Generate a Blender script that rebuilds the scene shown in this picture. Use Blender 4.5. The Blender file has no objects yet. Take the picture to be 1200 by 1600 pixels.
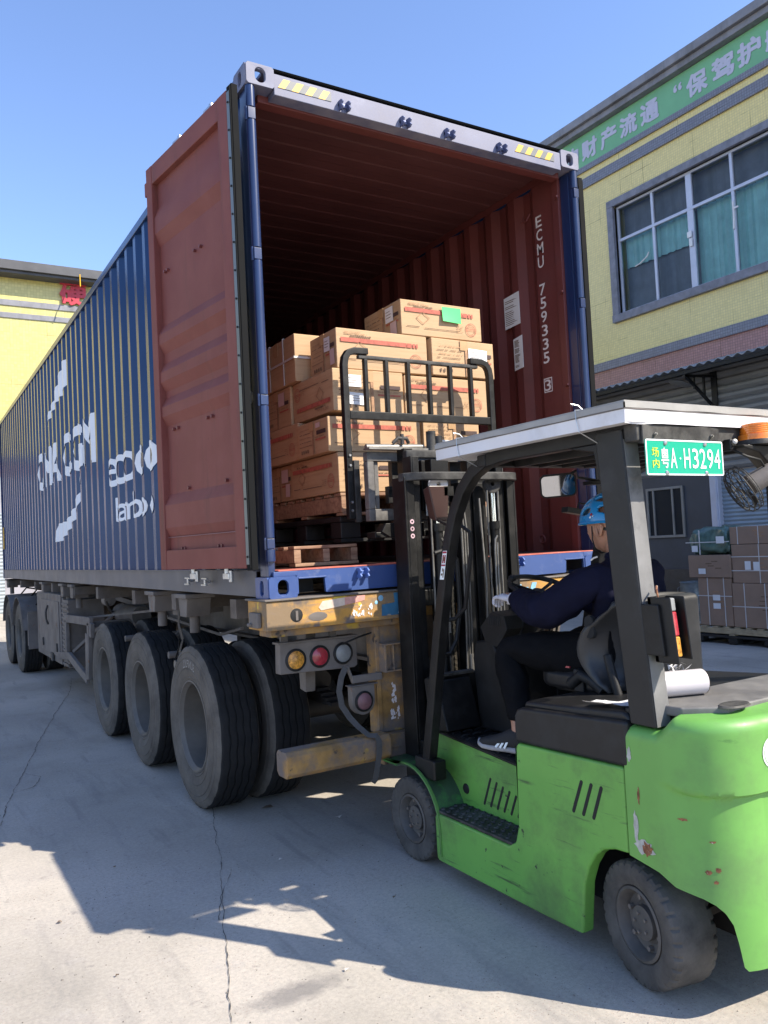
import bpy, bmesh, math, random
from mathutils import Vector, Matrix, Euler
random.seed(7)
PI = math.pi
S = bpy.context.scene
C = S.collection

# ------------------------------------------------------------------ camera
cd = bpy.data.cameras.new('camera'); cam = bpy.data.objects.new('camera', cd); C.objects.link(cam)
cam.location = (-1.6593, -3.9520, 1.6581)
cam.rotation_mode = 'XYZ'
cam.rotation_euler = (1.61166, 0.05065, -0.54106)
cd.sensor_fit = 'AUTO'; cd.sensor_width = 36.0; cd.lens = 1262.28/1600*36
cd.clip_start = 0.05; cd.clip_end = 600
S.camera = cam

# ------------------------------------------------------------------ world, sun, exposure
SUN = Vector((1.505, -1.887, 2.13)).normalized()
w = bpy.data.worlds.new('World'); S.world = w; w.use_nodes = True
nt = w.node_tree; nt.nodes.clear()
sky = nt.nodes.new('ShaderNodeTexSky'); sky.sky_type = 'NISHITA'; sky.sun_disc = False
sky.sun_elevation = math.asin(SUN.z); sky.sun_rotation = math.atan2(SUN.x, SUN.y)
sky.air_density = 1.0; sky.dust_density = 0.25; sky.ozone_density = 2.6; sky.altitude = 0
bg = nt.nodes.new('ShaderNodeBackground'); bg.inputs[1].default_value = 0.15
wo = nt.nodes.new('ShaderNodeOutputWorld')
tint = nt.nodes.new('ShaderNodeMix'); tint.data_type = 'RGBA'; tint.blend_type = 'MULTIPLY'; tint.inputs[0].default_value = 1.0
tint.inputs[7].default_value = (.89, .885, 1.0, 1); nt.links.new(sky.outputs[0], tint.inputs[6]); nt.links.new(tint.outputs[2], bg.inputs[0]); nt.links.new(bg.outputs[0], wo.inputs[0])
sl = bpy.data.lights.new('sun', 'SUN'); so = bpy.data.objects.new('sun', sl); C.objects.link(so)
sl.energy = 4.2; sl.angle = math.radians(0.5); sl.color = (1.0, 0.915, 0.785)
so.rotation_euler = (-SUN).to_track_quat('-Z', 'Y').to_euler(); so.location = (6, -8, 12)
S.view_settings.view_transform = 'Standard'; S.view_settings.look = 'None'
S.view_settings.exposure = 1.08; S.view_settings.gamma = 1.0; S.view_settings.use_curve_mapping = False

# ------------------------------------------------------------------ materials
def newmat(name):
    m = bpy.data.materials.new(name); m.use_nodes = True
    nt = m.node_tree; nt.nodes.clear()
    out = nt.nodes.new('ShaderNodeOutputMaterial'); b = nt.nodes.new('ShaderNodeBsdfPrincipled')
    nt.links.new(b.outputs[0], out.inputs[0])
    return m, nt, b
def nd(nt, t, **k):
    n = nt.nodes.new(t)
    for a, v in k.items(): setattr(n, a, v)
    return n
def coords(nt, world=False, stretch=None):
    tc = nd(nt, 'ShaderNodeTexCoord')
    if world:
        src = nd(nt, 'ShaderNodeNewGeometry').outputs['Position']
    else:
        oi = nd(nt, 'ShaderNodeObjectInfo'); sc = nd(nt, 'ShaderNodeVectorMath', operation='SCALE')
        cb = nd(nt, 'ShaderNodeCombineXYZ'); nt.links.new(oi.outputs['Random'], cb.inputs[0]); nt.links.new(oi.outputs['Random'], cb.inputs[1])
        nt.links.new(cb.outputs[0], sc.inputs[0]); sc.inputs['Scale'].default_value = 37.0
        ad = nd(nt, 'ShaderNodeVectorMath', operation='ADD')
        nt.links.new(tc.outputs['Object'], ad.inputs[0]); nt.links.new(sc.outputs[0], ad.inputs[1])
        src = ad.outputs[0]
    if stretch:
        mp = nd(nt, 'ShaderNodeMapping'); mp.inputs['Scale'].default_value = stretch
        nt.links.new(src, mp.inputs[0]); src = mp.outputs[0]
    return src
def noise(nt, src, scale, detail=4, rough=0.6):
    n = nd(nt, 'ShaderNodeTexNoise'); n.inputs['Scale'].default_value = scale
    n.inputs['Detail'].default_value = detail; n.inputs['Roughness'].default_value = rough
    nt.links.new(src, n.inputs['Vector']); return n.outputs[0]
def ramp(nt, src, a, b):
    r = nd(nt, 'ShaderNodeMapRange'); r.inputs[1].default_value = a; r.inputs[2].default_value = b
    nt.links.new(src, r.inputs[0]); return r.outputs[0]
def mul(nt, a, b):
    m = nd(nt, 'ShaderNodeMath', operation='MULTIPLY')
    for i, x in enumerate((a, b)):
        if isinstance(x, (int, float)): m.inputs[i].default_value = x
        else: nt.links.new(x, m.inputs[i])
    return m.outputs[0]
def mixc(nt, fac, a, b, mode='MIX'):
    m = nd(nt, 'ShaderNodeMix', data_type='RGBA', blend_type=mode)
    if isinstance(fac, (int, float)): m.inputs[0].default_value = fac
    else: nt.links.new(fac, m.inputs[0])
    for i, x in ((6, a), (7, b)):
        if isinstance(x, tuple): m.inputs[i].default_value = (*x[:3], 1)
        else: nt.links.new(x, m.inputs[i])
    return m.outputs[2]
def M(name, col, rough=0.5, metal=0.0, var=0.12, vs=4.0, bump=0.0, bs=60.0, dirt=None, chips=None, streak=None, coat=0.0,
      spec=0.5, world=False, layers=()):
    """paint with tonal variation; dirt=(colour, amount, scale, lo, hi); chips=(colour, scale, lo, hi); streak=(colour, amount, lo, hi, stretch)"""
    m, nt, b = newmat(name); src = coords(nt, world)
    n = noise(nt, src, vs, 6)
    dark = tuple(c*(1-var*1.6) for c in col); light = tuple(min(1, c*(1+var)) for c in col)
    c = mixc(nt, ramp(nt, n, .3, .7), dark, light)
    rg = None
    if dirt:
        d = noise(nt, src, dirt[2], 8, .7); f = mul(nt, ramp(nt, d, dirt[3], dirt[4]), dirt[1])
        c = mixc(nt, f, c, dirt[0]); rg = f
    if streak:
        s2 = coords(nt, world, streak[4]); d = noise(nt, s2, 1.0, 5, .65)
        f = mul(nt, ramp(nt, d, streak[2], streak[3]), streak[1]); c = mixc(nt, f, c, streak[0])
    for (lc, sc, lo, hi) in ([chips] if chips else []) + list(layers):
        d = noise(nt, src, sc, 3, .55); c = mixc(nt, ramp(nt, d, lo, hi), c, lc)
    nt.links.new(c, b.inputs['Base Color'])
    if rg is not None:
        r = nd(nt, 'ShaderNodeMapRange'); r.inputs[3].default_value = rough; r.inputs[4].default_value = min(1, rough+.35)
        nt.links.new(rg, r.inputs[0]); nt.links.new(r.outputs[0], b.inputs['Roughness'])
    else:
        r = nd(nt, 'ShaderNodeMapRange'); r.inputs[3].default_value = max(.03, rough*.82); r.inputs[4].default_value = min(1, rough*1.18)
        nt.links.new(n, r.inputs[0]); nt.links.new(r.outputs[0], b.inputs['Roughness'])
    b.inputs['Metallic'].default_value = metal; b.inputs['Coat Weight'].default_value = coat
    b.inputs['Specular IOR Level'].default_value = spec
    if bump:
        bn = nd(nt, 'ShaderNodeBump'); bn.inputs['Strength'].default_value = bump; bn.inputs['Distance'].default_value = .004
        nt.links.new(noise(nt, src, bs, 5), bn.inputs['Height']); nt.links.new(bn.outputs[0], b.inputs['Normal'])
    return m
RUST = (.16, .06, .03)
GREY_DUST = (.24, .22, .20)
m_navy = M('navy_container_paint', (.009, .036, .115), .20, var=.10, vs=1.2, dirt=((.02, .035, .08), .3, 2.5, .5, .8), spec=.22, layers=(((.09, .06, .045), 21, .765, .775),))
m_post = M('glossy_navy_post_paint', (.015, .030, .092), .30, var=.08, vs=3, coat=.3)
m_navy_rail = M('scuffed_navy_rail_paint', (.06, .065, .085), .42, var=.18, vs=2, dirt=((.14, .14, .15), .6, 3, .4, .7), bump=.1)
m_blue = M('bright_blue_frame_paint', (.04, .08, .235), .42, var=.08, vs=3, dirt=((.3, .3, .33), .3, 9, .55, .75), coat=.2)
m_blue_top = M('dusty_blue_header_paint', (.11, .125, .215), .5, var=.08, vs=3, dirt=((.27, .26, .29), .7, 6, .35, .7))
m_red = M('oxide_red_container_paint', (.185, .052, .042), .62, var=.10, vs=1.5, spec=.3, dirt=((.24, .12, .10), .4, 3, .45, .8), streak=((.12, .045, .035), .6, .56, .70, (9, 9, .7)), layers=(((.10, .04, .03), 30, .74, .76),))
m_red_roof = M('shaded_oxide_red_ceiling', (.10, .034, .036), .6, var=.1, vs=2)  # interior red darkened so the ceiling's shade sits in the colour
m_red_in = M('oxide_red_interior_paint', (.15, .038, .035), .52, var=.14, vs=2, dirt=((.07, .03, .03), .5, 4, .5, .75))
m_redsill = M('worn_red_threshold_paint', (.5, .12, .08), .55, var=.15, vs=6, dirt=((.4, .3, .28), .5, 12, .5, .7))
m_gasket = M('black_rubber_gasket', (.007, .0075, .008), .85, var=.1, spec=.15)
m_galv = M('galvanised_steel', (.55, .56, .57), .35, metal=.9, var=.15, vs=20)
m_white = M('white_vinyl_print', (.72, .74, .77), .45, var=.04)
m_whitelet = M('white_stencil_paint', (.72, .66, .64), .6, var=.12, vs=30)
m_yel = M('yellow_vinyl', (.60, .35, .012), .45, var=.05)
m_gry = M('grey_vinyl', (.09, .10, .11), .5, var=.05)
m_paper = M('white_paper', (.74, .74, .74), .7, var=.04)
m_ply = M('dirty_plywood_floor', (.10, .05, .035), .7, var=.3, vs=6, streak=((.05, .03, .02), .6, .4, .6, (30, 1.5, 1)))
m_dark = M('dark_void_interior', (.012, .012, .012), .8, var=.1)
m_chassis = M('dusty_brown_chassis_steel', (.08, .062, .05), .75, var=.3, vs=5, bump=.3, bs=40, dirt=((.19, .165, .14), .8, 3, .35, .65))
m_chgrey = M('dusty_grey_box_steel', (.155, .135, .12), .75, var=.2, vs=4, bump=.3, bs=50, dirt=((.10, .085, .07), .7, 3, .5, .7), layers=(((.16, .08, .045), 9, .66, .72),))
m_chdark = M('greasy_dark_steel', (.025, .022, .02), .65, var=.3, vs=6, bump=.3)
m_yrust = M('worn_yellow_bumper_paint', (.50, .255, .05), .6, var=.22, vs=5, bump=.3, bs=60, streak=((.22, .16, .11), .8, .56, .68, (5, 5, 26)),
            dirt=((.20, .145, .09), .95, 4.0, .44, .60), layers=(((.13, .10, .085), 7, .60, .66), ((.66, .47, .06), 5, .68, .70)))
m_yrust2 = M('heavily_worn_yellow_steel', (.36, .20, .06), .65, var=.3, vs=5, bump=.35, bs=60,
             dirt=((.14, .12, .11), .9, 4, .42, .58), layers=(((.42, .27, .04), 6, .62, .68), ((.05, .04, .035), 13, .64, .7)))
m_bluepatch = M('faded_blue_overpaint', (.035, .15, .27), .6, var=.2, vs=8, layers=(((.3, .28, .25), 14, .6, .66),))
m_lblue = M('light_blue_overpaint', (.25, .50, .68), .6, var=.15, vs=9)
def rubber(name, base, dust, amt):
    return M(name, base, .78, spec=.2, var=.15, vs=8, bump=.35, bs=120, dirt=(dust, amt, 5, .35, .7))
m_tread = rubber('tyre_tread_rubber', (.014, .014, .015), (.045, .043, .04), .5)
m_side = rubber('dusty_tyre_sidewall', (.085, .076, .066), (.17, .152, .130), .85)
m_fltyre = rubber('solid_forklift_tyre', (.05, .048, .046), (.15, .14, .128), .75)
m_rimgrey = M('dusty_grey_wheel_rim', (.13, .118, .102), .6, metal=.1, var=.15, vs=6, dirt=((.12, .10, .085), .5, 5, .5, .7))
m_rimdk = M('dark_forklift_rim', (.075, .07, .066), .6, var=.2, dirt=((.15, .13, .11), .5, 10, .4, .7))
m_green = M('bright_green_forklift_paint', (.135, .365, .062), .42, var=.07, vs=2.5, coat=.1,
            dirt=((.075, .125, .045), .9, 2.3, .44, .72), streak=((.035, .055, .025), .8, .60, .70, (2.5, 2.5, 34)),
            layers=(((.025, .035, .02), 26, .70, .74),))
m_greencw = M('green_counterweight_paint', (.140, .355, .072), .45, var=.08, vs=2, coat=.08, dirt=((.10, .18, .06), .7, 2.6, .50, .75),
              streak=((.04, .13, .03), .6, .68, .76, (4, 4, 22)), layers=(((.55, .60, .5), 9, .755, .765), (RUST, 12, .76, .775)))
m_grnfend = M('scuffed_green_fender', (.035, .07, .035), .5, var=.25, vs=6, dirt=((.06, .28, .045), .8, 4, .55, .68))
m_blk = M('satin_black_steel', (.008, .0078, .0078), .42, spec=.3, var=.2, vs=5, dirt=((.04, .038, .035), .5, 6, .48, .72), bump=.1)
m_blkworn = M('worn_dusty_black_steel', (.028, .027, .026), .5, spec=.3, var=.2, vs=6, dirt=((.12, .115, .105), .8, 7, .42, .68), bump=.2)
m_bare = M('bare_worn_steel', (.26, .25, .23), .42, metal=.6, var=.2, vs=8, dirt=((.09, .08, .07), .6, 9, .5, .7))
m_blkpl = M('black_textured_plastic', (.012, .012, .0122), .5, spec=.3, var=.12, vs=8, bump=.25, bs=400, dirt=((.08, .08, .08), .35, 5, .5, .8))
m_seat = M('black_vinyl_seat', (.013, .013, .0135), .42, spec=.35, var=.1, vs=6, dirt=((.05, .05, .05), .4, 7, .5, .75))
m_chain = M('oily_leaf_chain', (.16, .14, .11), .4, metal=.8, var=.3, vs=40)
m_chrome = M('chromed_cylinder_rod', (.75, .75, .75), .12, metal=1, var=.02)
m_mirror = M('mirror_glass', (.55, .56, .58), .04, metal=1, var=.0)
m_sheet = M('white_painted_sheet', (.70, .69, .70), .42, var=.06, vs=3, dirt=((.45, .41, .35), .5, 4, .5, .75))
m_sheettop = M('weathered_grey_sheet', (.33, .32, .30), .6, var=.15, vs=4, dirt=((.5, .34, .16), .6, 5, .62, .72))
m_plate = M('green_licence_plate', (.004, .36, .22), .35, var=.03)
m_platew = M('white_plate_print', (.82, .86, .84), .4, var=.02)
m_platey = M('yellow_plate_print', (.62, .78, .04), .4, var=.02)
m_amber = M('amber_lens', (.80, .22, .02), .18, var=.12, vs=30, coat=.6)
m_amber2 = M('cracked_amber_lens', (.65, .30, .05), .35, var=.45, vs=60)
m_redlens = M('red_lens', (.38, .035, .05), .25, var=.2, vs=40, coat=.4)
m_pinklens = M('dusty_red_lens', (.20, .10, .11), .5, var=.15, vs=20)
m_clear = M('dusty_clear_lens', (.24, .25, .25), .4, var=.12, vs=20)
m_roll = M('stretch_film_roll', (.58, .55, .56), .3, var=.04, coat=.4)
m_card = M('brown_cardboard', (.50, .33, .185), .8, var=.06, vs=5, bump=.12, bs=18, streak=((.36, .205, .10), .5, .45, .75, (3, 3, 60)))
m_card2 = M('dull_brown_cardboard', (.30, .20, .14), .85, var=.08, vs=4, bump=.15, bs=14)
m_cardg = M('kraft_tape', (.50, .31, .16), .35, var=.08, vs=10)
m_pr = M('faded_red_print', (.46, .125, .085), .8, var=.2, vs=40)
m_pk = M('faded_black_print', (.15, .095, .06), .8, var=.3, vs=60)
m_pf = M('faint_brown_print', (.38, .215, .12), .8, var=.25, vs=50)
m_strap = M('white_plastic_strap', (.62, .60, .58), .4, var=.08)
m_gnote = M('green_paper_note', (.06, .62, .17), .6, var=.02)
m_wood = M('pallet_softwood', (.38, .23, .14), .75, var=.2, vs=8, bump=.4, bs=30, streak=((.17, .075, .045), .8, .45, .65, (4, 40, 40)))
m_woodpale = M('pale_pallet_softwood', (.42, .33, .20), .75, var=.2, vs=8, bump=.3, bs=30, streak=((.20, .14, .09), .7, .5, .7, (40, 4, 40)))
m_blackpal = M('black_plastic_pallet', (.012, .012, .013), .55, var=.2, dirt=((.07, .06, .055), .5, 9, .55, .75))
m_shell = M('grey_black_moulded_shell', (.030, .030, .031), .38, var=.12, vs=6, spec=.45, dirt=((.07, .07, .07), .4, 5, .5, .75))
m_skin = M('weathered_skin', (.42, .215, .14), .5, var=.1, vs=18, bump=.15, bs=200)
m_skin.node_tree.nodes['Principled BSDF'].inputs['Subsurface Weight'].default_value = .08
m_hair = M('short_dark_hair', (.02, .017, .016), .6, var=.2, vs=90)
m_helmet = M('bright_blue_helmet_shell', (.012, .22, .50), .28, var=.06, vs=9, coat=.4)
m_sweat = M('navy_fleece_sweatshirt', (.0085, .009, .024), .9, spec=.12, var=.15, vs=9, bump=.5, bs=24)
m_trous = M('black_cotton_trousers', (.007, .007, .008), .9, spec=.1, var=.2, vs=9, bump=.5, bs=20)
m_glove = M('white_knit_glove', (.68, .67, .72), .9, var=.06, vs=60, bump=.6, bs=300)
m_shoe = M('black_mesh_trainer', (.018, .018, .02), .8, var=.2, vs=40)
m_sole = M('grey_rubber_sole', (.34, .33, .33), .7, var=.1, vs=30)
m_tpt = M('polished_helmet_print', (.7, .7, .72), .5, var=.05)

def tile_mat(name, col, grout, tw, th, off=0.0, var=.10, mort=.004, axis='x', rough=.25, dirtamt=.5):
    m, nt, b = newmat(name); g = nd(nt, 'ShaderNodeNewGeometry'); sp = nd(nt, 'ShaderNodeSeparateXYZ'); nt.links.new(g.outputs['Position'], sp.inputs[0])
    cb = nd(nt, 'ShaderNodeCombineXYZ'); nt.links.new(sp.outputs[1 if axis == 'x' else 0], cb.inputs[0]); nt.links.new(sp.outputs[2], cb.inputs[1])
    br = nd(nt, 'ShaderNodeTexBrick'); br.offset = off; br.inputs['Scale'].default_value = 1.0
    br.inputs['Brick Width'].default_value = tw; br.inputs['Row Height'].default_value = th; br.inputs['Mortar Size'].default_value = mort
    br.inputs['Mortar Smooth'].default_value = .2; br.inputs['Bias'].default_value = 0
    br.inputs['Color1'].default_value = (*[c*(1-var) for c in col], 1); br.inputs['Color2'].default_value = (*[min(1, c*(1+var)) for c in col], 1)
    br.inputs['Mortar'].default_value = (*grout, 1)
    nt.links.new(cb.outputs[0], br.inputs['Vector'])
    src = g.outputs['Position']
    # larger cast rows: a darker joint every few courses, and weather stains of irregular outline
    d = noise(nt, src, .9, 8, .7); c = mixc(nt, mul(nt, ramp(nt, d, .5, .75), dirtamt), br.outputs[0], tuple(x*.62 for x in col))
    br2 = nd(nt, 'ShaderNodeTexBrick'); br2.offset = off; br2.inputs['Scale'].default_value = 1.0
    br2.inputs['Brick Width'].default_value = tw*6; br2.inputs['Row Height'].default_value = th*6; br2.inputs['Mortar Size'].default_value = .008
    br2.inputs['Color1'].default_value = (1, 1, 1, 1); br2.inputs['Color2'].default_value = (1, 1, 1, 1); br2.inputs['Mortar'].default_value = (.45, .43, .35, 1)
    nt.links.new(cb.outputs[0], br2.inputs['Vector'])
    d2 = noise(nt, src, 1.7, 4, .6)
    c = mixc(nt, mul(nt, ramp(nt, d2, .50, .68), .8), c, mixc(nt, 1.0, c, br2.outputs[0], 'MULTIPLY'))
    nt.links.new(c, b.inputs['Base Color']); b.inputs['Roughness'].default_value = rough
    bn = nd(nt, 'ShaderNodeBump'); bn.inputs['Strength'].default_value = .35; bn.inputs['Distance'].default_value = .003
    inv = nd(nt, 'ShaderNodeMath', operation='SUBTRACT'); inv.inputs[0].default_value = 1; nt.links.new(br.outputs['Fac'], inv.inputs[1])
    nt.links.new(inv.outputs[0], bn.inputs['Height']); nt.links.new(bn.outputs[0], b.inputs['Normal'])
    return m
m_tile_y = tile_mat('yellow_mosaic_tile', (.76, .63, .25), (.60, .50, .23), .05, .05, var=.06, dirtamt=.3)
m_tile_yl = tile_mat('workshop_yellow_mosaic_tile', (.56, .49, .17), (.44, .38, .14), .1, .1, axis='y', dirtamt=.12)  # tile yellow of the rear building, darker than the factory tile
m_tile_g = tile_mat('grey_mosaic_tile', (.20, .20, .23), (.12, .12, .13), .05, .05)
m_tile_p = tile_mat('pink_mosaic_tile', (.42, .20, .17), (.22, .13, .12), .05, .05)
m_stone = M('grey_polished_window_surround', (.19, .19, .22), .45, var=.2, vs=6, world=True)
m_fascia = M('weathered_grey_fascia', (.22, .22, .24), .6, var=.15, vs=3, world=True, streak=((.12, .12, .12), .7, .5, .7, (3, 3, .3)))
m_banner = M('green_banner_vinyl', (.17, .42, .22), .5, var=.06, vs=2)
m_bantxt = M('pale_lilac_banner_lettering', (.50, .50, .60), .5, var=.03)
m_wallgrey = M('dark_grey_ground_floor_wall', (.07, .07, .075), .6, var=.12, vs=2, world=True)
m_plinth = M('black_granite_plinth', (.03, .03, .033), .3, var=.3, vs=9, world=True)
m_shutter = M('grey_roller_shutter_slat', (.30, .34, .36), .4, metal=.2, var=.08, vs=4)
m_clad = M('dull_metal_cladding', (.24, .23, .21), .5, metal=.2, var=.12, vs=3)
m_alu = M('pale_aluminium_window_frame', (.52, .54, .62), .4, metal=.2, var=.06)
m_redsign = M('red_sign_letters', (.50, .03, .05), .45, var=.1)
def glassmat(name, col, rough=.06, vs=1.5):
    m = M(name, col, rough, var=.12, vs=vs, spec=.6); return m
m_glassdk = glassmat('dark_window_glass', (.045, .055, .085))
m_glassgr = glassmat('green_curtained_glass', (.10, .24, .25), .12)
m_transl = M('corrugated_canopy_sheet', (.30, .31, .33), .5, var=.1)
m_film = M('green_plastic_wrap', (.10, .17, .14), .3, var=.25, vs=12, bump=1.0, bs=14, coat=.3)
m_bin = M('battered_galvanised_bin', (.22, .24, .24), .45, metal=.5, var=.25, vs=9)

def ground_mat():
    m, nt, b = newmat('worn_concrete_paving'); src = nd(nt, 'ShaderNodeNewGeometry').outputs['Position']
    c = mixc(nt, ramp(nt, noise(nt, src, .55, 9, .62), .34, .66), (.25, .232, .20), (.43, .395, .345))
    c = mixc(nt, mul(nt, ramp(nt, noise(nt, src, 2.2, 6, .7), .52, .72), .55), c, (.22, .205, .195))
    c = mixc(nt, ramp(nt, noise(nt, src, 55, 4, .75), .30, .74), c, mixc(nt, 1.0, c, (1.42, 1.38, 1.34), 'MULTIPLY'))
    v = nd(nt, 'ShaderNodeTexVoronoi'); v.inputs['Scale'].default_value = 90; nt.links.new(src, v.inputs['Vector'])
    # exposed aggregate: pinkish and dark grains
    agg = mixc(nt, ramp(nt, v.outputs['Color'], .2, .8), (.20, .15, .13), (.48, .36, .30))
    c = mixc(nt, mul(nt, ramp(nt, v.outputs['Distance'], .32, .12), mul(nt, ramp(nt, noise(nt, src, 1.3, 5), .38, .60), .75)), c, agg)
    c = mixc(nt, mul(nt, ramp(nt, noise(nt, src, 14, 5, .7), .60, .70), .45), c, (.16, .15, .145))
    # broad stains, faint tyre marks along the yard and scattered dark specks
    st = nd(nt, 'ShaderNodeMapping'); st.inputs['Scale'].default_value = (2.6, .35, 1); st.inputs['Rotation'].default_value = (0, 0, .5); nt.links.new(src, st.inputs[0])
    c = mixc(nt, mul(nt, ramp(nt, noise(nt, st.outputs[0], 1.6, 6, .65), .54, .70), .40), c, (.17, .165, .16))
    st2 = nd(nt, 'ShaderNodeMapping'); st2.inputs['Scale'].default_value = (7, .8, 1); st2.inputs['Rotation'].default_value = (0, 0, -.35); nt.links.new(src, st2.inputs[0])
    c = mixc(nt, mul(nt, ramp(nt, noise(nt, st2.outputs[0], 1.1, 3, .5), .62, .70), .28), c, (.13, .125, .12))
    c = mixc(nt, mul(nt, ramp(nt, noise(nt, src, 130, 3, .6), .64, .70), .6), c, (.12, .11, .105))
    c = mixc(nt, mul(nt, ramp(nt, noise(nt, src, 4.5, 7, .75), .58, .74), .35), c, (.50, .47, .44))
    # oil spill
    sub = nd(nt, 'ShaderNodeMapping'); sub.vector_type = 'POINT'; sub.inputs['Location'].default_value = (.41, 1.08, 0)
    nt.links.new(src, sub.inputs[0]); mp2 = nd(nt, 'ShaderNodeMapping'); mp2.inputs['Rotation'].default_value = (0, 0, -.62); mp2.inputs['Scale'].default_value = (4.2, 11.5, 1)
    nt.links.new(sub.outputs[0], mp2.inputs[0]); ln = nd(nt, 'ShaderNodeVectorMath', operation='LENGTH'); nt.links.new(mp2.outputs[0], ln.inputs[0])
    dn = nd(nt, 'ShaderNodeMath', operation='MULTIPLY_ADD'); nt.links.new(noise(nt, src, 9, 6, .7), dn.inputs[0]); dn.inputs[1].default_value = 1.5; nt.links.new(ln.outputs[1], dn.inputs[2])
    c = mixc(nt, mul(nt, ramp(nt, dn.outputs[0], 1.75, 1.15), .62), c, (.12, .115, .115))
    nt.links.new(c, b.inputs['Base Color']); b.inputs['Roughness'].default_value = .88
    bn = nd(nt, 'ShaderNodeBump'); bn.inputs['Strength'].default_value = .5; bn.inputs['Distance'].default_value = .004
    nt.links.new(noise(nt, src, 75, 8, .8), bn.inputs['Height']); nt.links.new(bn.outputs[0], b.inputs['Normal'])
    return m
m_ground = ground_mat()
m_crack = M('dark_crack_filling', (.085, .08, .074), .95, var=.3, vs=30)

# ------------------------------------------------------------------ mesh building
class MB:
    def __init__(s): s.v = []; s.f = []; s.m = []; s.mi = 0
    def add(s, vs, fs):
        n = len(s.v); s.v += [tuple(v) for v in vs]; s.f += [tuple(n+i for i in f) for f in fs]; s.m += [s.mi]*len(fs); return s
    def box(s, x0, x1, y0, y1, z0, z1):
        v = [(x, y, z) for z in (z0, z1) for y in (y0, y1) for x in (x0, x1)]
        return s.add(v, [(0, 2, 3, 1), (4, 5, 7, 6), (0, 1, 5, 4), (2, 6, 7, 3), (0, 4, 6, 2), (1, 3, 7, 5)])
    def obox(s, c, size, R=None):
        R = R or Matrix.Identity(3); c = Vector(c); h = [k/2 for k in size]
        v = [c + R @ Vector((x*h[0], y*h[1], z*h[2])) for z in (-1, 1) for y in (-1, 1) for x in (-1, 1)]
        return s.add(v, [(0, 2, 3, 1), (4, 5, 7, 6), (0, 1, 5, 4), (2, 6, 7, 3), (0, 4, 6, 2), (1, 3, 7, 5)])
    def bar(s, p0, p1, w, h, up=(0, 0, 1)):
        """rectangular bar from p0 to p1: w across, h along 'up'"""
        p0 = Vector(p0); p1 = Vector(p1); d = p1-p0; y = d.normalized(); x = y.cross(Vector(up)).normalized(); z = x.cross(y)
        R = Matrix((x, y, z)).transposed(); return s.obox((p0+p1)/2, (w, d.length, h), R)
    def prism(s, pts, axis, a, b):
        n = len(pts)
        def mk(p, t): return {'x': (t, p[0], p[1]), 'y': (p[0], t, p[1]), 'z': (p[0], p[1], t)}[axis]
        v = [mk(p, a) for p in pts] + [mk(p, b) for p in pts]
        f = [tuple(range(n))[::-1], tuple(range(n, 2*n))] + [(i, (i+1) % n, n+(i+1) % n, n+i) for i in range(n)]
        return s.add(v, f)
    def loft(s, rings, cap=True, closed=True):
        n = len(rings[0]); base = [p for r in rings for p in r]; f = []
        for k in range(len(rings)-1):
            for i in range(n if closed else n-1):
                j = (i+1) % n; f.append((k*n+i, k*n+j, (k+1)*n+j, (k+1)*n+i))
        if cap: f.append(tuple(range(n))[::-1]); f.append(tuple((len(rings)-1)*n+i for i in range(n)))
        return s.add(base, f)
    def cyl(s, p0, p1, r0, r1=None, n=16, cap=True):
        r1 = r0 if r1 is None else r1; p0 = Vector(p0); p1 = Vector(p1); d = (p1-p0).normalized()
        a = d.orthogonal().normalized(); b = d.cross(a)
        return s.loft([[p+(a*math.cos(t)+b*math.sin(t))*r for t in [2*PI*i/n for i in range(n)]] for p, r in ((p0, r0), (p1, r1))], cap)
    def tube(s, path, r, n=8, sect=None, closed=False, up=None):
        """round tube of radius r (number or list), or a swept closed section [(a, b)...]"""
        P = [Vector(p) for p in path]; N = len(P); rings = []
        t0 = (P[1]-P[0]).normalized(); a = (Vector(up)-t0*t0.dot(Vector(up))).normalized() if up else t0.orthogonal().normalized()
        for i in range(N):
            if closed: t = (P[(i+1) % N]-P[i-1]).normalized()
            else: t = (P[min(i+1, N-1)]-P[max(i-1, 0)]).normalized()
            if up: a = (Vector(up)-t*t.dot(Vector(up))); a = a.normalized() if a.length > 1e-4 else t.orthogonal().normalized()
            else: a = (a-t*a.dot(t)).normalized()
            b = t.cross(a); rr = r[i] if isinstance(r, (list, tuple)) else r
            if sect: rings.append([P[i]+a*u+b*v for u, v in sect])
            else: rings.append([P[i]+(a*math.cos(2*PI*k/n)+b*math.sin(2*PI*k/n))*rr for k in range(n)])
        if closed: rings.append(rings[0]); return s.loft(rings, False)
        return s.loft(rings, True)
    def lathe(s, prof, c, axis, n=32, closed=False):
        """prof: (radius, t) pairs; t runs along axis from c"""
        c = Vector(c); d = Vector({'x': (1, 0, 0), 'y': (0, 1, 0), 'z': (0, 0, 1)}[axis]) if isinstance(axis, str) else Vector(axis).normalized()
        a = d.orthogonal().normalized(); b = d.cross(a)
        rings = [[c+d*t+(a*math.cos(2*PI*i/n)+b*math.sin(2*PI*i/n))*max(r, 1e-5) for i in range(n)] for r, t in prof]
        if closed: rings.append(rings[0]); return s.loft(rings, False)
        return s.loft(rings, False)
    def grid(s, nu, nv, fn):
        v = [fn(i/nu, j/nv) for j in range(nv+1) for i in range(nu+1)]
        return s.add(v, [(j*(nu+1)+i, j*(nu+1)+i+1, (j+1)*(nu+1)+i+1, (j+1)*(nu+1)+i) for j in range(nv) for i in range(nu)])
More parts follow.
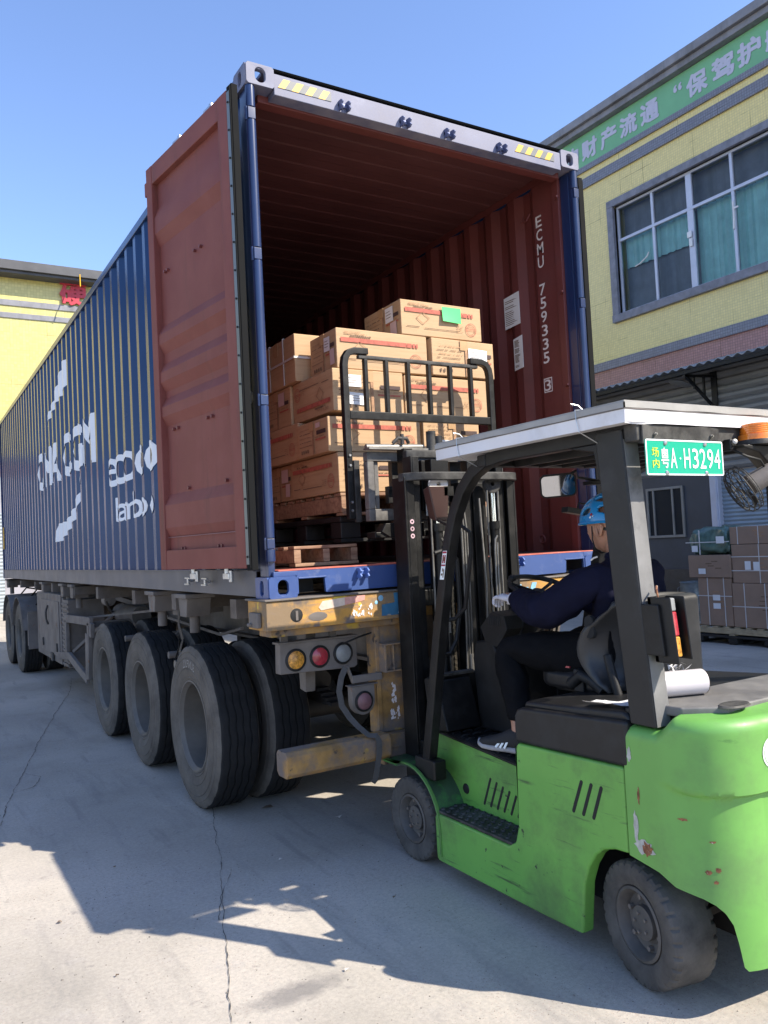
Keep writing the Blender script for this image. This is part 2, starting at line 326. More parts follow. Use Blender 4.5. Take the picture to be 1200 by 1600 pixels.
    def ringplate(s, outer, inner, T, t0, t1):
        """plate with a hole: outer, inner same-length 2D loops; T maps (u, v, t) to 3D"""
        n = len(outer); v = [T(*p, t) for t in (t0, t1) for p in outer] + [T(*p, t) for t in (t0, t1) for p in inner]
        f = []
        for i in range(n):
            j = (i+1) % n
            f += [(i, 2*n+i, 2*n+j, j), (n+i, n+j, 3*n+j, 3*n+i), (i, j, n+j, n+i), (2*n+i, 3*n+i, 3*n+j, 2*n+j)]
        return s.add(v, f)

W = {}
def wloc(o): return W.get(o.name, Vector((0, 0, 0)))
def obj(name, mb, mats, parent=None, bevel=0, seg=2, ang=35, smooth=True, at=None, label=None, kind=None, flat=False, fixn=True):
    """link one mesh object; vertices are given in world space and re-centred on the object's own origin"""
    v = [Vector(p) for p in mb.v]
    if at is None:
        lo = Vector([min(p[i] for p in v) for i in range(3)]); hi = Vector([max(p[i] for p in v) for i in range(3)]); at = (lo+hi)/2
    at = Vector(at)
    me = bpy.data.meshes.new(name); me.from_pydata([p-at for p in v], [], mb.f)
    mats = mats if isinstance(mats, (list, tuple)) else [mats]
    for m in mats: me.materials.append(m)
    if len(mats) > 1: me.polygons.foreach_set('material_index', mb.m)
    if not flat:
        bm = bmesh.new(); bm.from_mesh(me)
        if fixn: bmesh.ops.recalc_face_normals(bm, faces=bm.faces)
        if bevel:
            es = [e for e in bm.edges if len(e.link_faces) == 2 and e.calc_face_angle(0) > math.radians(ang)]
            bmesh.ops.bevel(bm, geom=es, offset=bevel, segments=seg, affect='EDGES', profile=.5, clamp_overlap=True)
        bm.to_mesh(me); bm.free()
        if smooth:
            me.polygons.foreach_set('use_smooth', [True]*len(me.polygons)); me.set_sharp_from_angle(angle=math.radians(ang if not bevel else 50))
    o = bpy.data.objects.new(name, me); C.objects.link(o)
    if bevel and not flat: wn = o.modifiers.new('weighted_normals', 'WEIGHTED_NORMAL'); wn.keep_sharp = True
    W[o.name] = at
    if parent: o.parent = parent; o.location = at-wloc(parent)
    else: o.location = at
    if label: o['label'] = label
    if kind: o['kind'] = kind
    return o
def empty(name, loc, parent=None):
    o = bpy.data.objects.new(name, None); C.objects.link(o); W[o.name] = Vector(loc); o.empty_display_size = .2
    if parent: o.parent = parent; o.location = Vector(loc)-wloc(parent)
    else: o.location = loc
    return o
def tag(o, label, cat, group=None):
    o['label'] = label; o['category'] = cat
    if group: o['group'] = group
    return o
def copy_tree(o, parent=None):
    c = o.copy(); C.objects.link(c); W[c.name] = wloc(o).copy()
    if parent: c.parent = parent
    for ch in list(o.children): copy_tree(ch, c)
    return c
def piece(o, parent, world):
    """another copy of the piece o (mesh shared) at a world position"""
    c = o.copy(); C.objects.link(c); c.parent = parent; W[c.name] = Vector(world); c.location = Vector(world)-wloc(parent); return c
def rrect(w, h, r, n=4):
    pts = []
    for cx, cy, a0 in ((w/2-r, h/2-r, 0), (-w/2+r, h/2-r, 90), (-w/2+r, -h/2+r, 180), (w/2-r, -h/2+r, 270)):
        for k in range(n+1):
            a = math.radians(a0+90*k/n); pts.append((cx+r*math.cos(a), cy+r*math.sin(a)))
    return pts
def text2d(s, size, bold=0.0, spacing=1.0, res=3):
    """flat text mesh in the plane, left baseline at the origin: returns vertices (u, v), faces"""
    cu = bpy.data.curves.new('t', 'FONT'); cu.body = s; cu.size = size; cu.offset = bold; cu.resolution_u = res; cu.space_character = spacing
    o = bpy.data.objects.new('t', cu); C.objects.link(o)
    dg = bpy.context.evaluated_depsgraph_get(); me = bpy.data.meshes.new_from_object(o.evaluated_get(dg))
    v = [(p.co.x, p.co.y) for p in me.vertices]; f = [tuple(p.vertices) for p in me.polygons]
    bpy.data.objects.remove(o); bpy.data.curves.remove(cu); bpy.data.meshes.remove(me)
    return v, f
def fat(v, f, d, n=8):
    """heavier strokes: shifted copies of the glyph, returned as (vertices, faces) layers"""
    return [([(p[0]+d*math.cos(2*PI*k/n), p[1]+d*math.sin(2*PI*k/n)) for p in v], f) for k in range(n)]
def textbox(s, w, h, bold=0.0, **k):
    """text fitted to a w x h box, origin at its lower left"""
    v, f = text2d(s, 1.0, bold, **k); x0 = min(p[0] for p in v); x1 = max(p[0] for p in v); y0 = min(p[1] for p in v); y1 = max(p[1] for p in v)
    return [((p[0]-x0)/(x1-x0)*w, (p[1]-y0)/(y1-y0)*h) for p in v], f
# ================================================================== SETTING
g = MB(); g.add([(-150, -60, 0), (150, -60, 0), (150, 240, 0), (-150, 240, 0)], [(0, 1, 2, 3)])
ground = obj('ground', g, m_ground, kind='structure', flat=True, at=(0, 0, 0), label='worn grey concrete yard with cracks and an oil stain')
def crack(pts, w0, seed, name='crack'):
    rnd = random.Random(seed); P = []
    for a, b in zip(pts, pts[1:]):
        n = max(2, int((Vector((*b, 0))-Vector((*a, 0))).length/.035))
        for k in range(n):
            t = k/n; P.append((a[0]+(b[0]-a[0])*t, a[1]+(b[1]-a[1])*t))
    L, R_ = [], []; ox = 0
    for i, p in enumerate(P):
        q = P[min(i+1, len(P)-1)]; r = P[max(i-1, 0)]; d = Vector((q[0]-r[0], q[1]-r[1])); d = d.normalized() if d.length else Vector((0, 1)); nx, ny = -d.y, d.x
        ox = ox*.72+rnd.uniform(-.006, .006); w_ = w0*max(.12, rnd.gauss(1, .55))
        L.append((p[0]+nx*(ox+w_), p[1]+ny*(ox+w_), .004)); R_.append((p[0]+nx*(ox-w_), p[1]+ny*(ox-w_), .004))
    m = MB(); n = len(L); m.add(L+R_, [(i, i+1, n+i+1, n+i) for i in range(n-1)])
    return obj(name, m, m_crack, ground, flat=True)
crack([(.30, 2.2), (.04, 1.19), (-.217, .308), (-.415, -.29), (-.545, -.69), (-.688, -1.129), (-1.2, -2.8)], .0012, 3)
crack([(-.20, .20), (-.30, .02), (-.36, -.10), (-.47, -.36)], .0013, 5)
crack([(.4, 8.2), (.187, 7.06), (-.22, 5.6), (-.586, 4.206), (-.80, 3.3), (-.986, 2.551), (-1.141, 1.825), (-1.5, .4)], .0018, 9)
crack([(-.586, 4.206), (-.44, 4.1), (-.3, 4.18)], .002, 12)
crack([(-.98, 2.55), (-.84, 2.62), (-.74, 2.9), (-.86, 3.1)], .002, 13)
crack([(4.2, -3), (4.6, 2), (5.2, 7), (5.0, 14)], .006, 15)

# ---------------- factory building along the right side
FX = 11.4
bld = empty('factory_building', (FX, 6, 0))
tag(bld, 'yellow tiled factory building with grey framed window and canopy', 'building')
OY0, OY1, OZ0, OZ1 = 2.15, 7.70, 6.22, 8.50
for (a, b, c, d) in ((OY1, 34, 5.32, 9.21), (-24, OY0, 5.32, 9.21), (OY0, OY1, 5.32, OZ0), (OY0, OY1, OZ1, 9.21)):
    m = MB(); m.box(FX, FX+.3, a, b, c, d); obj('wall', m, m_tile_y, bld)
for z0, z1, mt, pr in ((9.21, 9.42, m_tile_g, .05), (9.42, 9.575, m_tile_y, 0), (9.575, 9.69, m_tile_g, .05), (5.14, 5.32, m_tile_g, .05), (4.70, 5.14, m_tile_p, 0)):
    m = MB(); m.box(FX-pr, FX+.3, -24, 34, z0, z1); obj('wall_band', m, mt, bld)
m = MB(); m.box(FX+.04, FX+.3, -24, 34, 9.69, 10.40); obj('parapet', m, m_tile_y, bld)
m = MB(); m.box(FX-.16, FX+.3, -24.1, 34.1, 10.40, 10.52); m.box(FX-.24, FX+.4, -24.2, 34.2, 10.522, 10.69); obj('roof_fascia', m, m_fascia, bld, bevel=.01)
m = MB(); m.box(FX+.3, FX+9, -24, 34, 4.6, 10.38); obj('roof_block', m, m_fascia, bld)
# banner with lettering
m = MB(); m.box(FX-.01, FX+.04, -20, 30, 9.70, 10.39); ban = obj('banner', m, m_banner, bld, label='green banner with pale Chinese lettering')
def facade_text(s, ylist, z0, w_, h, mat, parent, xx, bold=.02):
    for ch, y in zip(s, ylist):
        if ch == ' ': continue
        v, f = textbox(ch, w_-2*bold, h-2*bold)
        m = MB()
        for i_, (vv, ff) in enumerate(fat(v, f, bold)): m.add([(xx-.0006*i_, y-bold-u, z0+bold+q) for u, q in vv], ff)
        obj('lettering', m, mat, parent, flat=True)
# left edges of the characters as seen along the wall
facade_text('的财产流通', [9.05, 8.50, 7.95, 7.41, 6.86], 9.81, .46, .43, m_bantxt, ban, FX-.016)
facade_text('保驾护航', [5.75, 5.19, 4.66, 4.12], 9.81, .47, .43, m_bantxt, ban, FX-.016)
facade_text('“', [6.04], 10.08, .20, .15, m_bantxt, ban, FX-.016, .012)
# window: surround, frame bars, panes, curtains and the dark room behind
m = MB()
m.box(FX-.07, FX+.12, OY0-.16, OY1+.16, OZ1, OZ1+.15); m.box(FX-.09, FX+.12, OY0-.16, OY1+.16, OZ0-.16, OZ0)
m.box(FX-.07, FX+.12, OY1, OY1+.16, OZ0, OZ1); m.box(FX-.07, FX+.12, OY0-.16, OY0, OZ0, OZ1)
obj('window_surround', m, m_stone, bld, bevel=.008)
win = empty('window', (FX+.1, 5, 7.3), bld)
def gmat():
    m, nt, b = newmat('tinted_window_glass'); nt.nodes.remove(b); out = nt.nodes['Material Output']
    t = nd(nt, 'ShaderNodeBsdfTransparent'); t.inputs[0].default_value = (.80, .86, .88, 1)
    gl = nd(nt, 'ShaderNodeBsdfGlossy'); gl.inputs['Roughness'].default_value = .04; gl.inputs[0].default_value = (.42, .46, .50, 1)
    fr = nd(nt, 'ShaderNodeFresnel'); fr.inputs[0].default_value = 1.5; mx = nd(nt, 'ShaderNodeMixShader')
    nt.links.new(fr.outputs[0], mx.inputs[0]); nt.links.new(t.outputs[0], mx.inputs[1]); nt.links.new(gl.outputs[0], mx.inputs[2]); nt.links.new(mx.outputs[0], out.inputs[0])
    return m
m_glass = gmat()
ys = [OY1, 6.78, 5.90, 4.98, 4.05, 3.12, OY0]; thick = {5.90: .065, 4.05: .065}
ZM = 7.78
for i, y in enumerate(ys):
    t = thick.get(y, .028); a, b = (y-t, y+t) if 0 < i < len(ys)-1 else ((y-.05, y-.002) if i == 0 else (y+.002, y+.05))
    m = MB(); m.box(FX+.05, FX+.12, a, b, OZ0+.05, OZ1-.05); obj('mullion', m, m_alu, win, bevel=.004)
for z0, z1 in ((OZ0+.002, OZ0+.05), (OZ1-.05, OZ1-.002), (ZM-.03, ZM+.03)):
    m = MB(); m.box(FX+.046, FX+.124, OY0+.003, OY1-.003, z0, z1); obj('rail', m, m_alu, win, bevel=.004)
for a, b in zip(ys, ys[1:]):
    for z0, z1 in ((OZ0+.05, ZM-.03), (ZM+.03, OZ1-.05)):
        m = MB(); m.add([(FX+.088, a, z0), (FX+.088, b, z0), (FX+.088, b, z1), (FX+.088, a, z1)], [(0, 1, 2, 3)]); obj('pane', m, m_glass, win, flat=True)
m_curt = M('teal_curtain', (.46, .76, .72), .8, var=.1, vs=3)
def curtain(y0, y1, z0, z1):
    m = MB(); n = int((y1-y0)/.03)
    m.grid(n, 1, lambda u, v: (FX+.24+.022*math.sin((y0+(y1-y0)*u)*38)+.01*math.sin((y0+(y1-y0)*u)*91), y0+(y1-y0)*u, z0+(z1-z0)*v+(.03 if z0 > 7 else 0)*u))
    obj('curtain', m, m_curt, win, fixn=False)
curtain(5.92, OY1-.03, 7.17, 7.80); curtain(OY0+.03, 5.88, 6.1, 7.80)
m = MB(); m.box(FX+.9, FX+.95, OY0-.5, OY1+.5, 5.9, 8.9); obj('inner_wall', m, m_wallgrey, win)
m = MB()
for k, (y, h) in enumerate(((6.2, .5), (6.75, .62), (7.3, .45))): m.box(FX+.5, FX+.8, y-.24, y+.24, 6.0, 6.2+h)
obj('stacked_stock', m, m_card2, win, bevel=.01)
# small hooks hanging on the panes
m = MB(); m.tube([(FX+.07, 7.30, 7.12), (FX+.06, 7.16, 7.14), (FX+.06, 6.98, 7.22), (FX+.07, 6.94, 7.3)], .014, 6); obj('window_handle', m, m_sheet, win)
m = MB(); m.tube([(FX+.04, 4.98, 7.55), (FX+.035, 4.97, 7.35), (FX+.04, 4.99, 7.05)], .02, 6); m.obox((FX+.03, 4.93, 7.42), (.02, .12, .03)); obj('window_handle', m, m_sheet, win)
m = MB(); m.obox((FX+.02, 5.92, 7.28), (.03, .10, .12)); m.obox((FX+.02, 5.90, 7.12), (.03, .07, .16)); obj('taped_patch', m, m_paper, win, bevel=.01)
# ground floor
m = MB(); m.box(FX, FX+.3, 5.78, 34, .9, 2.72); obj('ground_floor_wall', m, m_wallgrey, bld)
m = MB(); m.box(FX-.03, FX+.3, 5.78, 34, 0, .9); obj('plinth', m, m_plinth, bld, bevel=.006)
m = MB(); m.box(FX-.08, FX+.3, 5.60, 5.78, 0, 2.72); m.box(FX-.10, FX-.08, 5.63, 5.67, 0, 2.72); obj('pillar', m, m_alu, bld, bevel=.01)
m = MB(); n = 36
prof = [(FX+.02+.018*abs(math.sin(k*PI/2)), k*.0375) for k in range(0, 73)]
m.grid(1, len(prof)-1, lambda u, v: (prof[round(v*(len(prof)-1))][0], -6+11.6*u, prof[round(v*(len(prof)-1))][1])); obj('roller_shutter', m, m_shutter, bld, fixn=False, label='grey roller shutter beside the pillar')
gf = None
for k in range(14):
    z = 2.74+k*.14
    if gf is None:
        m = MB(); m.prism([(FX-.005, z), (FX-.045, z+.05), (FX-.045, z+.10), (FX-.005, z+.138)], 'y', -24, 34); gf = obj('cladding_slat', m, m_clad, bld)
    else: piece(gf, bld, wloc(gf)+Vector((0, 0, k*.14)))
m = MB(); m.box(FX, FX+.3, -24, 34, 2.72, 4.70); obj('lintel_wall', m, m_wallgrey, bld)
# small ground floor window
m = MB(); y0, y1, z0, z1 = 6.42, 7.32, 1.52, 2.52
for a in ((y0, y0+.05, z0, z1), (y1-.05, y1, z0, z1), (y0+.05, y1-.05, z0, z0+.05), (y0+.05, y1-.05, z1-.05, z1), (6.66, 6.70, z0+.05, z1-.05), (7.12, 7.16, z0+.05, z1-.05)):
    m.box(FX-.04, FX-.002, *a)
swin = obj('small_window', m, m_clad, bld, bevel=.004)
m = MB(); m.box(FX-.012, FX-.004, y0+.05, y1-.05, z0+.05, z1-.05); obj('pane', m, m_dark, swin, flat=True)
m = MB()
for i in range(3):
    for j in range(4): m.box(FX-.02, FX-.001, 7.52-.0+.13*i, 7.62+.13*i, 2.45-.08*j-.05, 2.45-.08*j)
obj('vent_block', m, m_dark, bld)
# canopy: corrugated sheet, edge beam and brackets
CX0, CZ0, CX1, CZ1 = 10.45, 4.545, 11.38, 4.72
m = MB(); per = .19; ny = int(17.2/per*6)
def can(u, v, t=0):
    y = -8+17.2*u; return (CX0+(CX1-CX0)*v, y, CZ0+(CZ1-CZ0)*v+.022*math.sin(y/per*2*PI)+t)
m.grid(ny, 1, lambda u, v: can(u, v)); m.grid(ny, 1, lambda u, v: can(u, v, .012))
m.add([can(i/ny, 0) for i in range(ny+1)]+[can(i/ny, 0, .012) for i in range(ny+1)], [(i, i+1, ny+2+i, ny+1+i) for i in range(ny)])
obj('canopy_sheet', m, m_transl, bld, fixn=False)
m = MB(); m.box(CX0+.06, CX0+.11, -8, 9.2, 4.45, 4.51); m.box(10.95, 11.0, -8, 9.2, 4.53, 4.59); obj('canopy_purlin', m, m_blk, bld)
for y in (8.9, 5.55, 2.2, -1.2, -4.6):
    m = MB(); m.bar((FX-.06, y, 3.86), (CX0+.1, y, 4.43), .045, .045, (0, 1, 0)); m.bar((FX-.05, y, 4.47), (CX0+.06, y, 4.42), .045, .045, (0, 1, 0))
    m.bar((FX-.35, y, 4.05), (FX-.35, y, 4.46), .035, .035, (0, 1, 0)); m.bar((FX-.62, y, 4.2), (FX-.62, y, 4.44), .03, .03, (0, 1, 0)); m.box(FX-.07, FX-.046, y-.06, y+.06, 3.78, 4.55)
    obj('canopy_bracket', m, m_blk, bld)
m = MB(); m.lathe([(0, -.01), (.21, -.005), (.22, 0), (.2, .02), (0, .03)], (FX-.5, 5.95, 4.38), (.25, -.2, 1), 20); obj('wall_lamp', m, m_clad, bld)

# ---------------- building across the yard behind the container
lb = empty('yellow_workshop_building', (0, 26, 0))
tag(lb, 'sunlit bright yellow tiled building behind the container with a red sign character', 'building')
LY = 26
for a, b, mt, pr in ((0, 4.6, M('pale_grey_rendered_wall', (.34, .33, .36), .7, var=.12, vs=1), 0), (4.6, 5.14, m_tile_p, 0), (5.14, 5.32, m_tile_g, .04), (5.32, 10.10, m_tile_yl, 0), (10.28, 10.53, m_tile_yl, 0), (10.73, 11.75, m_tile_yl, 0), (10.10, 10.28, m_fascia, .04), (10.53, 10.73, m_fascia, .04)):
    m = MB(); m.box(-34, 10.9, LY-pr, LY+.4, a, b); obj('wall', m, mt, lb)
m = MB(); m.box(-34, 10.9, LY+.4, LY+12, 0, 11.6); obj('rear_block', m, m_fascia, lb)
m = MB(); m.box(-34.3, 11.1, LY-.55, LY+12, 11.50, 11.60); m.box(-34.4, 11.1, LY-.65, LY+12, 11.602, 11.92); obj('roof', m, M('dark_roof_fascia', (.07, .07, .075), .6, var=.2, vs=2), lb, bevel=.01)
v, f = textbox('硬', .87, .78)
m = MB()
for i_, (vv, ff) in enumerate(fat(v, f, .030, 12)):
    m.add([(3.47+u, LY-.10-.001*i_, 10.76+q) for u, q in vv], ff); m.add([(3.47+u, LY-.03-.005*i_, 10.76+q) for u, q in vv], ff)
obj('sign_character', m, m_redsign, lb, flat=True)
for x_ in (-26, -18, -10, -2, 6):
    m = MB(); m.grid(1, 56, lambda u, v, x_=x_: (x_+3.4*u, LY-.03-.02*(round(v*56) % 2), 3.4*v)); obj('roller_shutter', m, m_shutter, lb, fixn=False)
    m = MB(); m.box(x_+4.4, x_+6.4, LY-.05, LY-.002, 1.4, 2.8); obj('window', m, m_glassdk, lb)
# extruded edge of the sign character: thin backing strokes
m = MB()
for k in range(1, 6): m.add([(3.47+u, LY-.03-.0141*k, 10.76+q) for u, q in v], f)
obj('sign_character_core', m, m_redsign, lb, flat=True)
m = MB(); m.bar((4.05, LY-.62, 11.72), (3.98, LY-1.0, 11.15), .03, .03); obj('lamp_arm', m, m_yel, lb)
# ================================================================== CONTAINER
G, CW, CH, CL = 1.40, 2.438, 2.896, 12.50
ZT = G+CH
ct = empty('shipping_container', (CW/2, CL/2, G))
tag(ct, 'navy blue forty foot shipping container on the trailer with its rear doors open', 'container')
PER = .278
def cdep(y):
    """depth of the side corrugation behind the outermost plane"""
    if y < .42: return .036
    t = (y-.42) % PER
    if t < .068: return .036*(1-t/.068)
    if t < .140: return 0
    if t < .208: return .036*(t-.140)/.068
    return .036
YB = [.16, .42]; k = 0
while True:
    b0 = .42+k*PER
    for t in (.068, .140, .208, .278):
        if b0+t < CL-.2: YB.append(b0+t)
    if b0+PER > CL-.2: break
    k += 1
YB.append(CL-.16)
def side(xout, sgn, mo, mi_, name):
    m = MB(); z0, z1 = G+.155, ZT-.055
    for off, mi in ((0, 0), (.003, 1)):
        m.mi = mi; xs = [xout+sgn*(cdep(y)+off) for y in YB]
        v = [(x, y, z) for z in (z0, z1) for x, y in zip(xs, YB)]; n = len(YB)
        m.add(v, [(i, i+1, n+i+1, n+i) for i in range(n-1)])
    return obj(name, m, [mo, mi_], ct, flat=True)
side(.012, 1, m_navy, m_red_in, 'side_panel'); side(CW-.012, -1, m_navy, m_red_in, 'side_panel')
# roof sheet with shallow transverse corrugations
m = MB(); ysr = []; zz = []; y = .15
while y < CL-.1:
    for t, d in ((0, 0), (.09, 0), (.105, .005), (.195, .005)): ysr.append(y+t); zz.append(ZT-.03-d)
    y += .21
n = len(ysr)
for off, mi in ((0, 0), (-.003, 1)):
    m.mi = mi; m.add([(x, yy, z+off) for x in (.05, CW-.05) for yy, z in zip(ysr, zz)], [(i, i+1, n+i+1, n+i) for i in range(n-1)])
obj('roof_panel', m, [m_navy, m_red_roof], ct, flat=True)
m = MB(); m.box(.04, CW-.04, .09, CL-.1, G+.115, G+.150); obj('floor', m, m_ply, ct)
m = MB(); m.grid(40, 1, lambda u, v: (.05+u*(CW-.1), CL-.12+.02*(1 if int(u*40) % 4 < 2 else -1), G+.15+v*(CH-.2))); obj('front_wall', m, m_red_in, ct, fixn=False)
m = MB(); m.box(.03, CW-.03, CL-.08, CL-.06, G+.1, ZT-.05); obj('front_wall', m, m_navy, ct)
for x0, x1, xi0, xi1 in ((.0, .06, .0, .0), (CW-.06, CW, 0, 0)):
    m = MB(); m.box(x0, x1, .178, CL-.178, ZT-.075, ZT-.012); obj('top_rail', m, m_navy, ct, bevel=.004)
    s_ = 0 if x0 < 1 else 1
    m = MB(); m.box(*((.061, .064) if not s_ else (CW-.064, CW-.061)), .1, CL-.1, ZT-.085, ZT-.03); obj('rail_liner', m, m_red_in, ct)
    m = MB(); xo = .002 if not s_ else CW-.002; xn = .05 if not s_ else CW-.05
    m.prism([(xo, G+.012), (xo, G+.155), (xn, G+.155), (xn, G+.148), (xo+(.006 if not s_ else -.006), G+.148), (xo+(.006 if not s_ else -.006), G+.020), (xn, G+.020), (xn, G+.012)], 'y', .178, CL-.178)
    obj('bottom_side_rail', m, m_navy_rail, ct)
    xx = (.002, -.012) if not s_ else (CW-.002, CW+.012)
    m = MB(); m.box(min(xx), max(xx), .178, CL-.178, G+.150, G+.157); obj('rail_lip', m, m_navy_rail, ct)
# corner castings with real apertures
def stadium(w_, h, n=24):
    pts = []
    for i in range(n):
        a = 2*PI*(i+.5)/n; x, y = math.cos(a), math.sin(a); r = min(w_, h)/2
        if h > w_: pts.append((x*r, y*r+(h-w_)/2*(1 if y > 0 else -1)))
        else: pts.append((x*r+(w_-h)/2*(1 if x > 0 else -1), y*r))
    return pts
def rectloop(w_, h, r, n=24):
    base = rrect(w_, h, r, 5); out = []
    for i in range(n):
        a = 2*PI*(i+.5)/n
        best = max(base, key=lambda p: (p[0]*math.cos(a)+p[1]*math.sin(a))/math.hypot(*p)); out.append(best)
    return out
def casting(x0, y0, z0, sx, sy, mt):
    """x0, y0 outer corner on the ground plan, sx, sy point inwards; z0 bottom"""
    m = MB(); wx, ly, h, t = .162, .178, .118, .022
    m.ringplate(rectloop(wx, h, .012), stadium(.062, .092*.9), lambda u, v, q: (x0+sx*(wx/2+u), y0+sy*q, z0+h/2+v), -.004, t)
    m.ringplate(rectloop(ly-.004, h, .012), stadium(.050, .080), lambda u, v, q: (x0+sx*(q), y0+sy*(ly/2+u), z0+h/2+v), -.004, t)
    top = z0 > 3; zt = z0+h if top else z0; dz = -1 if top else 1
    m.ringplate(rectloop(wx-.006, ly-.006, .012), stadium(.062, .11), lambda u, v, q: (x0+sx*(wx/2+u), y0+sy*(ly/2+v), zt+dz*q), 0, .024)
    zi = z0 if top else z0+h-.012
    m.box(min(x0+sx*.02, x0+sx*(wx-.002)), max(x0+sx*.02, x0+sx*(wx-.002)), min(y0+sy*.02, y0+sy*(ly-.002)), max(y0+sy*.02, y0+sy*(ly-.002)), zi+.002, zi+.012)
    return obj('corner_casting', m, mt, ct, bevel=.003, seg=1)
m_bluedull = m_blue
for zz_, mt in ((G, m_blue), (ZT-.118, m_blue_top)):
    casting(0, 0, zz_, 1, 1, mt); casting(CW, 0, zz_, -1, 1, mt)
    casting(0, CL, zz_, 1, -1, m_navy); casting(CW, CL, zz_, -1, -1, m_navy)
# rear corner posts: rounded front tube, hinge lugs in the gaps, flat side web
for sx, xo in ((1, 0), (-1, CW)):
    m = MB(); X_ = lambda v: xo+sx*v
    segs = [(1.60, 1.665), (1.725, 2.43), (2.49, 3.215), (3.285, 3.985), (4.055, 4.178)]
    for a, b in segs:
        m.cyl((X_(.028), .026, a), (X_(.028), .026, b), .026, n=20)
    m.box(min(X_(.012), X_(.050)), max(X_(.012), X_(.050)), .024, .055, 1.52, 4.178)
    m.prism([(X_(.012), .0555), (X_(.054), .0555), (X_(.054), .135), (X_(.012), .135)], 'z', 1.5205, 4.176)
    post = obj('corner_post', m, m_post, ct, bevel=.002, seg=1)
    for a, b in ((1.668, 1.722), (2.433, 2.487), (3.218, 3.282), (3.988, 4.052)):
        m = MB(); m.box(min(X_(.004), X_(.048)), max(X_(.004), X_(.048)), .004, .05, a, b); m.cyl((X_(.002), .024, a-.006), (X_(.002), .024, b+.006), .009, n=10)
        obj('hinge_lug', m, m_post, post, bevel=.004)
    m = MB(); m.box(min(X_(.040), X_(.075)), max(X_(.040), X_(.075)), .137, .20, 1.55, 4.17)
    obj('inner_post', m, m_red_in, ct, bevel=.003)
# front corner posts
for x0 in (0, CW-.06):
    m = MB(); m.box(x0, x0+.06, CL-.06, CL, G+.118, ZT-.118); obj('corner_post', m, m_navy, ct, bevel=.006)
# rear header with hazard bars and cam keepers
m = MB(); m.prism([(.002, 4.150), (.002, 4.268), (.035, 4.290), (.09, 4.290), (.09, 4.150)], 'x', .162, CW-.162)
hd = obj('door_header', m, m_blue_top, ct, bevel=.004)
m = MB(); m.prism([(.006, 4.288), (.0, 4.296), (.09, 4.300), (.09, 4.288)], 'x', .162, CW-.162); obj('header_gutter', m, m_gasket, ct)
m = MB(); m.box(.10, CW-.10, .09, .16, 4.14, 4.255); obj('header_inner', m, m_red_in, ct, bevel=.004)
def hazard(xa, xb, flip=False):
    z0, z1 = 4.196, 4.250; nb = 8; wd = (xb-xa)/nb; sk = .035
    for i in range(nb):
        a = xa+i*wd; pts = [(a-0, z0), (a+wd, z0), (a+wd+sk, z1), (a+sk, z1)]
        pts = [(min(max(p[0], xa), xb), p[1]) for p in pts]
        m = MB(); m.prism(pts, 'y', -.0012, .003); obj('hazard_bar', m, m_yel if i % 2 == 0 else m_gry, hd, flat=True)
hazard(.185, .515); hazard(1.87, 2.215)
def keeper(x, z, y=0, mt=m_galv):
    m = MB()
    for s_ in (-1, 1):
        m.prism([(y+.004, z-.028), (y-.030, z-.034), (y-.046, z-.020), (y-.034, z-.006), (y-.046, z+.010), (y-.030, z+.026), (y+.004, z+.028)], 'x', x+s_*.024-.006, x+s_*.024+.006)
    m.box(x-.03, x+.03, y-.012, y+.004, z-.012, z+.012)
    return obj('cam_keeper', m, mt, ct, bevel=.003)
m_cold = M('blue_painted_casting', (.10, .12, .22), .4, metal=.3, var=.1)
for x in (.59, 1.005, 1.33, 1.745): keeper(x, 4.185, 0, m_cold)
m_kb = M('bright_blue_casting', (.09, .16, .42), .4, var=.1)  # brighter blue paint for the sill keepers
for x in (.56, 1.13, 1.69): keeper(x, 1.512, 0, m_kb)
# rear sill with fork pockets
m = MB(); Z0, Z1 = G+.018, 1.545
m.prism([(.162, Z0+.004), (.172, Z0+.004), (.172, 1.500), (.330, 1.500), (.335, Z0+.004), (.345, Z0), (CW-.345, Z0), (CW-.335, Z0+.004), (CW-.33, 1.500), (CW-.172, 1.500), (CW-.172, Z0+.004), (CW-.162, Z0+.004), (CW-.162, Z1), (.162, Z1)], 'y', .002, .02)
obj('door_sill', m, m_blue, ct)
m = MB(); m.box(.172, .34, -.002, .14, 1.500, 1.508); m.box(CW-.34, CW-.172, -.002, .14, 1.500, 1.508); m.box(.03, .17, .0, .02, 1.518, 1.545); m.box(CW-.17, CW-.03, 0, .02, 1.518, 1.545); obj('pocket_lip', m, m_blue, ct, bevel=.002)
m = MB(); m.box(.06, CW-.06, .004, .16, 1.5455, 1.5525); obj('threshold_plate', m, m_redsill, ct, bevel=.002)
m = MB(); m.box(.06, CW-.06, .16, .24, 1.545, 1.552); obj('floor_end_plate', m, m_red_in, ct)
for a in (.18, CW-.33): m = MB(); m.box(a, a+.15, .15, .16, G+.02, 1.5); obj('pocket_back', m, m_dark, ct)
# lashing rings along the top of the right wall, a couple of tie bars in the post recess
for z in (4.02, 3.35, 2.7, 2.1):
    m = MB(); m.cyl((CW-.12, .10, z), (CW-.05, .19, z), .006, n=8); obj('lashing_bar', m, m_red_in, ct)
m = MB(); m.lathe([(.020, 0), (.028, .006), (.036, 0), (.028, -.006)], (CW-.055, .52, 1.64), 'x', 20, closed=True); obj('lashing_ring', m, m_red_in, ct)
m = MB(); m.tube([(CW-.05, .46, 4.04), (CW-.075, .47, 3.99), (CW-.075, .52, 3.99), (CW-.05, .53, 4.04)], .006, 8); obj('lashing_ring', m, m_red_in, ct)

